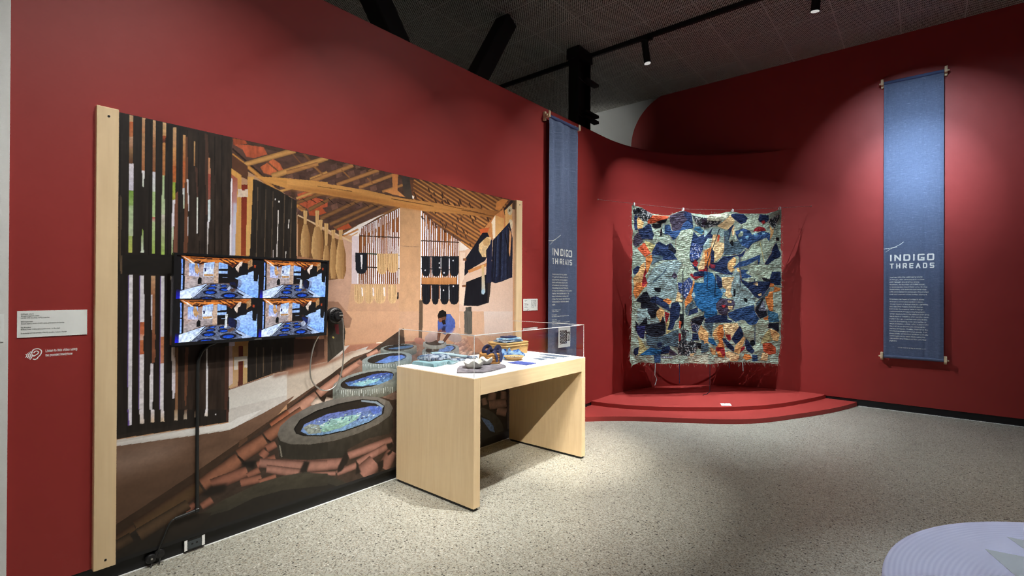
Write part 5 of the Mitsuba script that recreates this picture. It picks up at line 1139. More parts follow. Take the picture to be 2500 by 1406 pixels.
f 3a332e - 0.15 40 40 0|2582 995 2580 989 2572 983 2559 978 2540 973 2517 968 2491 965 2462 963 2431 962 2399 961 2368 962 2338 964 2310 967 2284 970 2262 974 2245 979 2231 984 2223 990 2219 996 2221 1001 2228 1007 2240 1012 2256 1017 2277 1021 2301 1025 2328 1027 2358 1029 2389 1030 2421 1029 2452 1028 2482 1025 2509 1022 2533 1018 2553 1013 2568 1007 2578 1001
v 5f82d8 6f9ad8 0.5 18 8 0|2285 974 2417 1011 2544 1008 2579 988 2509 964 2383 958
v 9aa4a0 6f6e60 0.3 24 50 0|2537 862 2536 850 2526 837 2509 825 2483 813 2451 802 2414 793 2372 785 2326 779 2279 775 2230 773 2183 772 2137 773 2093 776 2053 781 2018 787 1987 795 1962 803 1944 813 1931 823 1925 834 1926 754 1932 743 1944 732 1963 722 1988 713 2018 705 2054 698 2094 693 2137 689 2183 687 2231 687 2279 688 2327 692 2372 697 2414 704 2452 713 2484 723 2509 734 2527 746 2536 759 2537 771
v a2aaa8 8a8e88 0.2 24 24 0|2537 862 2535 848 2523 834 2501 821 2470 808 2431 797 2386 788 2337 780 2284 775 2230 773 2178 772 2127 774 2079 778 2037 784 2000 791 1970 800 1947 811 1932 822 1925 834 1927 847 1936 859 1954 871 1979 883 2011 893 2050 903 2094 911 2142 917 2194 922 2247 924 2301 923 2353 921 2401 916 2444 909 2481 899 2509 888 2528 876
f 2a2522 - 0 40 40 0|2462 860 2460 850 2451 839 2434 829 2411 820 2381 811 2347 804 2308 798 2268 794 2226 792 2185 791 2145 793 2108 795 2074 800 2045 805 2021 812 2003 820 1991 829 1986 838 1987 848 1994 857 2008 867 2028 876 2054 884 2085 891 2120 897 2158 902 2198 905 2240 907 2281 907 2321 905 2359 901 2392 895 2419 888 2441 880 2455 870
f 3a332e - 0.15 40 40 0|2455 860 2454 850 2444 841 2428 831 2405 823 2376 815 2342 808 2305 803 2266 799 2225 797 2185 796 2146 797 2110 799 2077 803 2049 808 2025 815 2008 822 1996 830 1991 839 1992 847 2000 856 2014 865 2033 873 2059 881 2089 888 2123 893 2160 898 2200 901 2240 902 2280 902 2319 900 2355 897 2387 892 2414 886 2435 878 2449 869
v 4a62b8 6ea0cc 0.65 16 8 0|2022 856 2081 857 2161 868 2264 886 2395 883 2457 865 2446 824 2329 799 2161 806 2052 826
f 9ad0dc - 0.4 16 8 0|2081 835 2202 849 2329 845 2308 825 2171 808
f b0bab6 - 0 40 40 0|1953 814 1957 776 1960 776 1960 813
f b0bab6 - 0 40 40 0|1971 819 1974 788 1978 787 1978 818
f c8d2ce - 0 40 40 0|1989 805 1993 771 1996 770 1996 805
f c8d2ce - 0 40 40 0|2007 802 2011 750 2015 750 2014 801
f c8d2ce - 0 40 40 0|2025 803 2029 761 2033 761 2032 802
f d6dcd6 - 0 40 40 0|2044 799 2047 752 2051 751 2050 798
f d6dcd6 - 0 40 40 0|2062 797 2066 765 2070 765 2069 796
f d6dcd6 - 0 40 40 0|2081 788 2084 752 2088 751 2088 787
f c8d2ce - 0 40 40 0|2100 781 2103 751 2107 751 2107 781
f b0bab6 - 0 40 40 0|2118 779 2122 749 2126 748 2125 778
f c8d2ce - 0 40 40 0|2138 782 2141 737 2145 736 2145 781
f d6dcd6 - 0 40 40 0|2157 783 2160 754 2165 754 2164 783
f b0bab6 - 0 40 40 0|2176 773 2180 727 2184 726 2183 773
f c8d2ce - 0 40 40 0|2196 772 2199 745 2204 744 2203 771
f b0bab6 - 0 40 40 0|2215 774 2219 729 2223 728 2223 773
f c8d2ce - 0 40 40 0|2235 773 2239 723 2243 723 2242 772
f b0bab6 - 0 40 40 0|2255 770 2259 732 2263 731 2263 769
f b0bab6 - 0 40 40 0|2275 771 2279 740 2283 739 2283 770
f d6dcd6 - 0 40 40 0|2296 769 2300 728 2304 727 2303 768
f b0bab6 - 0 40 40 0|2316 774 2320 726 2325 725 2324 773
f b0bab6 - 0 40 40 0|2337 767 2341 728 2345 728 2344 767
f d6dcd6 - 0 40 40 0|2358 763 2362 722 2366 722 2365 762
f b0bab6 - 0 40 40 0|2379 768 2383 734 2387 733 2386 767
f b0bab6 - 0 40 40 0|2400 769 2404 731 2408 731 2408 768
f b0bab6 - 0 40 40 0|2421 765 2425 715 2430 715 2429 764
f d6dcd6 - 0 40 40 0|2443 760 2447 711 2451 711 2451 759
f c8d2d2 - 0 40 40 0|2172 975 2175 959 2179 958 2178 975
f c8d2d2 - 0 40 40 0|2195 973 2198 948 2202 948 2201 973
f c8d2d2 - 0 40 40 0|2218 970 2221 951 2225 951 2224 970
f c8d2d2 - 0 40 40 0|2241 968 2244 934 2248 934 2247 967
f c8d2d2 - 0 40 40 0|2264 965 2267 941 2271 941 2270 965
f c8d2d2 - 0 40 40 0|2287 963 2291 941 2295 940 2294 962
f c8d2d2 - 0 40 40 0|2311 960 2314 928 2319 928 2318 960
f c8d2d2 - 0 40 40 0|2335 957 2338 929 2343 929 2341 957
f c8d2d2 - 0 40 40 0|2359 954 2363 929 2367 929 2366 954
f c8d2d2 - 0 40 40 0|2383 952 2387 918 2391 917 2390 951
f c8d2d2 - 0 40 40 0|2408 949 2412 922 2416 922 2415 949
f c8d2d2 - 0 40 40 0|2433 946 2436 923 2441 923 2440 946
f c8d2d2 - 0 40 40 0|2458 943 2462 913 2466 913 2465 943
f c8d2d2 - 0 40 40 0|2483 941 2487 908 2492 908 2490 940
f c8d2d2 - 0 40 40 0|2509 937 2512 920 2517 920 2516 937
f c8d2d2 - 0 40 40 0|2535 935 2538 906 2543 906 2542 934
f c8d2d2 - 0 40 40 0|2561 932 2564 902 2569 901 2568 931
f c8d2d2 - 0 40 40 0|2587 929 2591 901 2596 900 2594 928
f c8d0d0 - 0 40 40 0|2761 1009 2764 989 2769 989 2769 1009
f c8d0d0 - 0 40 40 0|2787 1006 2790 987 2795 986 2795 1006
f c8d0d0 - 0 40 40 0|2813 1004 2816 986 2821 985 2821 1004
f c8d0d0 - 0 40 40 0|2839 1001 2842 985 2847 985 2847 1001
f c8d0d0 - 0 40 40 0|2866 999 2869 987 2874 986 2874 999
f c8d0d0 - 0 40 40 0|2893 997 2896 968 2901 968 2901 996
f c8d0d0 - 0 40 40 0|2920 994 2923 969 2928 969 2928 993
f c8d0d0 - 0 40 40 0|2947 991 2950 976 2955 976 2955 991
f c8d0d0 - 0 40 40 0|2975 989 2977 973 2983 973 2983 988
f c8d0d0 - 0 40 40 0|3002 986 3005 965 3011 965 3011 986
f c8d0d0 - 0 40 40 0|3031 983 3034 960 3039 959 3039 983
f c8d0d0 - 0 40 40 0|3059 981 3062 961 3068 961 3067 980
f c8d0d0 - 0 40 40 0|3088 978 3091 963 3096 963 3096 978
f c8d0d0 - 0 40 40 0|3116 975 3120 955 3125 955 3125 975
v 4a443a 302b25 0.3 40 60 0|1530 566 1549 527 1754 459 1950 442 2143 454 2332 486 2448 570 2460 427 2421 388 2226 396 2045 354 2046 285 1841 334 1712 344 1589 408 1526 478
f 38332b - 0.3 30 60 0|1532 564 1563 525 1695 478 1887 441 1888 314 1729 363 1540 425
v 85807a 6c675e 0.25 26 26 0|1526 579 1545 633 1620 684 1752 730 1929 749 2121 740 2308 701 2419 649 2456 588 2425 532 2321 488 2143 454 1950 443 1753 461 1613 496 1545 535
f 1c1916 - 0 40 40 0|1636 594 1677 649 1804 690 1976 709 2162 710 2309 674 2375 621 2364 558 2225 513 2025 493 1840 499 1711 528 1653 558
v 332d28 2a2521 0.12 40 40 0|1646 592 1685 643 1813 681 1985 699 2162 700 2298 667 2361 619 2351 561 2225 522 2025 502 1840 507 1719 534 1661 560
v 6a78c0 7fa8cc 0.75 15 9 0|1710 610 1884 650 2043 645 2245 642 2353 620 2351 561 2225 522 2025 502 1840 507 1736 532 1686 567
v a4d4d4 90b8a4 0.5 16 8 0|1787 570 1912 602 2082 603 2163 596 2122 560 1987 527 1858 521
f 9aa49c - 0.6 12 8 0|1702 588 1753 605 1822 583 1840 525 1745 534
f 5a78cc - 0.6 12 8 0|2224 643 2347 621 2331 574 2267 572
f b8d4ea - 0 40 40 0|2245 581 2241 578 2231 576 2222 577 2221 580 2229 582 2239 583
f 3a4a98 - 0 40 40 0|2070 570 2068 567 2062 565 2055 566 2054 570 2059 573 2066 573
f 26306a - 0 40 40 0|1869 606 1867 603 1860 601 1854 602 1853 606 1858 609 1865 609
f dcecf0 - 0 40 40 0|2196 574 2192 571 2183 569 2174 570 2173 573 2180 577 2190 577
f dcecf0 - 0 40 40 0|1825 607 1824 603 1821 602 1817 604 1816 608 1818 610 1822 610
f 3a4a98 - 0 40 40 0|1844 556 1841 553 1833 551 1825 552 1824 555 1830 558 1839 558
f c8e4e0 - 0 40 40 0|2037 616 2035 612 2026 610 2019 612 2017 616 2023 619 2032 619
f c8e4e0 - 0 40 40 0|2004 577 2002 572 1995 570 1988 572 1986 577 1991 580 1999 580
f dcecf0 - 0 40 40 0|1858 571 1857 568 1851 566 1845 567 1844 571 1848 573 1854 574
f b8d4ea - 0 40 40 0|2139 608 2137 603 2130 601 2123 603 2121 608 2126 611 2134 611
f 26306a - 0 40 40 0|1866 612 1865 609 1859 607 1853 608 1852 611 1856 614 1863 614
f b8d4ea - 0 40 40 0|1959 565 1958 562 1954 561 1949 563 1948 566 1951 568 1956 568
f dcecf0 - 0 40 40 0|1865 587 1863 583 1857 582 1852 583 1851 586 1855 589 1861 589
f 3a4a98 - 0 40 40 0|1894 580 1893 576 1889 574 1884 576 1883 580 1886 583 1891 583
f 26306a - 0 40 40 0|2182 564 2179 560 2170 558 2161 560 2159 564 2166 567 2176 568
f 26306a - 0 40 40 0|2218 563 2216 559 2208 557 2201 559 2199 563 2204 566 2213 566
f dcecf0 - 0 40 40 0|2161 608 2159 604 2152 602 2144 604 2143 608 2148 611 2156 611
f dcecf0 - 0 40 40 0|1854 578 1852 575 1843 573 1836 574 1835 577 1841 580 1850 581
f b8d4ea - 0 40 40 0|2148 593 2146 589 2137 587 2128 588 2127 592 2133 595 2143 596
f dcecf0 - 0 40 40 0|1754 599 1753 597 1747 595 1742 596 1741 598 1745 601 1751 601
f dcecf0 - 0 40 40 0|2144 590 2141 586 2132 584 2124 586 2122 590 2128 594 2138 594
f 3a4a98 - 0 40 40 0|2019 594 2016 589 2007 587 1998 589 1997 593 2003 596 2014 597
f 3a4a98 - 0 40 40 0|2178 591 2175 587 2166 585 2158 586 2156 590 2163 593 2172 593
f 26306a - 0 40 40 0|2083 584 2082 580 2078 579 2073 581 2072 584 2075 586 2080 586
f c8e4e0 - 0 40 40 0|2315 626 2312 623 2305 621 2298 622 2297 625 2302 627 2310 628
f c8e4e0 - 0 40 40 0|1786 576 1785 573 1781 571 1776 573 1775 576 1778 579 1783 579
f 3a4a98 - 0 40 40 0|1917 608 1915 606 1910 604 1905 605 1904 608 1908 610 1913 610
f dcecf0 - 0 40 40 0|2236 571 2235 567 2229 566 2223 568 2221 572 2225 575 2232 575
f dcecf0 - 0 40 40 0|2284 565 2282 561 2273 558 2264 560 2262 565 2269 569 2278 569
f b8d4ea - 0 40 40 0|1772 577 1771 574 1765 573 1759 574 1758 577 1762 580 1768 580
f c8e4e0 - 0 40 40 0|1980 576 1978 572 1972 570 1965 572 1963 576 1968 580 1975 580
f 26306a - 0 40 40 0|1877 594 1876 591 1872 590 1868 591 1867 594 1870 596 1874 596
f dcecf0 - 0 40 40 0|1905 607 1904 603 1898 601 1893 603 1891 607 1895 611 1901 611
f 3a4a98 - 0 40 40 0|2321 567 2319 564 2312 563 2306 564 2305 567 2310 569 2317 569
f 26306a - 0 40 40 0|1801 556 1800 553 1795 551 1790 553 1789 557 1792 560 1798 559
f 3a4a98 - 0 40 40 0|2142 559 2140 555 2133 553 2125 555 2124 559 2129 563 2137 563
f c8e4e0 - 0 40 40 0|1891 561 1889 558 1883 556 1877 558 1876 561 1880 563 1887 563
f b8d4ea - 0 40 40 0|1802 579 1800 575 1792 574 1784 575 1783 578 1789 580 1798 581
f 26306a - 0 40 40 0|2089 593 2087 590 2081 589 2075 589 2074 592 2079 594 2086 595
f c8e4e0 - 0 40 40 0|1925 612 1922 608 1914 607 1907 608 1906 611 1911 614 1920 614
f c8e4e0 - 0 40 40 0|1805 609 1804 606 1800 605 1796 606 1795 609 1798 611 1802 611
f dcecf0 - 0 40 40 0|1811 564 1808 561 1799 559 1792 560 1791 562 1797 565 1806 565
f 26306a - 0 40 40 0|1907 595 1905 592 1899 591 1894 592 1893 594 1897 597 1903 597
f c8e4e0 - 0 40 40 0|1997 606 1995 602 1990 600 1984 602 1983 606 1987 609 1993 609
f dcecf0 - 0 40 40 0|2060 593 2058 589 2051 588 2045 589 2044 592 2048 595 2055 595
f dcecf0 - 0 40 40 0|1843 581 1842 578 1837 576 1832 578 1830 582 1834 584 1839 584
f dcecf0 - 0 40 40 0|2225 858 2222 855 2214 853 2208 854 2207 856 2212 858 2221 859
f 26306a - 0 40 40 0|2208 837 2205 835 2197 833 2190 833 2189 835 2195 837 2204 838
f 26306a - 0 40 40 0|2196 860 2193 858 2185 856 2178 856 2177 857 2184 860 2192 861
f 26306a - 0 40 40 0|2176 858 2175 855 2172 854 2168 855 2167 858 2169 860 2173 860
f 26306a - 0 40 40 0|2107 849 2106 847 2102 846 2098 847 2097 849 2100 850 2104 851
f dcecf0 - 0 40 40 0|2153 847 2151 845 2145 843 2140 844 2139 846 2143 848 2150 849
f b8d4ea - 0 40 40 0|2349 861 2348 858 2343 857 2338 857 2337 860 2340 862 2346 863
f 26306a - 0 40 40 0|2374 872 2373 870 2369 869 2364 869 2364 871 2367 873 2372 873
f 3a4a98 - 0 40 40 0|2253 866 2252 863 2248 861 2244 863 2242 866 2245 868 2250 869
f b8d4ea - 0 40 40 0|2142 848 2141 846 2138 845 2135 846 2134 847 2136 849 2140 849
f dcecf0 - 0 40 40 0|2103 839 2102 836 2099 834 2095 836 2094 838 2096 841 2100 841
f 3a4a98 - 0 40 40 0|2348 840 2346 837 2340 835 2334 836 2333 839 2337 842 2344 842
f dcecf0 - 0 40 40 0|2349 862 2348 860 2344 859 2340 860 2339 862 2342 864 2347 864
f 3a4a98 - 0 40 40 0|2208 858 2206 855 2198 853 2191 854 2190 856 2195 859 2204 860
f b8d4ea - 0 40 40 0|2231 859 2231 856 2227 855 2224 856 2223 859 2225 861 2229 861
f 3a4a98 - 0 40 40 0|2201 846 2200 844 2195 843 2191 843 2191 845 2194 847 2199 847
f 3a4a98 - 0 40 40 0|2070 856 2068 853 2062 851 2056 852 2055 855 2059 858 2066 858
f dcecf0 - 0 40 40 0|2197 833 2196 830 2190 828 2185 829 2184 832 2188 835 2194 835
f b8d4ea - 0 40 40 0|2279 858 2277 855 2272 854 2267 854 2266 857 2270 859 2276 859
f dcecf0 - 0 40 40 0|2378 845 2377 843 2372 841 2367 842 2366 844 2370 845 2375 846
f dcecf0 - 0 40 40 0|2282 862 2279 860 2271 858 2264 858 2263 860 2269 863 2277 864
f 3a4a98 - 0 40 40 0|2148 857 2146 854 2140 853 2134 853 2133 856 2138 858 2144 859
f 26306a - 0 40 40 0|2376 868 2373 866 2366 864 2359 864 2359 866 2364 868 2372 869
f b8d4ea - 0 40 40 0|2144 849 2142 847 2138 845 2134 846 2133 848 2136 850 2141 850
f 3a4a98 - 0 40 40 0|2279 841 2277 838 2271 837 2265 837 2264 840 2269 843 2276 843
f dcecf0 - 0 40 40 0|2273 836 2270 834 2262 833 2255 832 2254 834 2260 836 2269 837
f 3a4a98 - 0 40 40 0|2268 848 2266 845 2260 844 2254 844 2253 846 2258 848 2265 849
f b8d4ea - 0 40 40 0|2374 843 2371 840 2365 839 2359 839 2358 841 2363 843 2370 844
f dcecf0 - 0 40 40 0|2224 847 2222 845 2218 844 2214 845 2214 846 2217 848 2221 848
f b8d4ea - 0 40 40 0|2402 867 2400 865 2394 864 2388 864 2388 866 2392 868 2399 869
f 90a0b0 - 0 40 40 0|2162 703 2298 669 2369 620 2358 605 2287 655 2162 690
f 8a8478 - 0 40 40 0|1537 507 1551 425 1561 424 1545 507
t ad7d6e 5c3e34 0.16 30 30 0|1557 346 1727 285 1731 361 1559 408
t ad7d6e 5c3e34 0.16 30 30 0|1742 267 2031 218 2022 302 1733 358
t ad7d6e 5c3e34 0.16 30 30 0|2067 273 2464 295 2435 365 2043 336
t ad7d6e 5c3e34 0.16 30 30 0|2150 204 2416 262 2383 319 2120 258
t ad7d6e 5c3e34 0.16 30 30 0|2218 69 2342 137 2240 258 2114 197
t ad7d6e 5c3e34 0.16 30 30 0|2422 85 2497 210 2404 271 2313 160
t ad7d6e 5c3e34 0.16 30 30 0|1970 178 2136 188 2113 243 1952 223
t ad7d6e 5c3e34 0.16 30 30 0|1756 234 1952 186 1950 221 1754 267
t b08070 5c3e34 0.16 30 30 0|1409 394 1710 283 1715 355 1413 454
t b08070 5c3e34 0.16 30 30 0|1453 347 1692 243 1700 305 1459 399
t b08070 5c3e34 0.16 30 30 0|1732 272 1890 240 1885 318 1727 356
f 2c231e - 0 40 40 5|1712 360 1755 340 1730 273 1671 281
f 2c231e - 0 40 40 4|2035 352 2055 287 2046 255 1998 207 1961 201 1970 249
f 2c231e - 0 40 40 4|2393 311 2455 315 2456 277 2410 260
f 2c231e - 0 40 40 4|2125 242 2145 193 2166 152 2115 148
f 2c231e - 0 40 40 4|2312 184 2366 197 2367 141 2323 89
f 2c231e - 0 40 40 4|2399 235 2450 260 2450 231 2411 213
v 48443a 3a352c 0.2 40 40 3|1187 233 1378 280 1590 293 1719 279 1888 214 2054 99 2020 49 1330 31 1034 44 853 70 891 170
v 2f2923 2a2520 0.2 40 40 0|1233 180 1430 219 1647 221 1857 170 1987 89 2469 75 2470 -58 1592 17 669 68 669 155 891 193
v 504a3c 3c372d 0.2 60 30 0|1067 208 1201 255 1412 294 1565 296 1730 265 1888 220 1889 135 1565 200 1339 210 1136 198
v 3b3128 2e2822 0.25 60 40 0|669 196 774 238 906 217 1067 215 1136 198 1073 128 895 100 670 105
t 675039 3c2e22 0.16 30 30 0|997 320 759 236 790 163 1026 258
t 5a4632 32281e 0.16 30 30 0|731 228 661 205 683 147 755 169
f 2c2420 - 0.3 40 40 0|3483 535 3887 530 3890 93 3487 22
t 94766a 5a443c 0.2 40 40 0|3609 542 3575 463 3700 423 3721 508
t 94766a 5a443c 0.2 40 40 0|3781 516 3774 430 3880 412 3872 502
t 94766a 5a443c 0.2 40 40 0|3617 362 3880 338 3865 429 3600 459
t 94766a 5a443c 0.2 40 40 0|3712 296 3860 243 3886 326 3735 368
t 94766a 5a443c 0.2 40 40 0|3485 490 3513 419 3593 421 3564 492
v 4a4844 3a3834 0.2 40 40 0|3792 3 3758 -14 3716 -25 3668 -28 3616 -24 3561 -13 3505 5 3450 28 3397 56 3348 89 3304 124 3267 161 3237 199 3214 236 3200 273 3195 308 3199 339 3211 367 3232 390 3260 409 3296 421 3339 427 3387 427 3439 420 3494 406 3550 386 3605 360 3658 329 3707 293 3750 254 3786 213 3813 172 3830 131 3836 92 3832 58 3817 28
f 23211f - 0 40 40 0|3676 44 3651 31 3621 23 3586 21 3547 24 3506 32 3464 45 3423 63 3383 84 3346 108 3313 135 3284 163 3261 192 3244 220 3233 248 3229 275 3231 299 3240 320 3256 337 3278 350 3305 359 3337 363 3373 363 3412 357 3453 346 3495 330 3536 310 3576 287 3612 260 3644 230 3670 200 3690 169 3703 139 3708 110 3705 85 3694 62
f 5f82b8 - 0.5 14 14 0|3492 310 3610 258 3674 188 3696 120 3624 150 3533 255
f 0e0d0d - 0 40 40 0|3487 78 3890 93 3890 33 3487 13
v cdb8b4 a8928e 0.15 40 40 0|2953 1170 2957 1162 2958 1154 2956 1146 2952 1137 2945 1128 2936 1120 2924 1112 2912 1105 2897 1099 2882 1094 2867 1091 2852 1089 2838 1089 2824 1090 2812 1093 2802 1096 2793 1102 2787 1108 2784 1115 2783 1123 2784 1131 2788 1140 2795 1148 2804 1156 2815 1164 2827 1171 2841 1177 2856 1182 2871 1185 2886 1188 2901 1188 2915 1187 2927 1185 2938 1181 2947 1176
v d0bdb8 b09c96 0.15 40 40 0|3224 1084 3219 1077 3211 1072 3201 1067 3189 1064 3175 1063 3160 1063 3144 1064 3128 1067 3113 1072 3098 1078 3084 1085 3072 1093 3062 1101 3054 1110 3049 1119 3046 1127 3045 1136 3048 1144 3053 1150 3060 1156 3070 1161 3081 1164 3095 1166 3109 1166 3125 1164 3141 1162 3156 1157 3171 1151 3185 1145 3198 1137 3209 1128 3217 1119 3223 1110 3226 1101 3226 1092
v 4a63a8 3d5596 0.2 14 20 0|2929 1273 2990 1301 3075 1324 3133 1274 3144 1237 3105 1180 3020 1143 2936 1180
v 5470bc 445ca4 0.2 14 20 0|2929 1258 2963 1287 3032 1326 3082 1325 3133 1269 3143 1199 2930 1211
t 7a4c38 5c3628 0 40 40 0|2929 1187 2922 1087 2952 1083 2970 1181
t 7a4c38 5c3628 0 40 40 0|3059 1166 2986 1088 3012 1073 3094 1145
f 6e4634 - 0 40 40 0|3027 1316 3030 1309 3031 1301 3031 1293 3029 1285 3026 1279 3021 1273 3015 1268 3008 1264 3001 1261 2992 1260 2983 1260 2974 1262 2965 1265 2957 1269 2949 1274 2943 1280 2937 1287 2933 1295 2930 1302 2929 1310 2929 1318 2930 1325 2933 1332 2938 1338 2944 1342 2950 1346 2958 1349 2967 1350 2975 1350 2984 1349 2993 1346 3002 1342 3009 1337 3016 1331 3022 1324
f 1c1614 - 0 40 40 0|2930 1320 2949 1358 2990 1367 3029 1347 3035 1305 2997 1305 2963 1293 2942 1283
f 241a18 - 0 40 40 0|2970 1272 3019 1280 3026 1238 2991 1234
f 8a5a44 - 0 40 40 0|2982 1276 2982 1273 2981 1269 2979 1266 2977 1263 2974 1261 2971 1259 2968 1257 2964 1257 2960 1256 2956 1257 2953 1258 2949 1260 2946 1262 2943 1265 2941 1268 2940 1271 2939 1275 2938 1278 2939 1282 2939 1285 2941 1288 2943 1291 2946 1294 2949 1296 2952 1297 2956 1298 2960 1298 2964 1297 2968 1296 2971 1295 2974 1292 2977 1290 2979 1287 2981 1283 2982 1280
f b8c4cc - 0 40 40 0|3007 1080 3007 1078 3005 1076 3003 1074 2999 1072 2994 1071 2989 1070 2984 1070 2978 1070 2971 1070 2965 1071 2959 1072 2953 1073 2948 1075 2944 1077 2940 1079 2938 1081 2936 1083 2935 1085 2936 1087 2938 1089 2940 1091 2944 1093 2948 1094 2953 1095 2959 1095 2965 1095 2971 1095 2977 1094 2983 1093 2989 1092 2994 1090 2999 1088 3002 1086 3005 1084 3007 1082
h 5d5a54 4a463f 0.4 7 90 0|3275 1383 3352 1387 3365 1186 3256 1192
h 615e58 6a665e 0.4 7 90 0|3255 1345 3364 1342 3362 1132 3315 1124 3266 1149
f a88068 - 0.08 40 40 0|1879 1459 1962 1456 2078 1325 2059 1260 1880 1270
f 47423a - 0.2 20 30 0|1883 1034 1881 1373 1900 1402 1929 1416 1971 1397 2005 1338 2023 1231 2013 1105 1883 1019
f 7a2a30 - 0 40 40 0|1930 1293 1967 1291 1973 1214 1949 1224
f c8b860 - 0 40 40 0|1935 1188 1929 1187 1921 1191 1917 1197 1918 1203 1923 1204 1931 1200 1936 1194'''
xs = np.arange(672, 3996.1, 3.3); ys = np.arange(107, 2485.1, 3.0)
col = paint(np.ones((len(ys), len(xs), 3)) * 0.5, xs, ys, MURAL.split('\n'))
gx, gy = np.meshgrid(xs, ys)
gr = meshkit.fbm(np.stack([gx / 9, gy / 9, gx * 0], -1), 3, 5); col = col * (1 + 0.16 * (gr - 0.5))[..., None]
V, F = grid_mesh(np.stack([gx / 1000, np.full(gx.shape, D - 0.0201), gy / 1000], -1))
t = thing('mural', 'wall-sized printed photograph of a dye workshop with indigo vats and hanging yarn', 'mural')
part(t, 'print', (V, F), 'printed_photo', color=np.clip((col.mean(-1, keepdims=True) + (col - col.mean(-1, keepdims=True)) * 0.90) ** 1.14 * 0.82, 0, 0.95).reshape(-1, 3))
part(t, 'panel', box(0.672, 3.996, D - 0.0195, D - 0.0005, 0.086, 2.485), 'black_paint')
for i, (a, b, lab) in enumerate(((0.579, 0.671, 'pale maple batten with two screws along the left edge of the mural'), (3.997, 4.094, 'pale maple batten with two screws along the right edge of the mural'))):
    k = thing('wood_batten', lab, 'batten')
    part(k, 'board', box(a, b, D - 0.042, D - 0.0005, 0.090 if i == 0 else 0.095, 2.492, 0.002), 'maple_upright')
    for z in (2.445, 0.133):
        part(k, 'screw', trimesh.creation.cylinder(0.0055, 0.003, sections=14, transform=frame(((a + b) / 2 + 0.003, D - 0.0425, z), (1, 0, 0), (0, 0, 1))), 'black_steel')

# ------------------------------------------------------------------ television, its cable run and the headphone
TVW, TVH, TVC, TILT = 0.925, 0.522, np.array([1.362, D - 0.12, 1.486]), 0.06
ct, st = math.cos(TILT), math.sin(TILT)
tvM = np.eye(4); tvM[:3, 0] = (1, 0, 0); tvM[:3, 1] = (0, -st, ct); tvM[:3, 2] = (0, -ct, -st); tvM[:3, 3] = TVC   # x right, y up, z out of the screen
def tvbox(*a, bev=0.0): b = box(*a, bev); b.apply_transform(tvM); return b
t = thing('television', 'wide flat television on the mural showing four video views of a dye workshop', 'television')
part(t, 'body', tvbox(-TVW / 2, TVW / 2, -TVH / 2, TVH / 2, -0.045, -0.006, bev=0.004), 'black_plastic')
b_ = 0.013
part(t, 'bezel', cat([tvbox(-TVW / 2, TVW / 2, TVH / 2 - b_, TVH / 2, -0.006, 0.0), tvbox(-TVW / 2, TVW / 2, -TVH / 2, -TVH / 2 + 0.018, -0.006, 0.0),
                      tvbox(-TVW / 2, -TVW / 2 + b_, -TVH / 2, TVH / 2, -0.006, 0.0), tvbox(TVW / 2 - b_, TVW / 2, -TVH / 2, TVH / 2, -0.006, 0.0)]), 'black_plastic')
part(t, 'name_badge', tvbox(-0.022, 0.022, -TVH / 2 + 0.004, -TVH / 2 + 0.010, 0.0, 0.001), 'print_grey')
part(t, 'wall_mount', cat([tvbox(-0.2, 0.2, -0.12, 0.12, -0.06, -0.045), box(1.2, 1.52, D - 0.08, D - 0.021, 1.40, 1.60)]), 'black_steel')
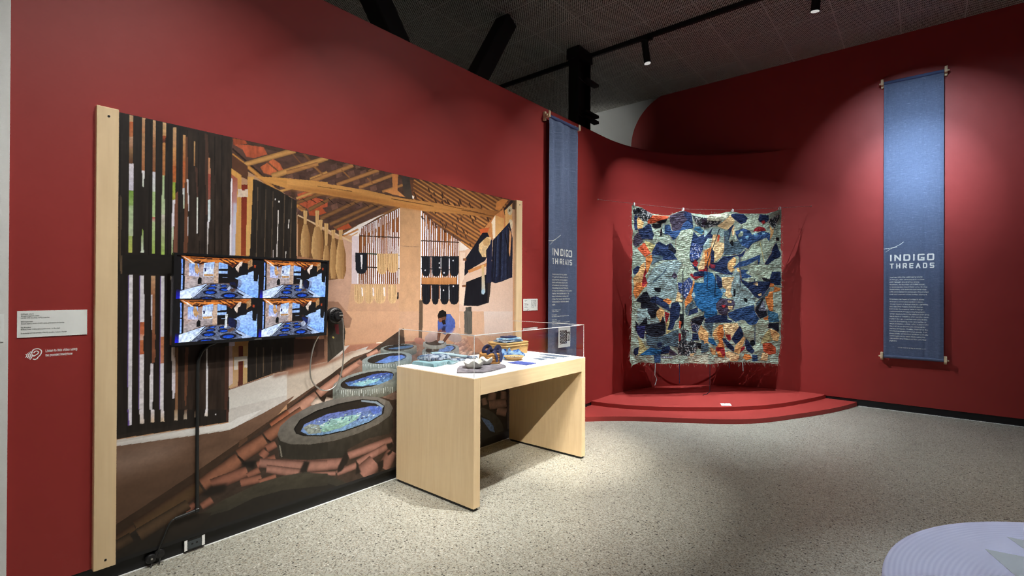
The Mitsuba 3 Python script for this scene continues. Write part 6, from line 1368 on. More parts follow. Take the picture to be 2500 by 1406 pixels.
VIDEO = '''f 30201c - 0 40 40 0|0 560 1000 560 1000 0 0 0
v c9b2a4 d8c8c0 .05 40 40 0|88 496 306 497 309 206 95 119
v b9aca8 cfc4be .05 40 40 0|249 336 478 486 477 208 326 206 91 119 94 202
f d9c3ae - .05 40 40 0|417 483 470 486 473 208 421 207
v cfe0f6 a9ccf8 0 40 40 0|678 280 911 385 984 357 990 4 927 11 708 123 734 251
v b9c2d4 90a0c0 0 40 40 0|724 281 766 242 763 163 717 123
f c88a50 - .3 30 8 0|44 553 148 550 417 545 889 554 881 484 758 499 667 407 594 467 470 481 281 449 206 455 132 489 92 506
f 6a3f22 - .3 20 6 0|148 536 399 540 400 511 248 443 182 464
f 8a5228 - .4 12 6 0|469 538 776 544 758 504 658 426 522 488
f e8a860 - .1 80 6 0|88 524 434 518 767 529 758 504 435 486 206 488 92 496
f 5a3018 - 0 1 1 0|469 534 486 534 603 468 585 467
f 5a3018 - 0 1 1 0|539 535 555 536 666 475 650 469
f 5a3018 - 0 1 1 0|611 538 627 539 730 488 716 481
f e8a860 - 0 1 1 0|504 534 522 535 634 471 623 467
f e8a860 - 0 1 1 0|575 537 591 537 693 481 681 476
f e8a860 - 0 1 1 0|647 539 662 539 749 494 739 490
f 4a2814 - 0 1 1 0|165 518 181 521 281 491 264 486
f e0a468 - 0 1 1 0|231 524 251 526 182 473 165 476
f e0a468 - 0 1 1 0|323 532 344 533 264 472 248 474
f fff0e0 - 0 40 40 0|60 551 140 508 206 455 182 450 116 507
v b0d0fa e6e4f4 .1 8 8 0|137 457 252 457 250 289 138 296
v bcd6fa eef2fc .1 8 8 0|306 469 426 493 418 398 299 394
f e8eefa - .2 6 20 0|299 394 418 398 420 293 300 290
v b0d0fc d4e4fc .1 8 8 0|478 491 589 462 587 287 476 290
f 8a98b8 - 0 1 1 0|317 465 322 465 323 390 317 390
f 8a98b8 - 0 1 1 0|334 466 339 466 339 390 334 390
f 8a98b8 - 0 1 1 0|351 466 356 467 357 391 351 391
f 8a98b8 - 0 1 1 0|368 467 373 467 374 392 368 391
f 8a98b8 - 0 1 1 0|385 468 390 468 391 392 386 392
f 8a98b8 - 0 1 1 0|402 469 407 469 408 393 403 393
f 8a98b8 - 0 1 1 0|419 469 424 470 425 393 420 393
f 8a98b8 - 0 1 1 0|489 468 494 468 496 290 491 290
f 8a98b8 - 0 1 1 0|507 468 512 468 514 291 509 290
f 8a98b8 - 0 1 1 0|524 469 530 469 532 291 526 291
f 8a98b8 - 0 1 1 0|542 470 547 470 550 291 544 291
f 8a98b8 - 0 1 1 0|560 471 565 471 567 292 562 292
f 8a98b8 - 0 1 1 0|578 471 583 472 585 292 580 292
f a4a4c4 - 0 1 1 0|147 453 151 453 153 298 149 298
f a4a4c4 - 0 1 1 0|167 454 171 454 172 298 168 298
f a4a4c4 - 0 1 1 0|187 455 191 455 192 299 188 299
f a4a4c4 - 0 1 1 0|206 455 211 456 212 299 208 299
f a4a4c4 - 0 1 1 0|226 456 230 456 232 300 228 300
f a4a4c4 - 0 1 1 0|246 457 250 457 252 300 248 300
f 16182a - 0 40 40 0|479 400 586 402 586 375 480 371
f 16182a - 0 40 40 0|480 338 587 338 585 289 479 290
f 26407a - 0 40 40 0|309 402 331 402 330 362 313 361
f d8b890 - .3 5 14 0|202 465 223 465 257 364 233 321 207 344 195 399
f d9b68a - .3 4 20 0|304 323 419 326 415 298 308 295
f 140f16 - .1 30 30 0|617 390 703 477 731 463 718 379 613 356
f 140f16 - .1 30 30 0|614 327 718 359 719 286 619 274
f 1a1522 - .1 30 30 0|740 429 838 482 845 333 747 321
f f0e0d0 - .2 8 8 0|681 427 739 508 772 509 759 449 731 438 723 359 695 388
f c9a880 - .4 8 8 0|837 512 894 555 900 455 853 423 844 393
f 120c12 - .1 30 30 0|898 557 990 554 988 418 976 236 923 245 915 415
f c06a40 - .1 30 30 0|919 471 948 467 944 427 920 436
f 241616 - .1 20 20 0|0 555 48 554 48 0 4 0
v 2a1c60 4a50e0 0 20 20 0|3 119 55 115 52 0 4 0
v 9ab8f4 b8d0f8 0 20 20 0|52 513 69 509 72 119 55 119
f 1a1420 - 0 20 20 0|49 321 89 317 90 304 49 307
f 1c1218 - 0 20 20 0|72 514 88 496 95 119 75 110
f 1c141c - 0 20 20 0|237 251 258 285 283 271 284 196 238 190
f 9a8478 - .1 40 20 0|95 119 326 201 615 210 708 142 369 178 210 101 55 73
v d8e4f4 f0f6ff .05 40 20 0|47 101 335 196 352 178 178 -1 48 0
f 8e94a4 - .5 10 8 0|186 -2 369 192 579 200 708 142 802 83 927 -8
f 20202c - 0 40 40 0|335 189 356 189 202 45 173 -1 161 -1
f d0dcec - .2 12 10 0|708 123 927 8 803 -7 736 83
f 2c3a5c - .2 10 10 0|471 181 467 176 457 172 440 169 421 168 401 169 385 171 374 175 371 180 374 186 384 190 401 193 420 194 440 193 456 190 467 187
f 101c3c - 0 1 1 0|461 183 457 179 449 176 436 174 421 173 405 174 392 175 384 178 380 182 384 187 392 190 405 192 420 193 435 192 449 190 457 188
v 2a62b8 4a90e8 .3 14 8 0|457 179 454 177 446 174 436 172 423 172 409 172 398 174 391 176 388 178 391 181 398 184 409 186 422 186 436 186 446 185 454 182
f 2c3a5c - .2 10 10 0|589 171 585 165 575 159 561 155 544 154 526 155 512 158 502 164 500 170 502 177 512 182 526 187 543 188 561 187 575 183 585 178
f 101c3c - 0 1 1 0|580 173 576 168 569 164 558 161 544 160 530 160 518 163 511 167 508 172 511 178 518 182 530 185 543 186 557 185 569 182 576 178
v 2a62b8 4a90e8 .3 14 8 0|576 169 574 166 567 162 558 160 546 160 533 160 524 161 517 165 516 168 517 172 524 175 533 178 545 178 557 178 567 176 573 173
f 2c3a5c - .2 10 10 0|462 141 457 132 443 125 423 119 400 118 376 119 356 125 342 131 338 140 342 149 356 156 375 162 399 163 423 162 443 157 457 150
f 101c3c - 0 1 1 0|449 142 446 137 434 131 419 127 400 126 380 127 364 130 353 136 350 142 353 148 364 154 380 158 399 159 418 158 434 155 446 149
v 2a62b8 4a90e8 .3 14 8 0|443 139 440 134 431 130 417 127 402 126 385 127 371 129 362 133 359 138 362 144 371 148 385 150 400 152 417 151 431 148 440 144
f 2c3a5c - .2 10 10 0|630 122 624 113 609 105 585 99 558 98 531 98 508 104 492 113 487 121 492 131 507 140 530 146 557 147 585 146 608 141 624 132
f 101c3c - 0 1 1 0|616 124 611 117 599 111 580 106 558 105 536 106 517 111 505 117 501 123 505 131 517 137 535 142 557 143 579 142 598 138 611 132
v 2a62b8 4a90e8 .3 14 8 0|608 120 605 115 594 110 578 107 560 106 541 107 525 110 515 115 511 120 514 126 525 130 541 133 559 134 578 134 594 131 605 126
f 2c3a5c - .2 10 10 0|468 83 461 70 443 60 415 53 383 51 351 53 323 60 305 70 299 83 305 96 323 106 350 113 382 115 415 113 443 107 461 96
f 101c3c - 0 1 1 0|451 85 446 76 431 68 409 63 383 61 357 63 335 68 321 76 315 85 320 94 335 103 356 107 382 109 408 108 430 103 445 94
v 2a62b8 4a90e8 .3 14 8 0|442 81 438 74 426 68 407 65 385 64 363 65 344 68 332 74 327 81 332 88 343 94 362 98 384 99 406 98 425 94 438 89
f 2c3a5c - .2 10 10 0|723 39 715 23 692 10 658 2 618 -1 577 2 544 11 522 24 515 39 521 56 544 68 577 77 616 80 656 77 691 68 714 56
f 101c3c - 0 1 1 0|702 41 694 29 677 19 650 12 618 11 585 13 558 20 541 30 535 41 540 54 558 64 585 70 616 72 649 70 676 63 694 54
v 2a62b8 4a90e8 .3 14 8 0|691 37 685 29 670 21 646 16 620 15 593 17 569 22 554 30 548 37 554 46 569 54 592 59 618 61 645 59 669 54 685 46
f 2c3a5c - .2 10 10 0|458 -4 449 -16 427 -27 393 -33 354 -34 315 -32 282 -25 260 -14 252 -2 260 11 281 21 314 28 353 29 392 27 426 21 449 10
f 101c3c - 0 1 1 0|437 -2 430 -10 412 -19 385 -23 354 -25 323 -23 296 -18 278 -9 272 0 278 9 296 17 322 22 353 24 385 22 411 17 430 8
v 2a62b8 4a90e8 .3 14 8 0|426 -5 420 -12 405 -18 382 -21 356 -22 328 -21 306 -17 291 -11 286 -4 291 3 306 9 328 13 355 13 382 12 405 8 420 2
f 2a2a38 - 0 1 1 0|708 93 802 43 784 28 699 83'''
PEOPLE = ['''f 1c1214 - 0 1 1 0|570 239 597 254 624 239 615 210 579 210
f 22345e - .1 9 9 0|615 220 679 226 707 172 722 123 662 137 616 181
f 140e14 - 0 1 1 0|616 191 679 182 708 133 643 152
f 8a7468 - .1 1 1 0|626 122 671 142 699 113 662 83 630 93
f c8ccd8 - 0 1 1 0|580 122 616 171 639 142 608 107''', '''f dcdcd8 - .1 6 20 0|567 141 580 278 614 278 616 142
f 1a1416 - 0 1 1 0|587 307 659 338 660 279 615 259
f 22345e - .1 9 9 0|633 259 669 279 697 221 708 142 662 137 629 181
f 8a7468 - 0 1 1 0|607 122 671 142 681 103 617 93''', '''f dcdcd8 - .1 6 20 0|566 161 577 345 604 346 598 161
f 1a1416 - 0 1 1 0|605 336 641 347 650 308 614 303
f 24386a - .1 9 9 0|614 298 669 289 706 231 712 162 661 157 616 191
f 8a7468 - 0 1 1 0|598 137 671 162 699 123 626 93''', '''f 5a4038 - 0 1 1 0|614 308 659 299 669 260 624 269
f 2a4a86 - .2 9 9 0|624 259 669 270 725 222 707 162 661 181
f c8ccd4 - .1 9 9 0|616 181 661 211 698 162 662 122 625 142''']
SW, SH = TVW - 2 * b_, TVH - b_ - 0.018
sx_, sy_ = np.linspace(0, 2000, 460), np.linspace(0, 1120, 262)
img = np.ones((len(sy_), len(sx_), 3)) * 0.01
for k in range(4):
    ox, oy = (k % 2) * 230, (1 - k // 2) * 131
    qx, qy = np.linspace(0, 1000, 230), np.linspace(0, 560, 131)
    img[oy:oy + 131, ox:ox + 230] = paint(np.zeros((131, 230, 3)), qx, qy, (VIDEO + '\n' + PEOPLE[k]).split('\n'), seed=k)
img *= (0.6 + 0.8 * meshkit.fbm(np.stack(list(np.meshgrid(np.arange(460) / 5, np.arange(262) / 4)) + [np.zeros((262, 460))], -1), 3, 2))[..., None]
img[:, 228:232] = 0.01; img[130:132, :] = 0.02
ux, uy = np.meshgrid(np.linspace(-SW / 2, SW / 2, 460), np.linspace(-TVH / 2 + 0.018, TVH / 2 - b_, 262))
P = np.stack([ux, uy, np.full(ux.shape, -0.0055)], -1) @ tvM[:3, :3].T + tvM[:3, 3]
V, F = grid_mesh(P)
scr = mikit.ply((V, F), 'black_plastic', False, color=np.clip(img ** 1.7 * np.array([1.0, 1.06, 1.2]), 0, 1.2).reshape(-1, 3))
scr['emitter'] = {'type': 'area', 'radiance': {'type': 'mesh_attribute', 'name': 'vertex_color'}}
part(t, 'screen', scr, None)
pts = np.array([(1.14, D - 0.05, 1.224), (1.111, D - 0.04, 1.212), (1.088, D - 0.034, 1.194), (1.070, D - 0.034, 1.172), (1.058, D - 0.034, 1.142), (1.052, D - 0.034, 1.105), (1.05, D - 0.034, 1.06), (1.05, D - 0.034, 0.9)])
t = thing('cable_conduit', 'thin black cable conduit running down the mural from the television to the outlet', 'cable')
part(t, 'riser', tube(np.vstack([pts, [(1.05, D - 0.034, 0.6), (1.052, D - 0.034, 0.252)]]), 0.0095, 10), 'black_rubber', 40)
part(t, 'elbow', box(1.040, 1.062, D - 0.046, D - 0.021, 0.236, 0.258, 0.003), 'black_plastic')
part(t, 'cross_run', tube([(1.05, D - 0.034, 0.247), (1.0, D - 0.034, 0.241), (0.94, D - 0.034, 0.234)], 0.0085, 10), 'black_rubber', 40)
part(t, 'drop', tube(smooth_path([(0.94, D - 0.034, 0.234), (0.925, D - 0.034, 0.228), (0.912, D - 0.032, 0.210), (0.89, D - 0.03, 0.155), (0.868, D - 0.03, 0.10), (0.862, D - 0.02, 0.06)], 20), 0.0045, 8), 'black_rubber', 40)
t = thing('power_outlet', 'dark double power outlet with white end caps on the skirting under the mural', 'outlet')
part(t, 'faceplate', box(0.992, 1.103, D - 0.012, D + 0.006, 0.012, 0.084, 0.002), 'black_plastic')
part(t, 'end_cap', box(0.994, 1.009, D - 0.016, D - 0.011, 0.018, 0.080), 'print_white', label='white end cap')
part(t, 'end_cap', box(1.085, 1.100, D - 0.016, D - 0.011, 0.020, 0.080), 'print_white', label='white end cap')
mat('socket_grey', (0.05, 0.06, 0.065), 0.5)
part(t, 'socket_plate', box(1.012, 1.082, D - 0.0145, D - 0.011, 0.022, 0.068), 'socket_grey')
for x in (1.035, 1.058): part(t, 'socket', box(x - 0.005, x + 0.005, D - 0.0152, D - 0.014, 0.045, 0.053), 'black_paint')
for i, (x, z, lab) in enumerate(((0.832, 0.045, 'round black plug adapter with a shiny button on the skirting, left of the pair'), (0.872, 0.058, 'round black plug adapter on the skirting, right of the pair'))):
    k = thing('plug_adapter', lab, 'plug')
    prof = [(0.0, 0), (0.022, 0), (0.026, 0.004), (0.026, 0.024), (0.022, 0.030), (0.012, 0.031), (0.011, 0.036), (0.0, 0.037)]
    m = lathe([(max(r, 1e-4), h) for r, h in prof], 24); m.apply_transform(frame((x, D + 0.004, z), (1, 0, 0), (0, 0, 1)))
    part(k, 'housing', m, 'black_plastic', 30)
    if i == 0: part(k, 'button', trimesh.creation.cylinder(0.005, 0.002, sections=14, transform=frame((x, D - 0.034, z + 0.004), (1, 0, 0), (0, 0, 1))), 'steel')
    part(k, 'lead', tube(smooth_path([(x + 0.003, D - 0.02, z - 0.02), (x - 0.002, D - 0.03, z - 0.035), (x - 0.006, D - 0.035, 0.006)], 10), 0.003, 8), 'black_rubber', 40)
t = thing('headphone', 'round black single headphone hanging on the mural beside the television', 'headphone')
hp = np.array([1.913, D - 0.021, 1.358])
def hpm(prof, n=40):
    m = lathe([(max(r, 1e-4), h) for r, h in prof], n); m.apply_transform(frame(hp, (1, 0, 0), (0, 0, 1))); return m
part(t, 'cushion', hpm([(0, 0.012), (0.05, 0.012), (0.058, 0.02), (0.060, 0.032), (0.055, 0.042), (0.0, 0.042)]), 'black_rubber', 40)
part(t, 'ear_cup', hpm([(0, 0.04), (0.052, 0.04), (0.057, 0.046), (0.056, 0.055), (0.050, 0.060), (0.046, 0.062), (0.046, 0.068), (0.040, 0.072), (0.0, 0.073)]), 'black_plastic', 40)
rib = []
for k in range(20):
    a = 2 * PI * k / 20; c = np.array([math.cos(a), 0, math.sin(a)])
    rib.append(tube([hp + c * 0.047 + np.array([0, -0.058, 0]), hp + c * 0.040 + np.array([0, -0.078, 0])], 0.0028, 6))
part(t, 'rib', cat(rib), 'black_plastic', 40); labels[t + '__rib'] = {'kind': 'stuff'}
part(t, 'hub', hpm([(0, 0.07), (0.030, 0.072), (0.030, 0.088), (0.026, 0.094), (0.0, 0.095)]), 'black_plastic', 40)
part(t, 'clip', box(hp[0] + 0.002, hp[0] + 0.032, hp[1] - 0.101, hp[1] - 0.094, hp[2] - 0.004, hp[2] + 0.006, 0.002), 'steel', label='bright metal clip')
part(t, 'thumb_grip', box(hp[0] - 0.002, hp[0] + 0.028, hp[1] - 0.098, hp[1] - 0.09, hp[2] + 0.012, hp[2] + 0.026, 0.004), 'black_rubber')
part(t, 'hook', box(hp[0] - 0.018, hp[0] + 0.018, hp[1] - 0.014, hp[1], hp[2] - 0.03, hp[2] + 0.03, 0.002), 'black_steel')
pts = smooth_path([(1.772, D - 0.095, 1.222), (1.763, D - 0.075, 1.19), (1.742, D - 0.06, 1.10), (1.732, D - 0.055, 1.0), (1.744, D - 0.05, 0.92), (1.789, D - 0.05, 0.858), (1.851, D - 0.05, 0.826), (1.915, D - 0.055, 0.842), (1.958, D - 0.065, 0.92), (1.970, D - 0.08, 1.03), (1.962, D - 0.095, 1.16), (1.953, D - 0.106, 1.26), (1.945, D - 0.112, 1.318), (1.938, D - 0.11, 1.342)], 90)
part(t, 'cable', tube(pts, 0.0052, 10), 'steel', 40, label='silver armoured cable looping from the television')

# ------------------------------------------------------------------ wall labels and the listening sign
def wall_card(x0, x1, z0, z1, lab): 
    k = thing('wall_label', lab, 'label'); part(k, 'card', box(x0, x1, D - 0.004, D - 0.0003, z0, z1), 'card_white'); return k
k = wall_card(0.298, 0.554, 1.309, 1.437, 'white wall label with small black text left of the mural, above the listening sign')
L1 = ['Untitled, 2024', 'Single channel video', '(color with sound), 4:30 minutes', '', 'Milli Suleman', 'South Asian, born 1980; lives and works in Dallas', '', 'Raj Shankar', 'Indian, born 1982; lives and works in Mumbai', '', 'Courtesy of the artists, KUFRI studio, Dallas, Texas']
m = text_lines(L1, 0.0055, 0.0092, 0.00315, True); m.apply_transform(frame((0.311, D - 0.0046, 1.419), (1, 0, 0), (0, 0, 1))); part(k, 'lettering', m, 'print_grey')
k = wall_card(4.165, 4.422, 1.321, 1.450, 'white wall label with two columns of small text between mural and indigo banner')
rr = random.Random(3)
rows = [[(0, 0.045)], [(0, 0.018)], [], [(0, 0.035)], [(0, 0.052), (0.055, 0.07)], [(0, 0.04), (0.043, 0.074)], [], [(0, 0.04)], [(0, 0.062)], [], [(0, 0.03), (0.033, 0.085)], [(0, 0.058)]]
m = bars_text(rows, 0.0098, 0.0032); m.apply_transform(frame((4.185, D - 0.0044, 1.432), (1, 0, 0), (0, 0, 1))); part(k, 'small_print', m, 'print_grey')
rows = [[(0, 0.02 + 0.012 * rr.random()), (0.036, 0.062), (0.065, 0.088 + 0.012 * rr.random())] for _ in range(8)] + [[(0, 0.048)]]
m = bars_text(rows, 0.0098, 0.0032); m.apply_transform(frame((4.305, D - 0.0044, 1.436), (1, 0, 0), (0, 0, 1))); part(k, 'small_print', m, 'print_grey')
t = thing('wall_label', 'white label on the white wall at the left edge of the picture', 'label')
part(t, 'card', box(0.02, 0.252, D - 0.034, D - 0.0303, 1.297, 1.425), 'card_white')
t = thing('listening_sign', 'white ear symbol and two lines of lettering on the red wall below the label', 'sign')
m = text_lines(['Listen to this video using', 'the provided headphone'], 0.0125, 0.0215, 0.00455, True); m.apply_transform(frame((0.398, D - 0.001, 1.2325), (1, 0, 0), (0, 0, 1))); part(t, 'lettering', m, 'print_white')
def flat(poly, M, dep=0.0006):
    m = extrude(poly, 0, dep); m.apply_transform(M); return m
EM = frame((0.367, D - 0.0004, 1.227), (1, 0, 0), (0, 0, 1))
a = np.linspace(-0.35, PI + 0.1, 24); ear = [(0.0 + 0.017 * math.cos(v), 0.008 + 0.017 * math.sin(v)) for v in a][::-1]
outer = LineString(ear + []).buffer(0.0022)
lobe = LineString([(0.016, 0.002), (0.012, -0.008), (0.005, -0.016), (0.001, -0.024), (-0.006, -0.027), (-0.012, -0.024)]).buffer(0.0022)
innr = LineString([(-0.010, 0.006), (-0.006, 0.013), (0.001, 0.014), (0.007, 0.008), (0.004, 0.0), (-0.004, -0.006), (-0.010, -0.010), (-0.013, -0.006)]).buffer(0.0022)
part(t, 'ear_symbol', flat(unary_union([outer, lobe, innr]), EM), 'print_white')
for r in (0.008, 0.014, 0.020, 0.026):
    a = np.linspace(-0.75, 0.75, 12) if r > .01 else np.linspace(-1, 1, 6)
    part(t, 'sound_wave', flat(LineString([(-0.042 + r * math.cos(v), -0.006 + r * math.sin(v)) for v in a]).buffer(0.0019), EM), 'print_white')

# ------------------------------------------------------------------ the two indigo banners
def letters(word, H, W, s):
    """Wide square capitals: strokes of width s in a line W long and H tall."""
    G_ = {}
    w = 1.0
    def L(*p): return LineString(p)
    h = 1.0; q = 0.5
    shapes = {'I': ([L((0.5, 0), (0.5, 1))], 0.36), 'N': ([L((0, 0), (0, 1), (1, 0), (1, 1))], 1), 'D': ([LineString([(0, 0), (0, 1), (0.85, 1), (1, 0.85), (1, 0.15), (0.85, 0), (0, 0)])], 1),
              'G': ([L((0.98, 1), (0.08, 1), (0, 0.92), (0, 0.08), (0.08, 0), (1, 0), (1, 0.40), (0.58, 0.40))], 1), 'O': ([LineString([(0, 0.08), (0, 0.92), (0.08, 1), (0.92, 1), (1, 0.92), (1, 0.08), (0.92, 0), (0.08, 0), (0, 0.08)])], 1),
              'T': ([L((0, 1), (1, 1)), L((0.5, 0), (0.5, 1))], 1), 'H': ([L((0, 0), (0, 1)), L((1, 0), (1, 1)), L((0, 0.5), (1, 0.5))], 1), 'R': ([L((0, 0), (0, 1), (0.9, 1), (1, 0.9), (1, 0.52), (0.9, 0.42), (0, 0.42)), L((0.45, 0.42), (1, 0))], 1),
              'E': ([L((1, 1), (0, 1), (0, 0), (1, 0)), L((0, 0.5), (0.9, 0.5))], 0.95), 'A': ([L((0, 0), (0.5, 1), (1, 0)), L((0.2, 0.36), (0.8, 0.36))], 1.05), 'S': ([L((0.98, 1), (0.06, 1), (0, 0.92), (0, 0.56), (0.06, 0.5), (0.94, 0.5), (1, 0.44), (1, 0.08), (0.94, 0), (0.02, 0))], 1)}
    tot = sum(shapes[c][1] for c in word); gap = 0.052 * W
    u = (W - gap * (len(word) - 1)) / tot; x = 0; out = []
    for c in word:
        ls, k = shapes[c]; cw = u * k; iw = cw - s
        for l in ls:
            p = [((x + s / 2 + a * iw) if c != 'I' else x + cw / 2, s / 2 + b * (H - s)) for a, b in l.coords]
            out.append(LineString(p).buffer(s / 2, cap_style=3, join_style=2, mitre_limit=2))
        x += cw + gap
    return unary_union(out).intersection(sbox(-1, 0, W + 1, H))
R_TXT = ['Journey into the captivating world', 'of indigo, with contemporary artists', 'Milli Suleman and Dharma Casey.', 'Suleman, the founder of KUFRI studio,', 'is passionate about fiber arts. In this', 'installation, she weaves craftsmanship', 'with innovation to celebrate the storied', 'past and present of the indigo pigment.', '',
         'Embrace the heart of indigo\u2019s allure', 'through a mesmerizing fabric piece,', 'where layers of indigo shades, patterns,', 'and stitches create textural drama.', 'Discover the artistry behind indigo', 'craftsmanship through a working loom,', 'which weaves intricate patterns that echo', 'centuries of tradition and careful labor.', 'Explore the raw materials and processes', 'used in the dyeing, from raw indigo to', 'artist samples, which offer insight into', 'the meticulous techniques employed by', 'skilled artisans. Finally, marvel at the', 'finished examples of indigo goods, from', 'exquisitely patterned textiles to finely', 'crafted garments, each showcasing the', 'versatility and beauty of this coveted', 'pigment.']
L_TXT = ['Embark on a journey of texture', 'through this exploration of color', 'and patterns, pieced together by', 'kantha stitches by fabric artists', 'Milli Suleman and Dharma Casey. An', 'enchanting cascade of fabrics in an', 'ethereal installation plays with light and', 'shadow, which brings depth to it. The', 'range of shades is created by number', 'of dips the fabric needs in indigo dye,', 'with the darker shades being steeped', 'longer.']
def banner(origin, right, out, ztop, zbot, W, label, kind, fold):
    """origin: left end of the banner's line in plan; right: reading direction; out: away from the wall."""
    o, r, n = np.array(origin), np.array(right, float), np.array(out, float); upv = np.array([0, 0, 1.0])
    k = thing('hanging_banner', label, 'banner')
    def at(s, z, d=0.0): return o + r * s + upv * z + n * (d + fold(s / W, z))
    ss, zz = np.linspace(0, W, 70), np.linspace(zbot + 0.02, ztop - 0.012, 150)
    Sg, Zg = np.meshgrid(ss, zz); pin = np.clip((ztop - Zg) / 0.10, 0, 1)
    dsp = fold(Sg / W, Zg) * pin
    P = o + r * Sg[..., None] + upv * Zg[..., None] + n * dsp[..., None]
    front = grid_mesh(P); back = grid_mesh((P - n * 0.0012)[:, ::-1])
    V = np.vstack([front[0], back[0]]); F = np.vstack([front[1], back[1] + len(front[0])])
    part(k, 'cloth', trimesh.Trimesh(V, F, process=False), 'indigo_linen', True)
    for z, nm in ((ztop, 'top_hem'), (zbot, 'bottom_hem')):
        part(k, nm, tube([o + r * 0.0 + upv * z, o + r * W / 2 + upv * z, o + r * W + upv * z], 0.020, 18), 'indigo_linen' if z == zbot else 'indigo_hem', 40)
        for s, sg in ((-0.018, -1), (W + 0.018, 1)):
            c = o + r * s + upv * z
            def blk(a0, a1, d0, d1, z0, z1):
                b = box(a0, a1, d0, d1, z0, z1, 0.002); M = np.eye(4); M[:3, 0], M[:3, 1], M[:3, 2], M[:3, 3] = r, n, upv, c; b.apply_transform(M); return b
            q = part(k, 'bracket', cat([blk(-0.014, 0.014, -0.058, 0.026, -0.022, 0.022), blk(-0.014, 0.014, -0.058, -0.03, -0.05, 0.05), blk(-0.014, 0.014, 0.012, 0.028, -0.022, 0.050)]), 'maple_block', label='pale wooden wall bracket')
            part(q, 'dowel_end', tube([c + r * sg * 0.012, c + r * sg * 0.03, c + r * sg * 0.034], [0.011, 0.011, 0.007], 14), 'maple_block', 40)
    def lay(m, s0, z0, sl=1.0):
        v = m.vertices.copy(); s = s0 + v[:, 0] * sl; z = z0 + v[:, 1]
        d = fold(s / W, z) * np.clip((ztop - z) / 0.10, 0, 1)
        return trimesh.Trimesh(o + r * s[:, None] + upv * z[:, None] + n * (d + 0.0012 + 0.0003 * (v[:, 2] > 1e-6))[:, None], m.faces, process=False)
    def dense(m, L=0.02):
        v, f = trimesh.remesh.subdivide_to_size(m.vertices, m.faces, L); return trimesh.Trimesh(v, f, process=False)
    def top(poly): 
        m = extrude(poly, 0, 0.0004); return m.submesh([np.nonzero(m.face_normals[:, 2] > 0.5)[0]], append=True)
    m0 = 0.063
    part(k, 'title', cat([lay(dense(top(letters('INDIGO', 0.084, 0.440, 0.0165))), m0, 1.942), lay(dense(top(letters('THREADS', 0.066, 0.440, 0.0128))), m0, 1.846)]), 'banner_ink', label='white title INDIGO THREADS')
    def arc_(p): return LineString(CubicSpline([q[0] for q in p], [q[1] for q in p])(np.linspace(p[0][0], p[-1][0], 24))[:, None] * [0, 1] + np.linspace(p[0][0], p[-1][0], 24)[:, None] * [1, 0])
    th = [arc_([(0.0, 2.105), (0.08, 2.113), (0.14, 2.138), (0.20, 2.185)]).buffer(0.0030), arc_([(0.02, 2.062), (0.07, 2.100), (0.135, 2.122)]).buffer(0.0020)]
    part(k, 'thread_mark', cat([lay(dense(top(g), 0.02), 0.003, 0) for g in th]), 'banner_ink')
    if kind == 'R':
        part(k, 'body_text', lay(text_lines(R_TXT, 0.0140, 0.0316, 0.0096), m0, 1.728), 'banner_ink')
        part(k, 'footer_text', lay(text_lines(['KUFRI X CROW MUSEUM OF ASIAN ART'], 0.0082, 0.03, 0.0087), 0.15, 0.826), 'banner_ink')
    else:
        part(k, 'body_text', lay(text_lines(L_TXT, 0.0155, 0.0316, 0.0104), m0, 1.722), 'banner_ink')
        cr = ['Reverberations, 2024', 'Indigo on cotton', '', 'Milli Suleman', 'South Asian, born 1980; lives and works in Dallas', '', 'Dharma Casey', 'American, born 1968', 'Courtesy of the artists, KUFRI studio, Dallas, Texas']
        part(k, 'credit_text', lay(text_lines(cr, 0.0098, 0.0185, 0.0078), m0, 1.315), 'banner_ink')
    return k
def foldL(s, z):
    s = np.asarray(s, float); z = np.asarray(z, float)
    t = np.clip((z - 0.6) / 2.9, 0, 1); a = 0.55 + 0.45 * t
    return a * (0.022 * np.sin(s * 21 + 0.4) * (0.10 + 0.90 * t ** 2) + 0.030 * np.exp(-((s - 0.40) / 0.17) ** 2) - 0.020 * np.exp(-((s - 0.74) / 0.10) ** 2) + 0.010 * np.exp(-((s - 0.12) / 0.06) ** 2))
def foldR(s, z):
    s = np.asarray(s, float); z = np.asarray(z, float)
    return 0.010 * np.exp(-((s - 0.04) / 0.04) ** 2) + 0.012 * np.exp(-((s - 0.93) / 0.05) ** 2) - 0.006 * np.exp(-((s - 0.7) / 0.03) ** 2) + 0.003 * np.sin(z * 5 + s * 4) * np.sin(z * 2.3)
banner((8.060, 0.388, 0), (0, -1, 0), (-1, 0, 0), 4.270, 0.705, 0.592, 'dark indigo linen banner hanging alone on the red wall at right', 'R', foldR)
kL = banner((4.535, D - 0.066, 0), (1, 0, 0), (0, -1, 0), 3.515, 0.33, 0.595, 'indigo banner with deep folds at the end of the long wall, behind the case', 'L', foldL)
# printed card fixed to the left banner
t = thing('printed_card', 'white card with black and white woven pattern fixed to the banner behind the case', 'card')
part(t, 'card', box(4.672, 4.918, D - 0.116, D - 0.113, 0.885, 1.118), 'card_white')
dk = [box(4.70, 4.842, D - 0.1175, D - 0.1161, 0.925, 1.083)]
part(t, 'dark_print', cat(dk + [box(4.845, 4.905, D - 0.1175, D - 0.1161, 0.955, 1.060)]), 'print_black')
mm_ = []
for i in range(10):
    for j in range(4):
        x, z = 4.712 + j * 0.032 + (i % 2) * 0.016, 0.934 + i * 0.0155
        mm_.append(Polygon([(x - 0.010, z), (x, z + 0.006), (x + 0.010, z + 0.002), (x, z - 0.004)]))
mm_.append(Polygon([(4.85, 0.96), (4.868, 0.96), (4.88, 1.03), (4.868, 1.05), (4.852, 1.03)])); mm_.append(Polygon([(4.882, 0.965), (4.893, 0.965), (4.897, 1.02), (4.886, 1.03)]))
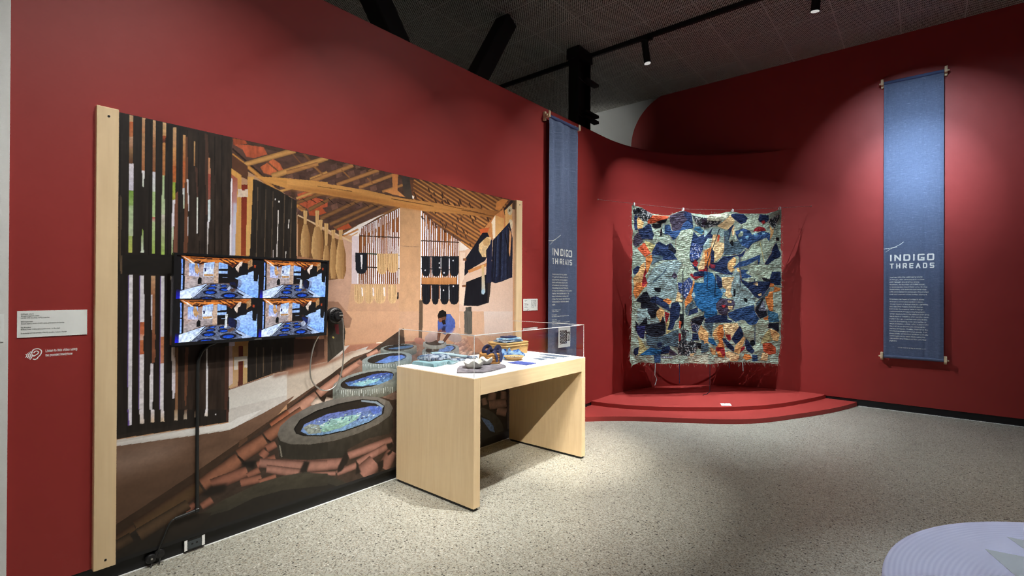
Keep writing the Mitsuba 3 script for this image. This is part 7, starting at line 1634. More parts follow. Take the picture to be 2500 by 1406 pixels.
part(t, 'light_print', flat(unary_union(mm_), frame((0, D - 0.1177, 0), (1, 0, 0), (0, 0, 1)), 0.0004), 'card_white')

# ------------------------------------------------------------------ display table with its acrylic case
TX0, TX1, TY0, TY1, TH = 2.4704, 3.945, 2.394, D - 0.047, 0.9306
t = thing('display_table', 'pale maple display table with slab legs standing against the mural', 'table')
part(t, 'top', box(TX0 + 0.066, TX1 - 0.06, TY0, TY1, 0.804, TH - 0.004, 0.0), 'maple_long')
part(t, 'leg', box(TX0, TX0 + 0.066, TY0, TY1, 0.02, TH - 0.004, 0.0012), 'maple_upright')
part(t, 'leg', box(TX1 - 0.06, TX1, TY0, TY1, 0.02, TH - 0.004, 0.0012), 'maple_upright')
for a in (TX0, TX1 - 0.06): part(t, 'plinth', box(a + 0.008, a + 0.052, TY0 + 0.012, TY1 - 0.01, 0, 0.02), 'black_paint')
part(t, 'white_deck', box(TX0 + 0.003, TX1 - 0.003, TY0 + 0.003, TY1 - 0.003, TH - 0.004, TH), 'deck_white', label='white display surface')
GX0, GX1, GY0, GY1, GZ = TX0 + 0.012, TX1 - 0.012, TY0 + 0.012, TY1 - 0.012, 1.228
t = thing('display_case', 'clear acrylic box covering the objects on the maple table', 'display case')
def pane(p):
    return trimesh.Trimesh(np.array(p, float), [[0, 1, 2], [0, 2, 3]], process=False)
for p in ([(GX0, GY0, TH), (GX1, GY0, TH), (GX1, GY0, GZ), (GX0, GY0, GZ)], [(GX0, GY1, TH), (GX0, GY0, TH), (GX0, GY0, GZ), (GX0, GY1, GZ)], [(GX1, GY0, TH), (GX1, GY1, TH), (GX1, GY1, GZ), (GX1, GY0, GZ)],
          [(GX1, GY1, TH), (GX0, GY1, TH), (GX0, GY1, GZ), (GX1, GY1, GZ)], [(GX0, GY0, GZ), (GX1, GY0, GZ), (GX1, GY1, GZ), (GX0, GY1, GZ)]):
    part(t, 'pane', pane(p), 'clear_acrylic')
e = 0.0026
ed = [box(GX0 - e, GX1 + e, GY0 - e, GY0 + e, GZ - e, GZ + e), box(GX0 - e, GX0 + e, GY0, GY1, GZ - e, GZ + e), box(GX1 - e, GX1 + e, GY0, GY1, GZ - e, GZ + e)]
e = 0.0018
ed += [box(x - e, x + e, y - e, y + e, TH, GZ) for x, y in ((GX0, GY0), (GX1, GY0), (GX0, GY1))]
for m in ed: part(t, 'edge', m, 'acrylic_edge')

# things inside the case
def cloth_mound(outline, h, seed, ripple=0.35, step=0.006, edge=0.012, base=TH, k=26, ky=26, slope=None, lift=None, flat=()):
    """A soft folded heap: height field over an outline, rounded at the rim and creased by noise."""
    pg = Polygon(outline); x0, y0, x1, y1 = pg.bounds
    X, Y = np.meshgrid(np.arange(x0 - step, x1 + 2 * step, step), np.arange(y0 - step, y1 + 2 * step, step))
    m = inside(X, Y, list(pg.exterior.coords)[:-1]); d = ndimage.distance_transform_edt(m) * step
    prof = np.sqrt(np.clip(1 - (1 - np.clip(d / edge, 0, 1)) ** 2, 0, 1))
    n = meshkit.fbm(np.stack([X * k, Y * ky, np.full(X.shape, seed * 3.7)], -1), 3, seed)
    Z = base + 0.0008 + h * prof * np.clip(1 + ripple * 2 * (n - 0.5), 0.1, 2)
    if slope: Z = base + (Z - base) * np.clip(slope(X, Y), 0.05, 2)
    for cx, cy, r in flat: Z = np.where(np.hypot(X - cx, Y - cy) < r, np.minimum(Z, base + 0.0105), Z)
    up_ = 0 if lift is None else 0.034 * np.clip(ndimage.gaussian_filter(ndimage.binary_dilation(inside(X, Y, lift), iterations=3).astype(float), 2) * 1.6, 0, 1)
    Z = Z + up_
    P = np.stack([X, Y, Z], -1); idx = -np.ones(X.shape, int)
    keep = ndimage.binary_dilation(m); idx[keep] = np.arange(keep.sum())
    q = np.stack([idx[:-1, :-1], idx[:-1, 1:], idx[1:, 1:], idx[1:, :-1]], -1).reshape(-1, 4); q = q[(q >= 0).all(1)]
    V = P[keep].copy(); out_ = np.nonzero(~m[keep])[0]
    for o_ in out_: V[o_, :2] = np.array(pg.exterior.interpolate(pg.exterior.project(Point(*V[o_, :2]))).coords[0])
    V[~m[keep], 2] = base + 0.0006 + (0 if lift is None else up_[keep][~m[keep]])
    return trimesh.Trimesh(V, np.vstack([q[:, [0, 1, 2]], q[:, [0, 2, 3]]]), process=False)
def dye_fn(c0, c1, k, thr=0.5, w=0.12):
    def f(p, n, uv):
        t = fbm(p.x * k, p.y * k, p.z * k, 3); h = noise(p.x * 700, p.y * 700, p.z * 700)
        return mix(c0, c1, smoothstep(thr - w, thr + w, t)) * (0.85 + 0.3 * h)
    return f
mat('teal_cotton', tex(dye_fn((0.12, 0.22, 0.25), (0.21, 0.35, 0.385), 14, 0.5, 0.4)), 0.9, 0.2)
mat('shibori_blue', tex(dye_fn((0.035, 0.065, 0.12), (0.27, 0.33, 0.40), 42, 0.5, 0.1)), 0.9, 0.2)
mat('ice_blue', tex(dye_fn((0.20, 0.31, 0.36), (0.36, 0.49, 0.54), 20, 0.5, 0.3)), 0.9, 0.2)
mat('slate_linen', tex(dye_fn((0.105, 0.10, 0.115), (0.19, 0.18, 0.20), 26, 0.5, 0.3)), 0.9, 0.2)
mat('porcelain', (0.62, 0.635, 0.58), 0.35, 0.5)
mat('navy_satin', (0.016, 0.021, 0.065), 0.6, 0.4, sheen=0.4)
mat('royal_blue', tex(dye_fn((0.022, 0.07, 0.24), (0.22, 0.38, 0.60), 34, 0.52, 0.12)), 0.85, 0.2)
mat('pale_blue', tex(dye_fn((0.10, 0.23, 0.42), (0.42, 0.60, 0.70), 40, 0.48, 0.12)), 0.85, 0.2)
def rattan_fn(p, n, uv):
    a = dr.sin(p.x * 330 + p.z * 330) * dr.sin(p.x * 330 - p.z * 330 + p.y * 300)
    return mix((0.36, 0.22, 0.075), (0.60, 0.42, 0.185), dr.clip(0.5 + 0.5 * a + 0.5 * (noise(p.x * 90, p.y * 90, p.z * 90) - 0.5), 0, 1))
mat('rattan', tex(rattan_fn), 0.6, 0.3)
mat('bamboo_rim', (0.55, 0.37, 0.15), 0.5, 0.4)
mat('willow', tex(dye_fn((0.26, 0.115, 0.03), (0.46, 0.24, 0.075), 30, 0.5, 0.3)), 0.6, 0.3)
mat('blue_card', tex(dye_fn((0.035, 0.055, 0.21), (0.065, 0.095, 0.34), 24, 0.5, 0.3)), 0.7, 0.3)
mat('slate_card', (0.085, 0.12, 0.17), 0.7, 0.3)
# 1 folded teal cloth with a rolled right edge
t = thing('folded_cloth', 'folded pale teal cloth at the left end of the display case', 'cloth')
TEAL = [(2.60, 3.235), (2.606, 3.10), (2.612, 2.975), (2.70, 2.985), (2.80, 3.01), (2.87, 3.035), (2.86, 3.12), (2.84, 3.23)]
pc = cloth_mound(TEAL, 0.028, 3, 0.12, 0.006, 0.016)
part(t, 'folded_stack', pc, 'teal_cotton', True)
part(t, 'folded_edge', tube(smooth_path([(2.79, 2.992, TH + 0.014), (2.83, 3.002, TH + 0.013), (2.875, 3.03, TH + 0.011), (2.93, 3.06, TH + 0.008)], 20), np.linspace(0.016, 0.007, 20), 12), 'teal_cotton', 40)
part(t, 'inner_fold', tube(smooth_path([(2.80, 2.975, TH + 0.009), (2.87, 3.0, TH + 0.008), (2.96, 3.06, TH + 0.006)], 16), np.linspace(0.008, 0.005, 16), 10), 'ice_blue', 40)
# 2 tie-dyed garment lying over it
t = thing('folded_garment', 'grey blue tie-dyed garment folded over the teal cloth', 'garment')
part(t, 'body', cloth_mound([(2.655, 3.235), (2.67, 3.09), (2.74, 3.06), (2.84, 3.07), (2.95, 3.07), (3.08, 3.03), (3.12, 3.06), (3.10, 3.16), (3.02, 3.225), (2.86, 3.235)], 0.036, 11, 0.5, 0.006, 0.03, k=16, lift=TEAL, slope=lambda X, Y: 1.08 - 1.25 * np.clip((X - 2.70) / 0.42, 0, 1) * 0.62), 'shibori_blue', True)
part(t, 'rolled_sleeve', tube(smooth_path([(2.78, 3.20, TH + 0.072), (2.86, 3.16, TH + 0.070), (2.96, 3.10, TH + 0.052), (3.06, 3.06, TH + 0.036)], 24), np.linspace(0.015, 0.010, 24), 12), 'ice_blue', 40, label='pale rolled sleeve')
part(t, 'sleeve', tube(smooth_path([(2.93, 3.20, TH + 0.052), (3.02, 3.14, TH + 0.040), (3.12, 3.07, TH + 0.020), (3.18, 3.05, TH + 0.014)], 20), np.linspace(0.016, 0.012, 20), 10), 'shibori_blue', 40)
# 3 slate cloth and two white bowls
solo('grey_cloth', cloth_mound([(2.542, 2.64), (2.60, 2.575), (2.666, 2.505), (2.76, 2.50), (2.86, 2.512), (2.99, 2.545), (3.04, 2.60), (3.06, 2.665), (2.985, 2.735), (2.86, 2.81), (2.76, 2.84), (2.68, 2.78)], 0.013, 21, 0.9, 0.004, 0.022, k=24, flat=((2.745, 2.665, 0.06), (2.945, 2.735, 0.05))), 'slate_linen', 'crumpled dark grey cloth spread at the front of the display case', 'cloth', True)
def bowl(c, r, h, seed, label):
    k = thing('white_bowl', label, 'bowl', None)
    w = lambda a, i: (1 + 0.10 * (i / 9) ** 2 * np.sin(5 * a + seed) * (i < 10) + (0.10 * np.sin(5 * a + seed) if i >= 10 and i < 12 else 0) + (0.06 * np.sin(5 * a + seed) if i >= 12 else 0), (0.012 * np.sin(5 * a + seed + 0.7) * (min(i, 10) / 10.0 if i <= 11 else max(0, (16 - i) / 6.0)) ** 2))
    prof = [(0.30 * r, 0), (0.42 * r, 0.0), (0.55 * r, 0.06 * h), (0.68 * r, 0.16 * h), (0.79 * r, 0.30 * h), (0.87 * r, 0.46 * h), (0.93 * r, 0.62 * h), (0.97 * r, 0.78 * h), (1.0 * r, 0.90 * h), (1.02 * r, h), (1.03 * r, 1.03 * h), (0.99 * r, 1.03 * h), (0.93 * r, 0.85 * h), (0.84 * r, 0.62 * h), (0.70 * r, 0.42 * h), (0.5 * r, 0.3 * h), (0.0002, 0.26 * h)]
    m = lathe(prof, 60, w); m.apply_translation(c); scene[k] = mikit.ply(m, 'porcelain', True)
    return k
bowl((2.745, 2.665, TH + 0.012), 0.078, 0.052, 0.3, 'white wavy-rimmed bowl nearest the front corner of the display case')
bowl((2.945, 2.735, TH + 0.012), 0.066, 0.042, 2.1, 'smaller white wavy-rimmed bowl leaning against the wooden rings')
# 4 coiled willow rings with navy ribbon
t = thing('willow_basket', 'round willow basket of stacked coils tied with navy ribbon', 'basket')
bc = np.array([3.085, 2.805])
for i in range(4):
    a = np.linspace(0, 2 * PI, 49); z = TH + 0.014 + i * 0.021; rr_ = 0.080 + 0.003 * (i == 1)
    part(t, 'coil', tube(np.stack([bc[0] + rr_ * np.cos(a), bc[1] + rr_ * np.sin(a), z + 0.002 * np.sin(9 * a + i)], 1), 0.0125, 10), 'willow', 40)
part(t, 'inside', extrude(Point(*bc).buffer(0.075), TH + 0.001, TH + 0.07), 'willow')
t = thing('navy_ribbon', 'navy blue satin ribbon bow looped over the willow basket', 'ribbon')
def ribbon(pts, w, th=0.004, n=40):
    """A flat band along a path with rounded edges."""
    p = smooth_path(pts, n); tg = np.gradient(p, axis=0); tg /= np.linalg.norm(tg, axis=1, keepdims=True)
    side = np.cross(tg, [0.25, 0.93, 0.28]); side /= np.linalg.norm(side, axis=1, keepdims=True); nn = np.cross(side, tg); V = []
    ww = np.asarray(w) * np.ones(n)
    for a in np.linspace(0, 2 * PI, 12, endpoint=False): V.append(p + side * (ww * math.cos(a))[:, None] + nn * (th * math.sin(a)))
    V = np.stack(V, 1).reshape(-1, 3); F = []
    for i in range(n - 1):
        for j in range(12):
            a, b = i * 12 + j, i * 12 + (j + 1) % 12; F += [[a, b, b + 12], [a, b + 12, a + 12]]
    return trimesh.Trimesh(V, F, process=False)
zt = TH + 0.088
def rp_(*q): return [(bc[0] + 0.9 * x, bc[1] + y, zt + 0.78 * z) for x, y, z in q]
part(t, 'loop', ribbon(rp_((0.0, -0.03, 0.0), (-0.035, -0.045, 0.035), (-0.07, -0.05, 0.045), (-0.085, -0.05, 0.015), (-0.05, -0.055, -0.005), (-0.01, -0.04, 0.0)), 0.016), 'navy_satin', True)
part(t, 'loop', ribbon(rp_((0.01, -0.03, 0.0), (0.03, -0.04, 0.045), (0.06, -0.04, 0.062), (0.085, -0.045, 0.03), (0.06, -0.055, 0.0), (0.02, -0.045, 0.0)), 0.018), 'navy_satin', True)
part(t, 'loop', ribbon(rp_((0.0, 0.03, 0.0), (-0.04, 0.04, 0.03), (-0.02, 0.04, 0.055), (0.04, 0.04, 0.05), (0.05, 0.03, 0.0)), 0.018), 'navy_satin', True)
part(t, 'knot', trimesh.creation.icosphere(2, 0.020).apply_scale((1.4, 1, 0.9)).apply_translation(rp_((0.005, -0.045, 0.006))[0]), 'navy_satin', True)
part(t, 'tail', ribbon(rp_((-0.01, -0.05, 0.01), (-0.03, -0.085, 0.0), (-0.03, -0.098, -0.03), (-0.028, -0.10, -0.085)), 0.012, 0.003), 'navy_satin', True)
part(t, 'tail', ribbon(rp_((0.01, -0.05, 0.01), (0.035, -0.082, 0.0), (0.035, -0.096, -0.03), (0.02, -0.10, -0.09)), 0.013, 0.003), 'navy_satin', True)
part(t, 'tail', ribbon(rp_((0.04, 0.0, 0.02), (0.10, -0.02, 0.01), (0.118, -0.03, -0.03), (0.11, -0.04, -0.09)), 0.014, 0.003), 'navy_satin', True)
# 5 ruffled blue scarf
t = thing('blue_scarf', 'ruffled bright blue and white tie-dyed scarf behind the seed tray', 'scarf')
part(t, 'heap', cloth_mound([(3.24, 2.945), (3.25, 2.90), (3.34, 2.885), (3.45, 2.865), (3.56, 2.83), (3.62, 2.85), (3.60, 2.91), (3.50, 2.955), (3.36, 2.975)], 0.062, 31, 0.9, 0.005, 0.05, k=26), 'royal_blue', True)
for i, (x, y, r, z) in enumerate(((3.34, 2.93, 0.040, 0.055), (3.41, 2.92, 0.034, 0.045), (3.48, 2.90, 0.042, 0.045), (3.56, 2.875, 0.026, 0.028))):
    a = np.linspace(0, 5.4, 30); P = np.stack([x + r * np.cos(a + i), y + 0.5 * r * np.sin(a + i) - 0.01, TH + z + r * 0.55 * np.sin(a * 1.0 + i * 0.7)], 1)
    part(t, 'ruffle', ribbon(P[::3], 0.020, 0.0035, 30), 'royal_blue' if i % 2 else 'pale_blue', True)
# 6 woven tray of seeds
t = thing('woven_tray', 'shallow woven tray holding small pale seeds', 'tray')
w = lambda a, i: (1.0, 0.0015 * np.sin(36 * a) * (i > 1))
m = lathe([(0.0002, 0.004), (0.05, 0.004), (0.056, 0.004), (0.072, 0.014), (0.088, 0.030), (0.092, 0.033), (0.086, 0.033), (0.070, 0.019), (0.05, 0.013), (0.0002, 0.012)], 72, w); m.apply_translation((3.365, 2.775, TH))
part(t, 'tray', m, 'rattan', True)
mat('seed_pale', (0.62, 0.58, 0.50), 0.6); mat('seed_dark', (0.09, 0.075, 0.06), 0.6)
for nm, mt, sd in (('seeds', 'seed_pale', 1), ('dark_seeds', 'seed_dark', 2)):
    r_ = np.random.default_rng(sd); ms = []
    for _ in range(90):
        a, q = r_.random() * 2 * PI, 0.064 * math.sqrt(r_.random()); ms.append(trimesh.creation.icosphere(1, 0.0042).apply_scale((1, 1, 0.8)).apply_translation((3.365 + q * math.cos(a), 2.775 + q * math.sin(a), TH + 0.0195 + 0.006 * r_.random())))
    part(t, nm, cat(ms), mt); labels[t + '__' + nm] = {'kind': 'stuff'}
# 7 woven box with folded fabrics on it
t = thing('woven_box', 'rectangular woven rattan box with a bound rim at the back of the display case', 'basket')
BX0, BX1, BY0, BY1, BH = 3.515, 3.835, 2.985, 3.21, 0.112
rnd = sbox(BX0 + 0.012, BY0 + 0.012, BX1 - 0.012, BY1 - 0.012).buffer(0.012)
part(t, 'body', extrude(rnd, TH, TH + BH - 0.02), 'rattan', 30)
part(t, 'lid', extrude(rnd.buffer(0.007), TH + BH - 0.026, TH + BH), 'rattan', 30)
ring = np.array(rnd.buffer(0.008).exterior.coords)
part(t, 'rim', tube(np.c_[ring, np.full(len(ring), TH + BH - 0.002)], 0.0065, 8), 'bamboo_rim', 40)
part(t, 'rim', tube(np.c_[ring, np.full(len(ring), TH + BH - 0.026)], 0.0050, 8), 'bamboo_rim', 40)
st_ = []
for i in range(26):
    x = BX0 + 0.02 + i * 0.0112
    for sgn in (1, -1): st_.append(tube([(x, BY0 - 0.0012, TH + 0.006), (x + 0.028 * sgn, BY0 - 0.0012, TH + BH - 0.034)], 0.0022, 5))
for i in range(17):
    y = BY0 + 0.02 + i * 0.0112
    for sgn in (1, -1): st_.append(tube([(BX0 - 0.0012, y, TH + 0.006), (BX0 - 0.0012, y + 0.028 * sgn, TH + BH - 0.034)], 0.0022, 5))
part(t, 'strand', cat(st_), 'bamboo_rim'); labels[t + '__strand'] = {'kind': 'stuff'}
part(t, 'loop_tie', tube(smooth_path([(3.69, BY0 - 0.006, TH + BH), (3.685, BY0 - 0.012, TH + BH - 0.03), (3.70, BY0 - 0.016, TH + BH - 0.045), (3.715, BY0 - 0.012, TH + BH - 0.02), (3.70, BY0 - 0.006, TH + BH)], 24), 0.0025, 8), 'bamboo_rim', 40)
zz0 = TH + BH + 0.004
for i, (ol, h, mt, lab) in enumerate((([(3.545, 3.18), (3.54, 3.02), (3.80, 3.015), (3.815, 3.17)], 0.016, 'shibori_blue', 'lowest folded blue and white patterned fabric on the woven box'), ([(3.57, 3.17), (3.575, 3.03), (3.79, 3.03), (3.79, 3.165)], 0.014, 'pale_blue', 'middle folded pale blue fabric on the woven box'), ([(3.60, 3.14), (3.60, 3.05), (3.74, 3.05), (3.75, 3.14)], 0.012, 'navy_satin', 'small navy folded fabric topmost on the woven box'))):
    solo('folded_fabric', cloth_mound(ol, h, 40 + i, 0.3, 0.005, 0.010, zz0), mt, lab, 'cloth', True); zz0 += h * 1.3
# 8 blue cards
def card(q, mt, lab): 
    solo('sample_card', extrude(Polygon(q), TH + 0.0003, TH + 0.004), mt, lab, 'card')
card([(3.181, 2.69), (3.315, 2.685), (3.324, 2.497), (3.181, 2.489)], 'blue_card', 'bright blue flat card in front of the seed tray')
card([(3.524, 2.679), (3.589, 2.650), (3.586, 2.570), (3.510, 2.578)], 'slate_card', 'smallest slate blue card, nearest the bright blue one')
card([(3.644, 2.704), (3.709, 2.675), (3.710, 2.549), (3.646, 2.541)], 'slate_card', 'middle slate blue card of the row at the right end of the case')
card([(3.787, 2.800), (3.856, 2.770), (3.854, 2.511), (3.772, 2.520)], 'slate_card', 'longest slate blue card, at the far right end of the case')

# ------------------------------------------------------------------ patchwork textile on its wire
WA, WB = np.array([5.743, D, 2.75]), np.array([8.119, 1.219, 2.761])
WL = np.linalg.norm((WB - WA)[:2]); we = np.append((WB - WA)[:2] / WL, 0); wn = np.array([we[1], -we[0], 0]); wn = wn if wn @ (-WA) > 0 else -wn
t = thing('hanging_wire', 'thin steel wire stretched across the niche holding the textile', 'wire')
s_ = np.linspace(0, WL, 40); sag = np.interp(s_, [0, 0.50, 1.215, 1.945, 2.68, WL], [2.75, 2.712, 2.662, 2.668, 2.722, 2.761])
part(t, 'strand', tube(WA * [1, 1, 0] + we * s_[:, None] + np.array([0, 0, 1.0]) * sag[:, None], 0.0022, 6), 'steel', 40)
for c, nrm in ((WA, (0, -1, 0)), (WB, (-1, 0, 0))):
    part(t, 'wall_eye', tube([np.array(c) + np.array(nrm) * 0.0005, np.array(c) + np.array(nrm) * 0.016], [0.010, 0.006], 12), 'steel', 40)
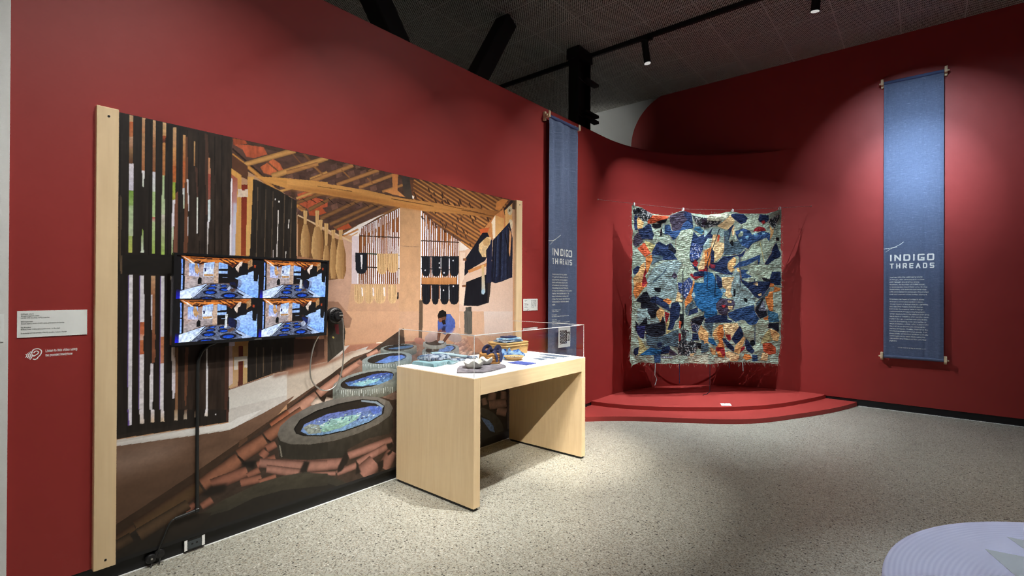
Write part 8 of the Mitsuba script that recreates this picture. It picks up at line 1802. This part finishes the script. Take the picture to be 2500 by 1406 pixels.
PATCH = '''OUT|480 2694 550 2680 620 2660 754 2581 871 2563 1001 2561 1108 2608 1215 2645 1347 2610 1529 2581 1711 2598 1834 2635 1957 2656 2081 2625 2268 2630 2457 2630 2584 2668 2699 2712 2706 2533 2701 2186 2715 1609 2704 1147 2705 859 2680 686 2642 525 2338 548 1903 562 1627 538 1415 554 1057 560 821 564 617 585 501 543 466 582 482 938 492 1267 479 1596 488 2145 482 2365
navy|518 2554 561 2563 553 2357 510 2356
tan|579 2531 648 2458 623 2384 553 2374 553 2505
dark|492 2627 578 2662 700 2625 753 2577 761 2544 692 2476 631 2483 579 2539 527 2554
rust|761 2560 999 2550 964 2508 823 2471 788 2454 701 2447 696 2484
black|964 2516 946 2466 876 2448 806 2471 876 2493
navy|709 2448 753 2428 762 2346 784 2297 763 2230 684 2245 597 2227 562 2366 631 2384
black|771 2445 893 2452 885 2398 815 2380 762 2404
plum|1008 2559 1194 2631 1265 2633 1284 2525 1221 2456 1177 2380 1053 2361 1044 2435 1008 2493
blue|946 2433 1008 2443 1048 2352 1177 2380 1221 2456 1284 2525 1365 2443 1365 2402 1195 2372 1106 2254 1071 2236 1009 2302 929 2312
navy|1265 2641 1337 2610 1347 2501 1365 2427 1284 2517 1221 2582
black|880 2382 902 2382 898 2291 872 2282
pale|907 2448 942 2458 938 2317 903 2316
plum|554 2324 597 2293 641 2203 546 2127 502 2159 502 2258
olive|667 2220 754 2189 816 2157 790 2074 737 2048 667 2187
rust|658 2195 746 2048 659 1997 589 2079 563 2111
orange|668 1998 755 2032 781 1983 738 1900 695 1784 668 1841
indigo|859 2207 965 2160 1036 2194 1125 2088 1089 2037 1134 1971 931 1960 842 2017 755 2040 789 2115 824 2182
slate|755 2032 930 2018 922 1968 825 1926 747 1892 773 1966
ink|1009 2194 1062 2153 1125 2088 1107 2054 1054 2078 992 2102
navy|564 1881 599 1857 590 1807 521 1757 495 1782 504 1831
tan|651 1931 660 1841 634 1750 626 1597 513 1597 496 1708 573 1807 599 1881
red|660 1849 686 1784 660 1742 704 1660 678 1597 622 1597 626 1684
grey|931 1935 1125 1963 1197 1922 1135 1788 1127 1600 713 1598 686 1685 773 1842
slate|975 1869 966 1820 826 1678 756 1636 791 1686 914 1786
plum|1090 1804 1135 1747 1091 1705 1046 1746
red|1224 1877 1268 1840 1206 1772 1131 1730 1153 1780
sage|1365 2402 1383 2343 1357 2234 1339 2142 1321 2024 1340 1941 1430 1808 1287 1723 1135 1663 1135 1772 1224 1889 1197 1955 1134 1971 1106 2237 1195 2372
indigo|1374 2360 1446 2286 1537 2330 1590 2281 1591 2146 1501 2111 1466 2010 1412 1933 1340 1932 1313 2007 1339 2192
speck|1357 2209 1483 2161 1492 2086 1448 1984 1340 1957 1330 2058
red|1403 1975 1448 1934 1421 1875 1385 1874 1367 1933
navy|1340 1924 1439 1858 1448 1816 1403 1833
pale|1527 2389 1590 2398 1591 2247 1528 2246
teal|1392 2427 1464 2429 1527 2363 1491 2321 1374 2385
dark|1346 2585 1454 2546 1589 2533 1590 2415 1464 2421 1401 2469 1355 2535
plum|1464 2530 1589 2525 1590 2432 1491 2430
pale|1555 2238 1590 2264 1591 2129 1510 2111 1501 2161
cream|1519 2103 1591 2138 1592 1852 1448 1825 1439 1875 1484 1976
red|1448 1825 1592 1864 1592 1818 1475 1804
navy|1385 1799 1475 1813 1592 1810 1592 1767 1494 1733 1367 1749
red|1358 1790 1385 1740 1530 1750 1404 1699 1322 1765
speck|1314 1731 1377 1665 1359 1601 1198 1600 1216 1656
tan|1368 1690 1395 1682 1386 1601 1355 1601
dark|1529 2506 1683 2494 1738 2512 1693 2443 1584 2415 1529 2405
ivory|1529 2582 1710 2604 1912 2644 1830 2540 1692 2498 1529 2506
cream|1830 2540 1912 2601 1986 2518 1959 2475 1895 2397 1830 2396 1693 2435
navy|1931 2610 2005 2625 2125 2616 2191 2566 2154 2506 2089 2478 2023 2519 1912 2584
pale|1638 2416 1812 2387 1821 2319 1785 2285 1675 2333 1530 2246 1529 2389
navy|1638 2416 1620 2332 1657 2307 1648 2273 1566 2263 1530 2212 1530 2279 1584 2339
cream|1648 2316 1721 2326 1748 2216 1813 2209 1804 2074 1767 2006 1667 1937 1667 2088 1621 2163
rust|1716 2321 1748 2318 1744 2242 1716 2216
navy|1950 2466 1968 2463 1913 2355 1886 2253 1867 2253 1867 2388
cream|1931 2407 1977 2459 1969 2340 1941 2297
slate|1812 2370 1895 2389 1877 2253 1914 2203 2043 2256 2155 2156 2044 2061 1804 2040 1813 2201
black|1932 2254 1969 2221 1960 2170 1932 2161 1900 2211
blue|1987 2374 2117 2420 2219 2388 2248 2329 2407 2392 2530 2352 2502 2231 2464 2299 2267 2218 2192 2131 2099 2181 2043 2248 1987 2323
sage|2024 2324 2080 2376 2117 2377 2117 2317 2043 2290
sky|2145 2301 2192 2328 2210 2302 2173 2259
sky|2266 2346 2322 2356 2332 2322 2285 2312
sky|2388 2366 2454 2376 2445 2350 2398 2332
sky|2052 2248 2089 2274 2108 2241 2071 2223
sage|2191 2566 2340 2605 2331 2527 2360 2477 2266 2389 2219 2396 2098 2428 2079 2470 2163 2506
navy|2359 2618 2491 2609 2501 2541 2435 2496 2360 2520 2341 2553
red|2388 2529 2435 2539 2454 2505 2416 2483
red|2303 2433 2360 2451 2435 2436 2464 2394 2360 2383 2257 2380
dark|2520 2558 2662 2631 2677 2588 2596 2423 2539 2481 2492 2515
tan|2520 2472 2568 2413 2587 2440 2568 2336 2511 2257 2530 2369
sage|2267 2210 2464 2291 2511 2231 2606 2285 2569 2181 2418 2041 2361 2074 2305 2065 2063 1942 2081 2036 2118 2053 2192 2131
navy|2625 2234 2693 2071 2683 2028 2598 1992 2494 1922 2437 1921 2540 2060 2569 2164
black|2616 2302 2673 2304 2673 2260 2625 2260
navy|1804 2023 1951 2034 2071 2061 2155 2131 2099 2028 2044 2018 2007 2035 1942 2008 1869 1948 1851 1863 1897 1804 1943 1796 1924 1771 1814 1778 1695 1819 1604 1860 1604 1927 1713 1937
maroon|1613 1928 1695 1903 1686 1853 1622 1869
navy|1621 2138 1667 2088 1667 1945 1613 1928
orange|1530 2086 1585 2121 1630 2155 1613 1902 1568 1851 1531 1851
red|1531 1893 1586 1877 1559 1834 1531 1826
tan|1859 1922 1961 2017 1998 1984 1979 1907 1933 1881 1970 1839 1915 1804 1869 1855
blue|1970 1881 2044 1950 2137 1969 2295 2031 2371 2057 2371 1989 2343 1869 2324 1988 2156 1901 2044 1882 1943 1856
tan|2007 1873 2044 1840 2091 1772 2063 1729 1998 1797
blue|2063 1840 2193 1841 2137 1798 2240 1748 2212 1697 2138 1730 2073 1713
grey|1695 1794 1805 1778 1943 1745 1980 1839 2045 1797 2045 1610 1714 1603 1704 1735
azure|1531 1817 1659 1793 1705 1693 1705 1603 1532 1602
navy|1704 1785 1768 1727 1796 1604 1714 1603
cream|1778 1735 1961 1746 1907 1604 1796 1604
sage|2230 1910 2437 1921 2570 1871 2589 1820 2532 1733 2400 1732 2269 1663 2119 1696 2175 1730 2240 1748 2193 1850
navy|2560 1820 2693 1821 2704 1631 2542 1639 2513 1707
black|2409 1741 2532 1708 2513 1665 2419 1698
navy|2054 1721 2175 1662 2287 1680 2532 1682 2542 1630 2457 1608 2101 1606
orange|2532 1665 2599 1648 2589 1608 2523 1608
cream|2278 1671 2344 1672 2344 1621 2288 1620
orange|539 1652 704 1653 643 1578 540 1430 496 1528
red|621 1652 695 1653 643 1595 622 1603
ink|644 1529 687 1537 757 1406 863 1323 820 1183 758 1175 706 1266 610 1323 618 1381 540 1405
grey|713 1653 1135 1656 1136 1531 1110 1448 933 1439 818 1472 731 1455 678 1554
black|792 1579 897 1588 888 1522 809 1538
navy|748 1455 818 1472 924 1431 1004 1356 1022 1265 828 1364 740 1397
orange|915 1414 986 1447 1052 1406 1012 1356 977 1381
tan|828 1265 880 1323 942 1282 934 1191 881 1125 828 1208
red|942 1265 1013 1240 978 1124 961 1091 951 1191
olive|969 1124 1022 1157 1005 1024 1040 991 970 950
navy|1048 1381 1154 1390 1181 1306 1155 1190 1093 1124 1058 1024 987 1016 1022 1157 1021 1306
cream|1145 1531 1198 1523 1181 1431 1234 1415 1199 1390 1101 1406
speck|1144 1656 1359 1657 1306 1490 1252 1431 1207 1490 1154 1539
orange|1323 1557 1386 1658 1395 1633 1341 1490 1351 1415 1253 1298 1243 1381 1261 1440
slate|1261 1340 1360 1406 1414 1340 1306 1281 1271 1206 1244 1256
azure|1395 1658 1593 1659 1594 1289 1505 1256 1432 1323 1414 1348 1351 1473 1359 1532
pale|1350 1507 1386 1540 1404 1473 1378 1432
navy|1432 1323 1441 1256 1289 1206 1315 1281
ink|1325 1156 1532 1214 1541 1188 1487 1071 1379 1072
black|1164 1231 1226 1231 1218 1090 1173 1023 1164 1123
rust|1155 1140 1191 1123 1173 1040 1147 1040
grey|566 1307 705 1307 706 1257 758 1158 846 1183 881 1116 724 1093 672 1076 585 1085 558 1192
ink|541 1143 585 1077 689 1192 706 1093 732 1092 881 1116 916 1207 961 1075 961 967 900 934 786 919 707 936 672 1011 542 1003
purple|550 1077 672 1068 663 970 655 896 603 913 559 987
slate|672 978 733 928 812 919 917 934 1040 991 1138 1023 1139 774 1024 800 900 744 760 779 699 821
red|1138 974 1174 965 1179 857 1152 849
dark|1173 1023 1290 1014 1380 854 1434 829 1416 712 1291 655 1157 674 1139 757 1156 857 1201 906
grey|1272 997 1344 963 1353 888 1290 822 1254 906
check|1325 1122 1469 1071 1433 963 1361 997
navy|1361 963 1442 963 1452 870 1362 863
tan|1487 1079 1595 970 1596 818 1470 887 1442 963
olive|577 946 699 763 725 738 569 675 595 789
navy|526 766 586 790 578 699 543 667 517 709
azure|751 779 900 744 1006 792 953 694 804 679 586 675
indigo|909 777 997 809 1024 775 1006 701 901 686
navy|838 836 900 852 909 794 856 778
plum|1015 767 1148 674 1015 668
denim|804 679 901 686 892 571 813 572
stripe|901 670 1060 651 1060 626 910 636
cream|1318 688 1389 695 1363 646 1318 655
black|1425 837 1497 828 1488 744 1434 770
slate|1497 878 1596 818 1596 717 1498 685 1488 769
azure|1532 1659 1705 1660 1732 1609 1806 1508 1779 1441 1706 1373 1706 1306 1725 1230 1588 1146 1534 1188
sky|1769 1567 1852 1593 1870 1542 1797 1517
cream|1787 1660 1925 1661 1925 1560 1935 1466 1880 1449 1834 1492 1852 1559 1796 1610
navy|1714 1643 1778 1635 1787 1593 1751 1584
plum|1779 1449 1972 1424 1991 1356 1963 1305 1880 1263 1862 1187 1752 1238 1706 1306 1706 1365
cream|1861 1415 1935 1416 1926 1382 1880 1382
red|1779 1356 1843 1356 1834 1314 1788 1322
cream|1871 1339 1945 1339 1935 1288 1880 1297
grey|1934 1644 2082 1662 2176 1578 2269 1476 2288 1408 2251 1348 2009 1297 1954 1288 1981 1373 1916 1534
black|2120 1458 2176 1433 2167 1382 2130 1407
blackloop|1953 1585 1990 1568 1990 1475 1962 1475
navy|2101 1663 2532 1666 2514 1588 2420 1493 2344 1442 2269 1476 2175 1586
cream|2325 1502 2382 1519 2391 1485 2344 1476
cream|2269 1664 2344 1664 2334 1621 2278 1630
slate|2420 1485 2533 1597 2523 1502 2307 1339 2288 1373
blue|1880 1238 2009 1297 2260 1356 2279 1254 2355 1160 2289 1083 2196 1075 2084 1152 1991 1119 1899 1187
ink|2410 1442 2477 1253 2487 1202 2364 1160 2289 1262 2298 1331
stripe|2410 1408 2439 1408 2467 1271 2336 1271 2336 1296
orange|2523 1537 2590 1546 2608 1614 2542 1648 2599 1614 2704 1589 2685 1546 2580 1528 2581 1374 2572 1219 2534 1202 2467 1408 2448 1468 2486 1476
teal|2486 1288 2638 1236 2667 1115 2515 1107 2496 1185
ink|2506 1099 2667 1098 2668 969 2553 1030 2497 1030
orange|2421 1168 2506 1202 2496 1142 2430 1142
navy|1534 1155 1716 1221 1881 1204 1872 1153 1954 1136 1918 1111 1670 1112 1552 1104
slate|1534 1104 1670 1112 1653 994 1644 910 1598 1003 1534 1071
cream|1807 1094 2019 1102 2038 1051 1964 958 1909 857 1845 917 1835 1001
tan|1534 1037 1589 953 1589 852 1535 811
tan|1680 1002 1762 1086 1735 951 1808 858 1699 876 1653 935
orange|1762 1078 1808 1077 1826 934 1808 866 1845 764 1837 621 1745 639 1708 758 1763 833 1716 960
red|1717 766 1836 765 1846 655 1809 630 1772 715 1708 716
red|1845 942 1918 941 1928 873 1900 857
navy|2056 1067 2113 922 2048 847 1993 813 1937 882 1974 958
navy|1799 892 1854 883 1974 763 1974 703 1882 764
azure|1598 902 1671 885 1735 783 1653 809 1589 852
tan|1983 780 2122 914 2141 897 2104 778 2049 668 1974 703
red|2076 753 2141 786 2132 744 2067 685
sage|2047 1135 2121 1144 2196 1075 2271 1066 2364 1160 2496 1133 2487 1013 2384 851 2338 715 2300 682 2216 794 2122 931 2056 1067
black|2225 853 2281 870 2300 810 2253 768 2216 811
navy|2150 897 2197 845 2281 716 2244 674 2160 726 2141 812
denim|2244 665 2319 656 2329 570 2244 572
tan|1617 776 1708 733 1708 657 1654 674
cream|1901 713 2049 660 2040 575 1929 569 1864 637 1846 697
orange|2141 675 2216 657 2235 614 2160 582 2104 616
olive|2412 894 2516 1030 2564 858 2460 825 2384 809
tan|2525 1021 2630 986 2687 934 2649 840 2573 858
rust|2412 817 2535 824 2621 754 2612 668 2517 653 2422 705
cream|2403 689 2498 670 2489 567 2366 586
ivory|1690 623 1910 620 1901 535 1700 539
ivory|1291 655 1596 667 1597 541 1300 563
black|492 2618 578 2654 630 2598 509 2570'''.split('\n')  # dark pieces under the top-middle fold have its shade put into their colour
STEP = 4.0
tx, tz = np.arange(440, 2730, STEP), np.arange(490, 2745, STEP)
CXg, CZg = np.meshgrid(tx[:-1] + STEP / 2, tz[:-1] + STEP / 2)
own = -np.ones(CXg.shape, int); rows = [l.split('|') for l in PATCH]
for i, (nm, pts) in enumerate(rows):
    q = np.array(pts.split(), float).reshape(-1, 2)
    i0, i1 = np.searchsorted(tx[:-1], [q[:, 0].min() - 8, q[:, 0].max() + 8]); j0, j1 = np.searchsorted(tz[:-1], [q[:, 1].min() - 8, q[:, 1].max() + 8])
    sub = (slice(max(j0, 0), j1), slice(max(i0, 0), i1)); m = inside(CXg[sub], CZg[sub], q)
    if i: m &= own[sub] >= 0
    own[sub][m] = i
GXv, GZv = np.meshgrid(tx, tz); sN, zN = GXv / 1000, GZv / 1000
top = np.clip((zN - 2.0) / 0.7, 0, 1)
disp = 0.016 * np.sin(sN * 8.6 + 0.5 * np.sin(zN * 2)) * top + 0.010 * np.sin(sN * 5.1 + zN * 1.7 + 1.0)
disp += 0.075 * np.exp(-((sN - 1.60) / 0.20) ** 2) * np.exp(-((zN - 2.545) / 0.075) ** 2) + 0.045 * np.exp(-((sN - 0.86) / 0.18) ** 2) * np.exp(-((zN - 2.52) / 0.07) ** 2)
disp += 0.045 * (meshkit.fbm(np.stack([sN * 6, zN * 6, sN * 0], -1), 3, 9) - 0.5) + 0.012 * (meshkit.fbm(np.stack([sN * 26, zN * 22, sN * 0], -1), 2, 3) - 0.5)
wob = 2.2 * meshkit.fbm(np.stack([sN * 12, zN * 9, sN * 0 + 4], -1), 2, 8)
disp += 0.0020 * np.sin(2 * PI * zN / 0.026 + 5.0 * wob + 2.5 * meshkit.noise(np.stack([sN * 22, zN * 10, sN * 0 + 7], -1), 6)) * (0.1 + 1.5 * meshkit.noise(np.stack([sN * 38, zN * 48, sN * 0 + 2], -1), 4))
disp += 0.010 * (meshkit.fbm(np.stack([sN * 30, zN * 44, sN * 0 + 5], -1), 2, 13) - 0.5)
disp += 0.0012 * np.sin(2 * PI * sN / 0.020 + 5 * wob)
TAPP = (WA * [1, 1, 0]) + we * sN[..., None] + np.array([0, 0, 1.0]) * zN[..., None] + wn * disp[..., None]
PAL = {'OUT': ('8f9d8e', .16), 'navy': ('1c2743', .2), 'indigo': ('1f2d4c', .3), 'blue': ('2a4166', .3), 'plum': ('3b3544', .25), 'ink': ('191b25', .25), 'black': ('101218', .3), 'dark': ('2b2f33', .9), 'slate': ('44555f', .35),
       'grey': ('7e9190', .22), 'sage': ('9aa894', .16), 'pale': ('93aca9', .2), 'tan': ('c69d68', .2), 'cream': ('cfb486', .18), 'ivory': ('aeb19c', .3), 'orange': ('b8713c', .35), 'rust': ('a5492f', .3), 'red': ('7e2227', .25), 'maroon': ('6e2430', .3),
       'olive': ('a39a6c', .3), 'teal': ('3a627a', .3), 'azure': ('24557f', .3), 'sky': ('7fb0cc', .2), 'denim': ('2a4060', .4), 'purple': ('272850', .25), 'speck': ('2c3c68', 1.2), 'check': ('2a2f45', 1.3), 'stripe': ('5d6270', 1.4), 'blackloop': ('15171c', .2)}
def patch_fn(c, v):
    c = [float(x) for x in lin(c)]; q = [min(0.8, x + 0.35) for x in c]
    def f(p, n, uv):
        a = p.x - p.y
        st = noise(a * 70, p.z * 95, 3) - 0.5; w = fbm(a * 9, p.z * 9, 1, 2) - 0.5; th = noise(a * 420, p.z * 420, 2) - 0.5
        r = mi.Color3f(*c) * dr.clip(1 + 1.3 * min(v, .35) * (st + w) + 0.25 * th, 0.2, 2)
        return mix(r, q, smoothstep(0.60, 0.68, noise(a * 60, p.z * 66, 7)) * 0.75) if v > 0.8 else r
    return f
for nm, (c, v) in PAL.items(): mat('patch_' + nm, tex(patch_fn(c, v)), 0.9, 0.15)
t = thing('patchwork_textile', 'large quilted indigo patchwork textile pinned to a wire across the red niche', 'textile')
shown = []
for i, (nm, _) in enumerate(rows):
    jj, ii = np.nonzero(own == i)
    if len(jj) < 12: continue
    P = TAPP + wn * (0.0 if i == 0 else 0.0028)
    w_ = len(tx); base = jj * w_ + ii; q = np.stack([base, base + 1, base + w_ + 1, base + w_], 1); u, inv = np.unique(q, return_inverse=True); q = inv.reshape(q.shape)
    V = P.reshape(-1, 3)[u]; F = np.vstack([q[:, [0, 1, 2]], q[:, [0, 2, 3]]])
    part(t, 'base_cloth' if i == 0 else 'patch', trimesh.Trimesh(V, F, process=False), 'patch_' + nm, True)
def tpt(s, z, o=0.012):
    j, i = int(np.clip(np.searchsorted(tz, z * 1000), 0, len(tz) - 1)), int(np.clip(np.searchsorted(tx, s * 1000), 0, len(tx) - 1))
    return WA * [1, 1, 0] + we * s + np.array([0, 0, z]) + wn * (disp[j, i] + o)
TH_ = [((.771, 1.256), (.771, 1.184), 'ink'), ((.821, .564), (.804, .41), (.833, .354), (.805, .272), 'pale'), ((1.158, .558), (1.159, .291), 'navy'), ((1.615, .539), (1.604, .168), (1.56, .135), (1.50, .12), 'ink'), ((1.903, .562), (1.897, .482), 'ink'), ((2.101, .558), (2.101, .439), 'pale'), ((1.73, 2.395), (1.543, 1.856), 'ink'), ((1.573, 2.081), (1.575, 1.574), 'navy'), ((1.212, 1.824), (1.216, .819), 'ink'), ((2.284, 1.721), (2.287, .806), 'navy'), ((2.046, 2.06), (2.047, 1.605), 'navy'), ((.811, 1.488), (.812, 1.184), 'ink'), ((1.69, 1.773), (1.691, 1.49), 'ink'), ((2.364, 2.238), (2.428, 1.952), 'olive')]
for k in TH_:
    pts = [tpt(*q) for q in k[:-1]]
    if len(pts) > 2 or k[0][1] < 0.6: pts[1:] = [WA * [1, 1, 0] + we * q[0] + np.array([0, 0, max(q[1], 0.11)]) + wn * 0.02 for q in k[1:-1]]
    part(t, 'loose_thread', tube(np.vstack([np.linspace(pts[i], pts[i + 1], 5, endpoint=False) for i in range(len(pts) - 1)] + [pts[-1][None]]), 0.0042, 6), 'patch_' + k[-1], 40)
fr = []; r_ = np.random.default_rng(5); oq = np.array(rows[0][1].split(), float).reshape(-1, 2) / 1000
for k in range(len(oq)):
    a, b = oq[k], oq[(k + 1) % len(oq)]; L = np.linalg.norm(b - a); mid = oq.mean(0)
    for _ in range(int(L * 60)):
        p = a + (b - a) * r_.random(); o = (p - mid) / np.linalg.norm(p - mid)
        if p[1] > 2.6: continue
        l = 0.010 + 0.030 * r_.random() ** 2; e1 = p + o * l * 0.6 + r_.normal(0, 0.008, 2); e2 = e1 + np.array([r_.normal(0, 0.012), -l * 0.8])
        fr.append(tube([tpt(*p, 0.0), tpt(*p, 0.004) + we * (e1 - p)[0] + np.array([0, 0, (e1 - p)[1]]), tpt(*p, 0.004) + we * (e2 - p)[0] + np.array([0, 0, (e2 - p)[1]])], 0.0011, 4))
part(t, 'fringe', cat(fr), 'patch_ivory'); labels[t + '__fringe'] = {'kind': 'stuff'}
for s, z, lab in ((0.51, 2.712, 'small clear clip at the upper left corner of the textile'), (1.215, 2.664, 'small clear clip on the wire, second from the left'), (1.945, 2.668, 'small clear clip on the wire, third from the left'), (2.672, 2.722, 'small clear clip at the upper right corner of the textile')):
    c = WA * [1, 1, 0] + we * s + np.array([0, 0, z]); k = thing('wire_clip', lab, 'clip')
    def cb(a, b, c0, c1, z0, z1):
        m = box(a, b, c0, c1, z0, z1, 0.002); M = np.eye(4); M[:3, 0], M[:3, 1], M[:3, 3] = we, wn, c; m.apply_transform(M); return m
    part(k, 'jaw', cat([cb(-0.009, 0.009, 0.012, 0.016, -0.030, 0.012), cb(-0.009, 0.009, -0.022, -0.018, -0.030, 0.012), cb(-0.009, 0.009, -0.018, 0.012, 0.008, 0.012)]), 'acrylic_edge')
    part(k, 'spring', tube([c - we * 0.009 + np.array([0, 0, 0.014]), c + we * 0.009 + np.array([0, 0, 0.014])], 0.004, 8), 'steel', 40)

# ------------------------------------------------------------------ round lavender plinth at lower right
def plinth_fn(p, n, uv):
    r = dr.sqrt(dr.square(p.x - 2.825) + dr.square(p.y + 1.0965))
    return mix((0.375, 0.40, 0.56), (0.45, 0.475, 0.62), dr.clip(0.5 + 0.35 * dr.sin(r * 330 + 3 * noise(p.x * 5, p.y * 5)) * smoothstep(0.45, 0.62, fbm(p.x * 3, p.y * 3, 0, 2) + 0.1) + 0.8 * (fbm(p.x * 2.2, p.y * 2.2, 1, 3) - 0.5), 0, 1))
mat('lavender_paint', tex(plinth_fn), 0.55, 0.3)
t = thing('round_plinth', 'low round lavender plinth with concentric ridges at the lower right corner', 'plinth')
prof = [(0.0002, 0.300)] + [(1.236 - 0.024 - r, 0.300) for r in np.linspace(1.19, 0.0, 40)] + [(1.226, 0.297), (1.233, 0.291), (1.236, 0.282), (1.236, 0.03), (1.20, 0.03)]
prof = [(r, z + (0.0016 if (i % 2 and 1 < i < 40) else 0)) for i, (r, z) in enumerate(prof)]
m = lathe(prof, 128); m.invert(); m.apply_translation((2.825, -1.0965, 0)); part(t, 'drum', m, 'lavender_paint', 35)
mat('shape_grey', (0.30, 0.335, 0.37), 0.6)  # one even grey for the two flat pointed shapes
for q in ([(3.317, -0.237), (3.345, -0.40), (3.32, -0.60), (3.05, -0.62), (3.02, -0.40), (3.09, -0.318), (3.259, -0.256)], [(3.556, -0.335), (3.575, -0.50), (3.46, -0.56), (3.43, -0.45), (3.441, -0.384)]):
    part(t, 'grey_shape', extrude(Polygon(q), 0.3016, 0.3022), 'shape_grey', label='grey pointed shape on the plinth top')
part(t, 'base', trimesh.creation.cylinder(1.19, 0.04, sections=64).apply_translation((2.825, -1.0965, 0.02)), 'black_paint')
# dark cloth bundle hanging beside the plinth, only its edge in view
t = thing('cloth_bundle', 'dark indigo cloth bundle hanging above the plinth at the right edge of the picture', 'cloth')
w = lambda a, i: (1 + 0.10 * np.sin(7 * a + i * 0.3), 0.0)
m = lathe([(0.0002, -0.15), (0.035, -0.14), (0.075, -0.10), (0.098, -0.04), (0.10, 0.02), (0.085, 0.08), (0.05, 0.13), (0.022, 0.16), (0.03, 0.19), (0.0002, 0.195)], 48, w); m.apply_translation((3.30, -0.470, 2.46)); part(t, 'bundle', m, 'indigo_linen', True)
part(t, 'cord', tube([(3.30, -0.47, 2.64), (3.30, -0.47, 3.6), (3.30, -0.47, ZC - 0.001)], 0.003, 8), 'black_rubber', 40)
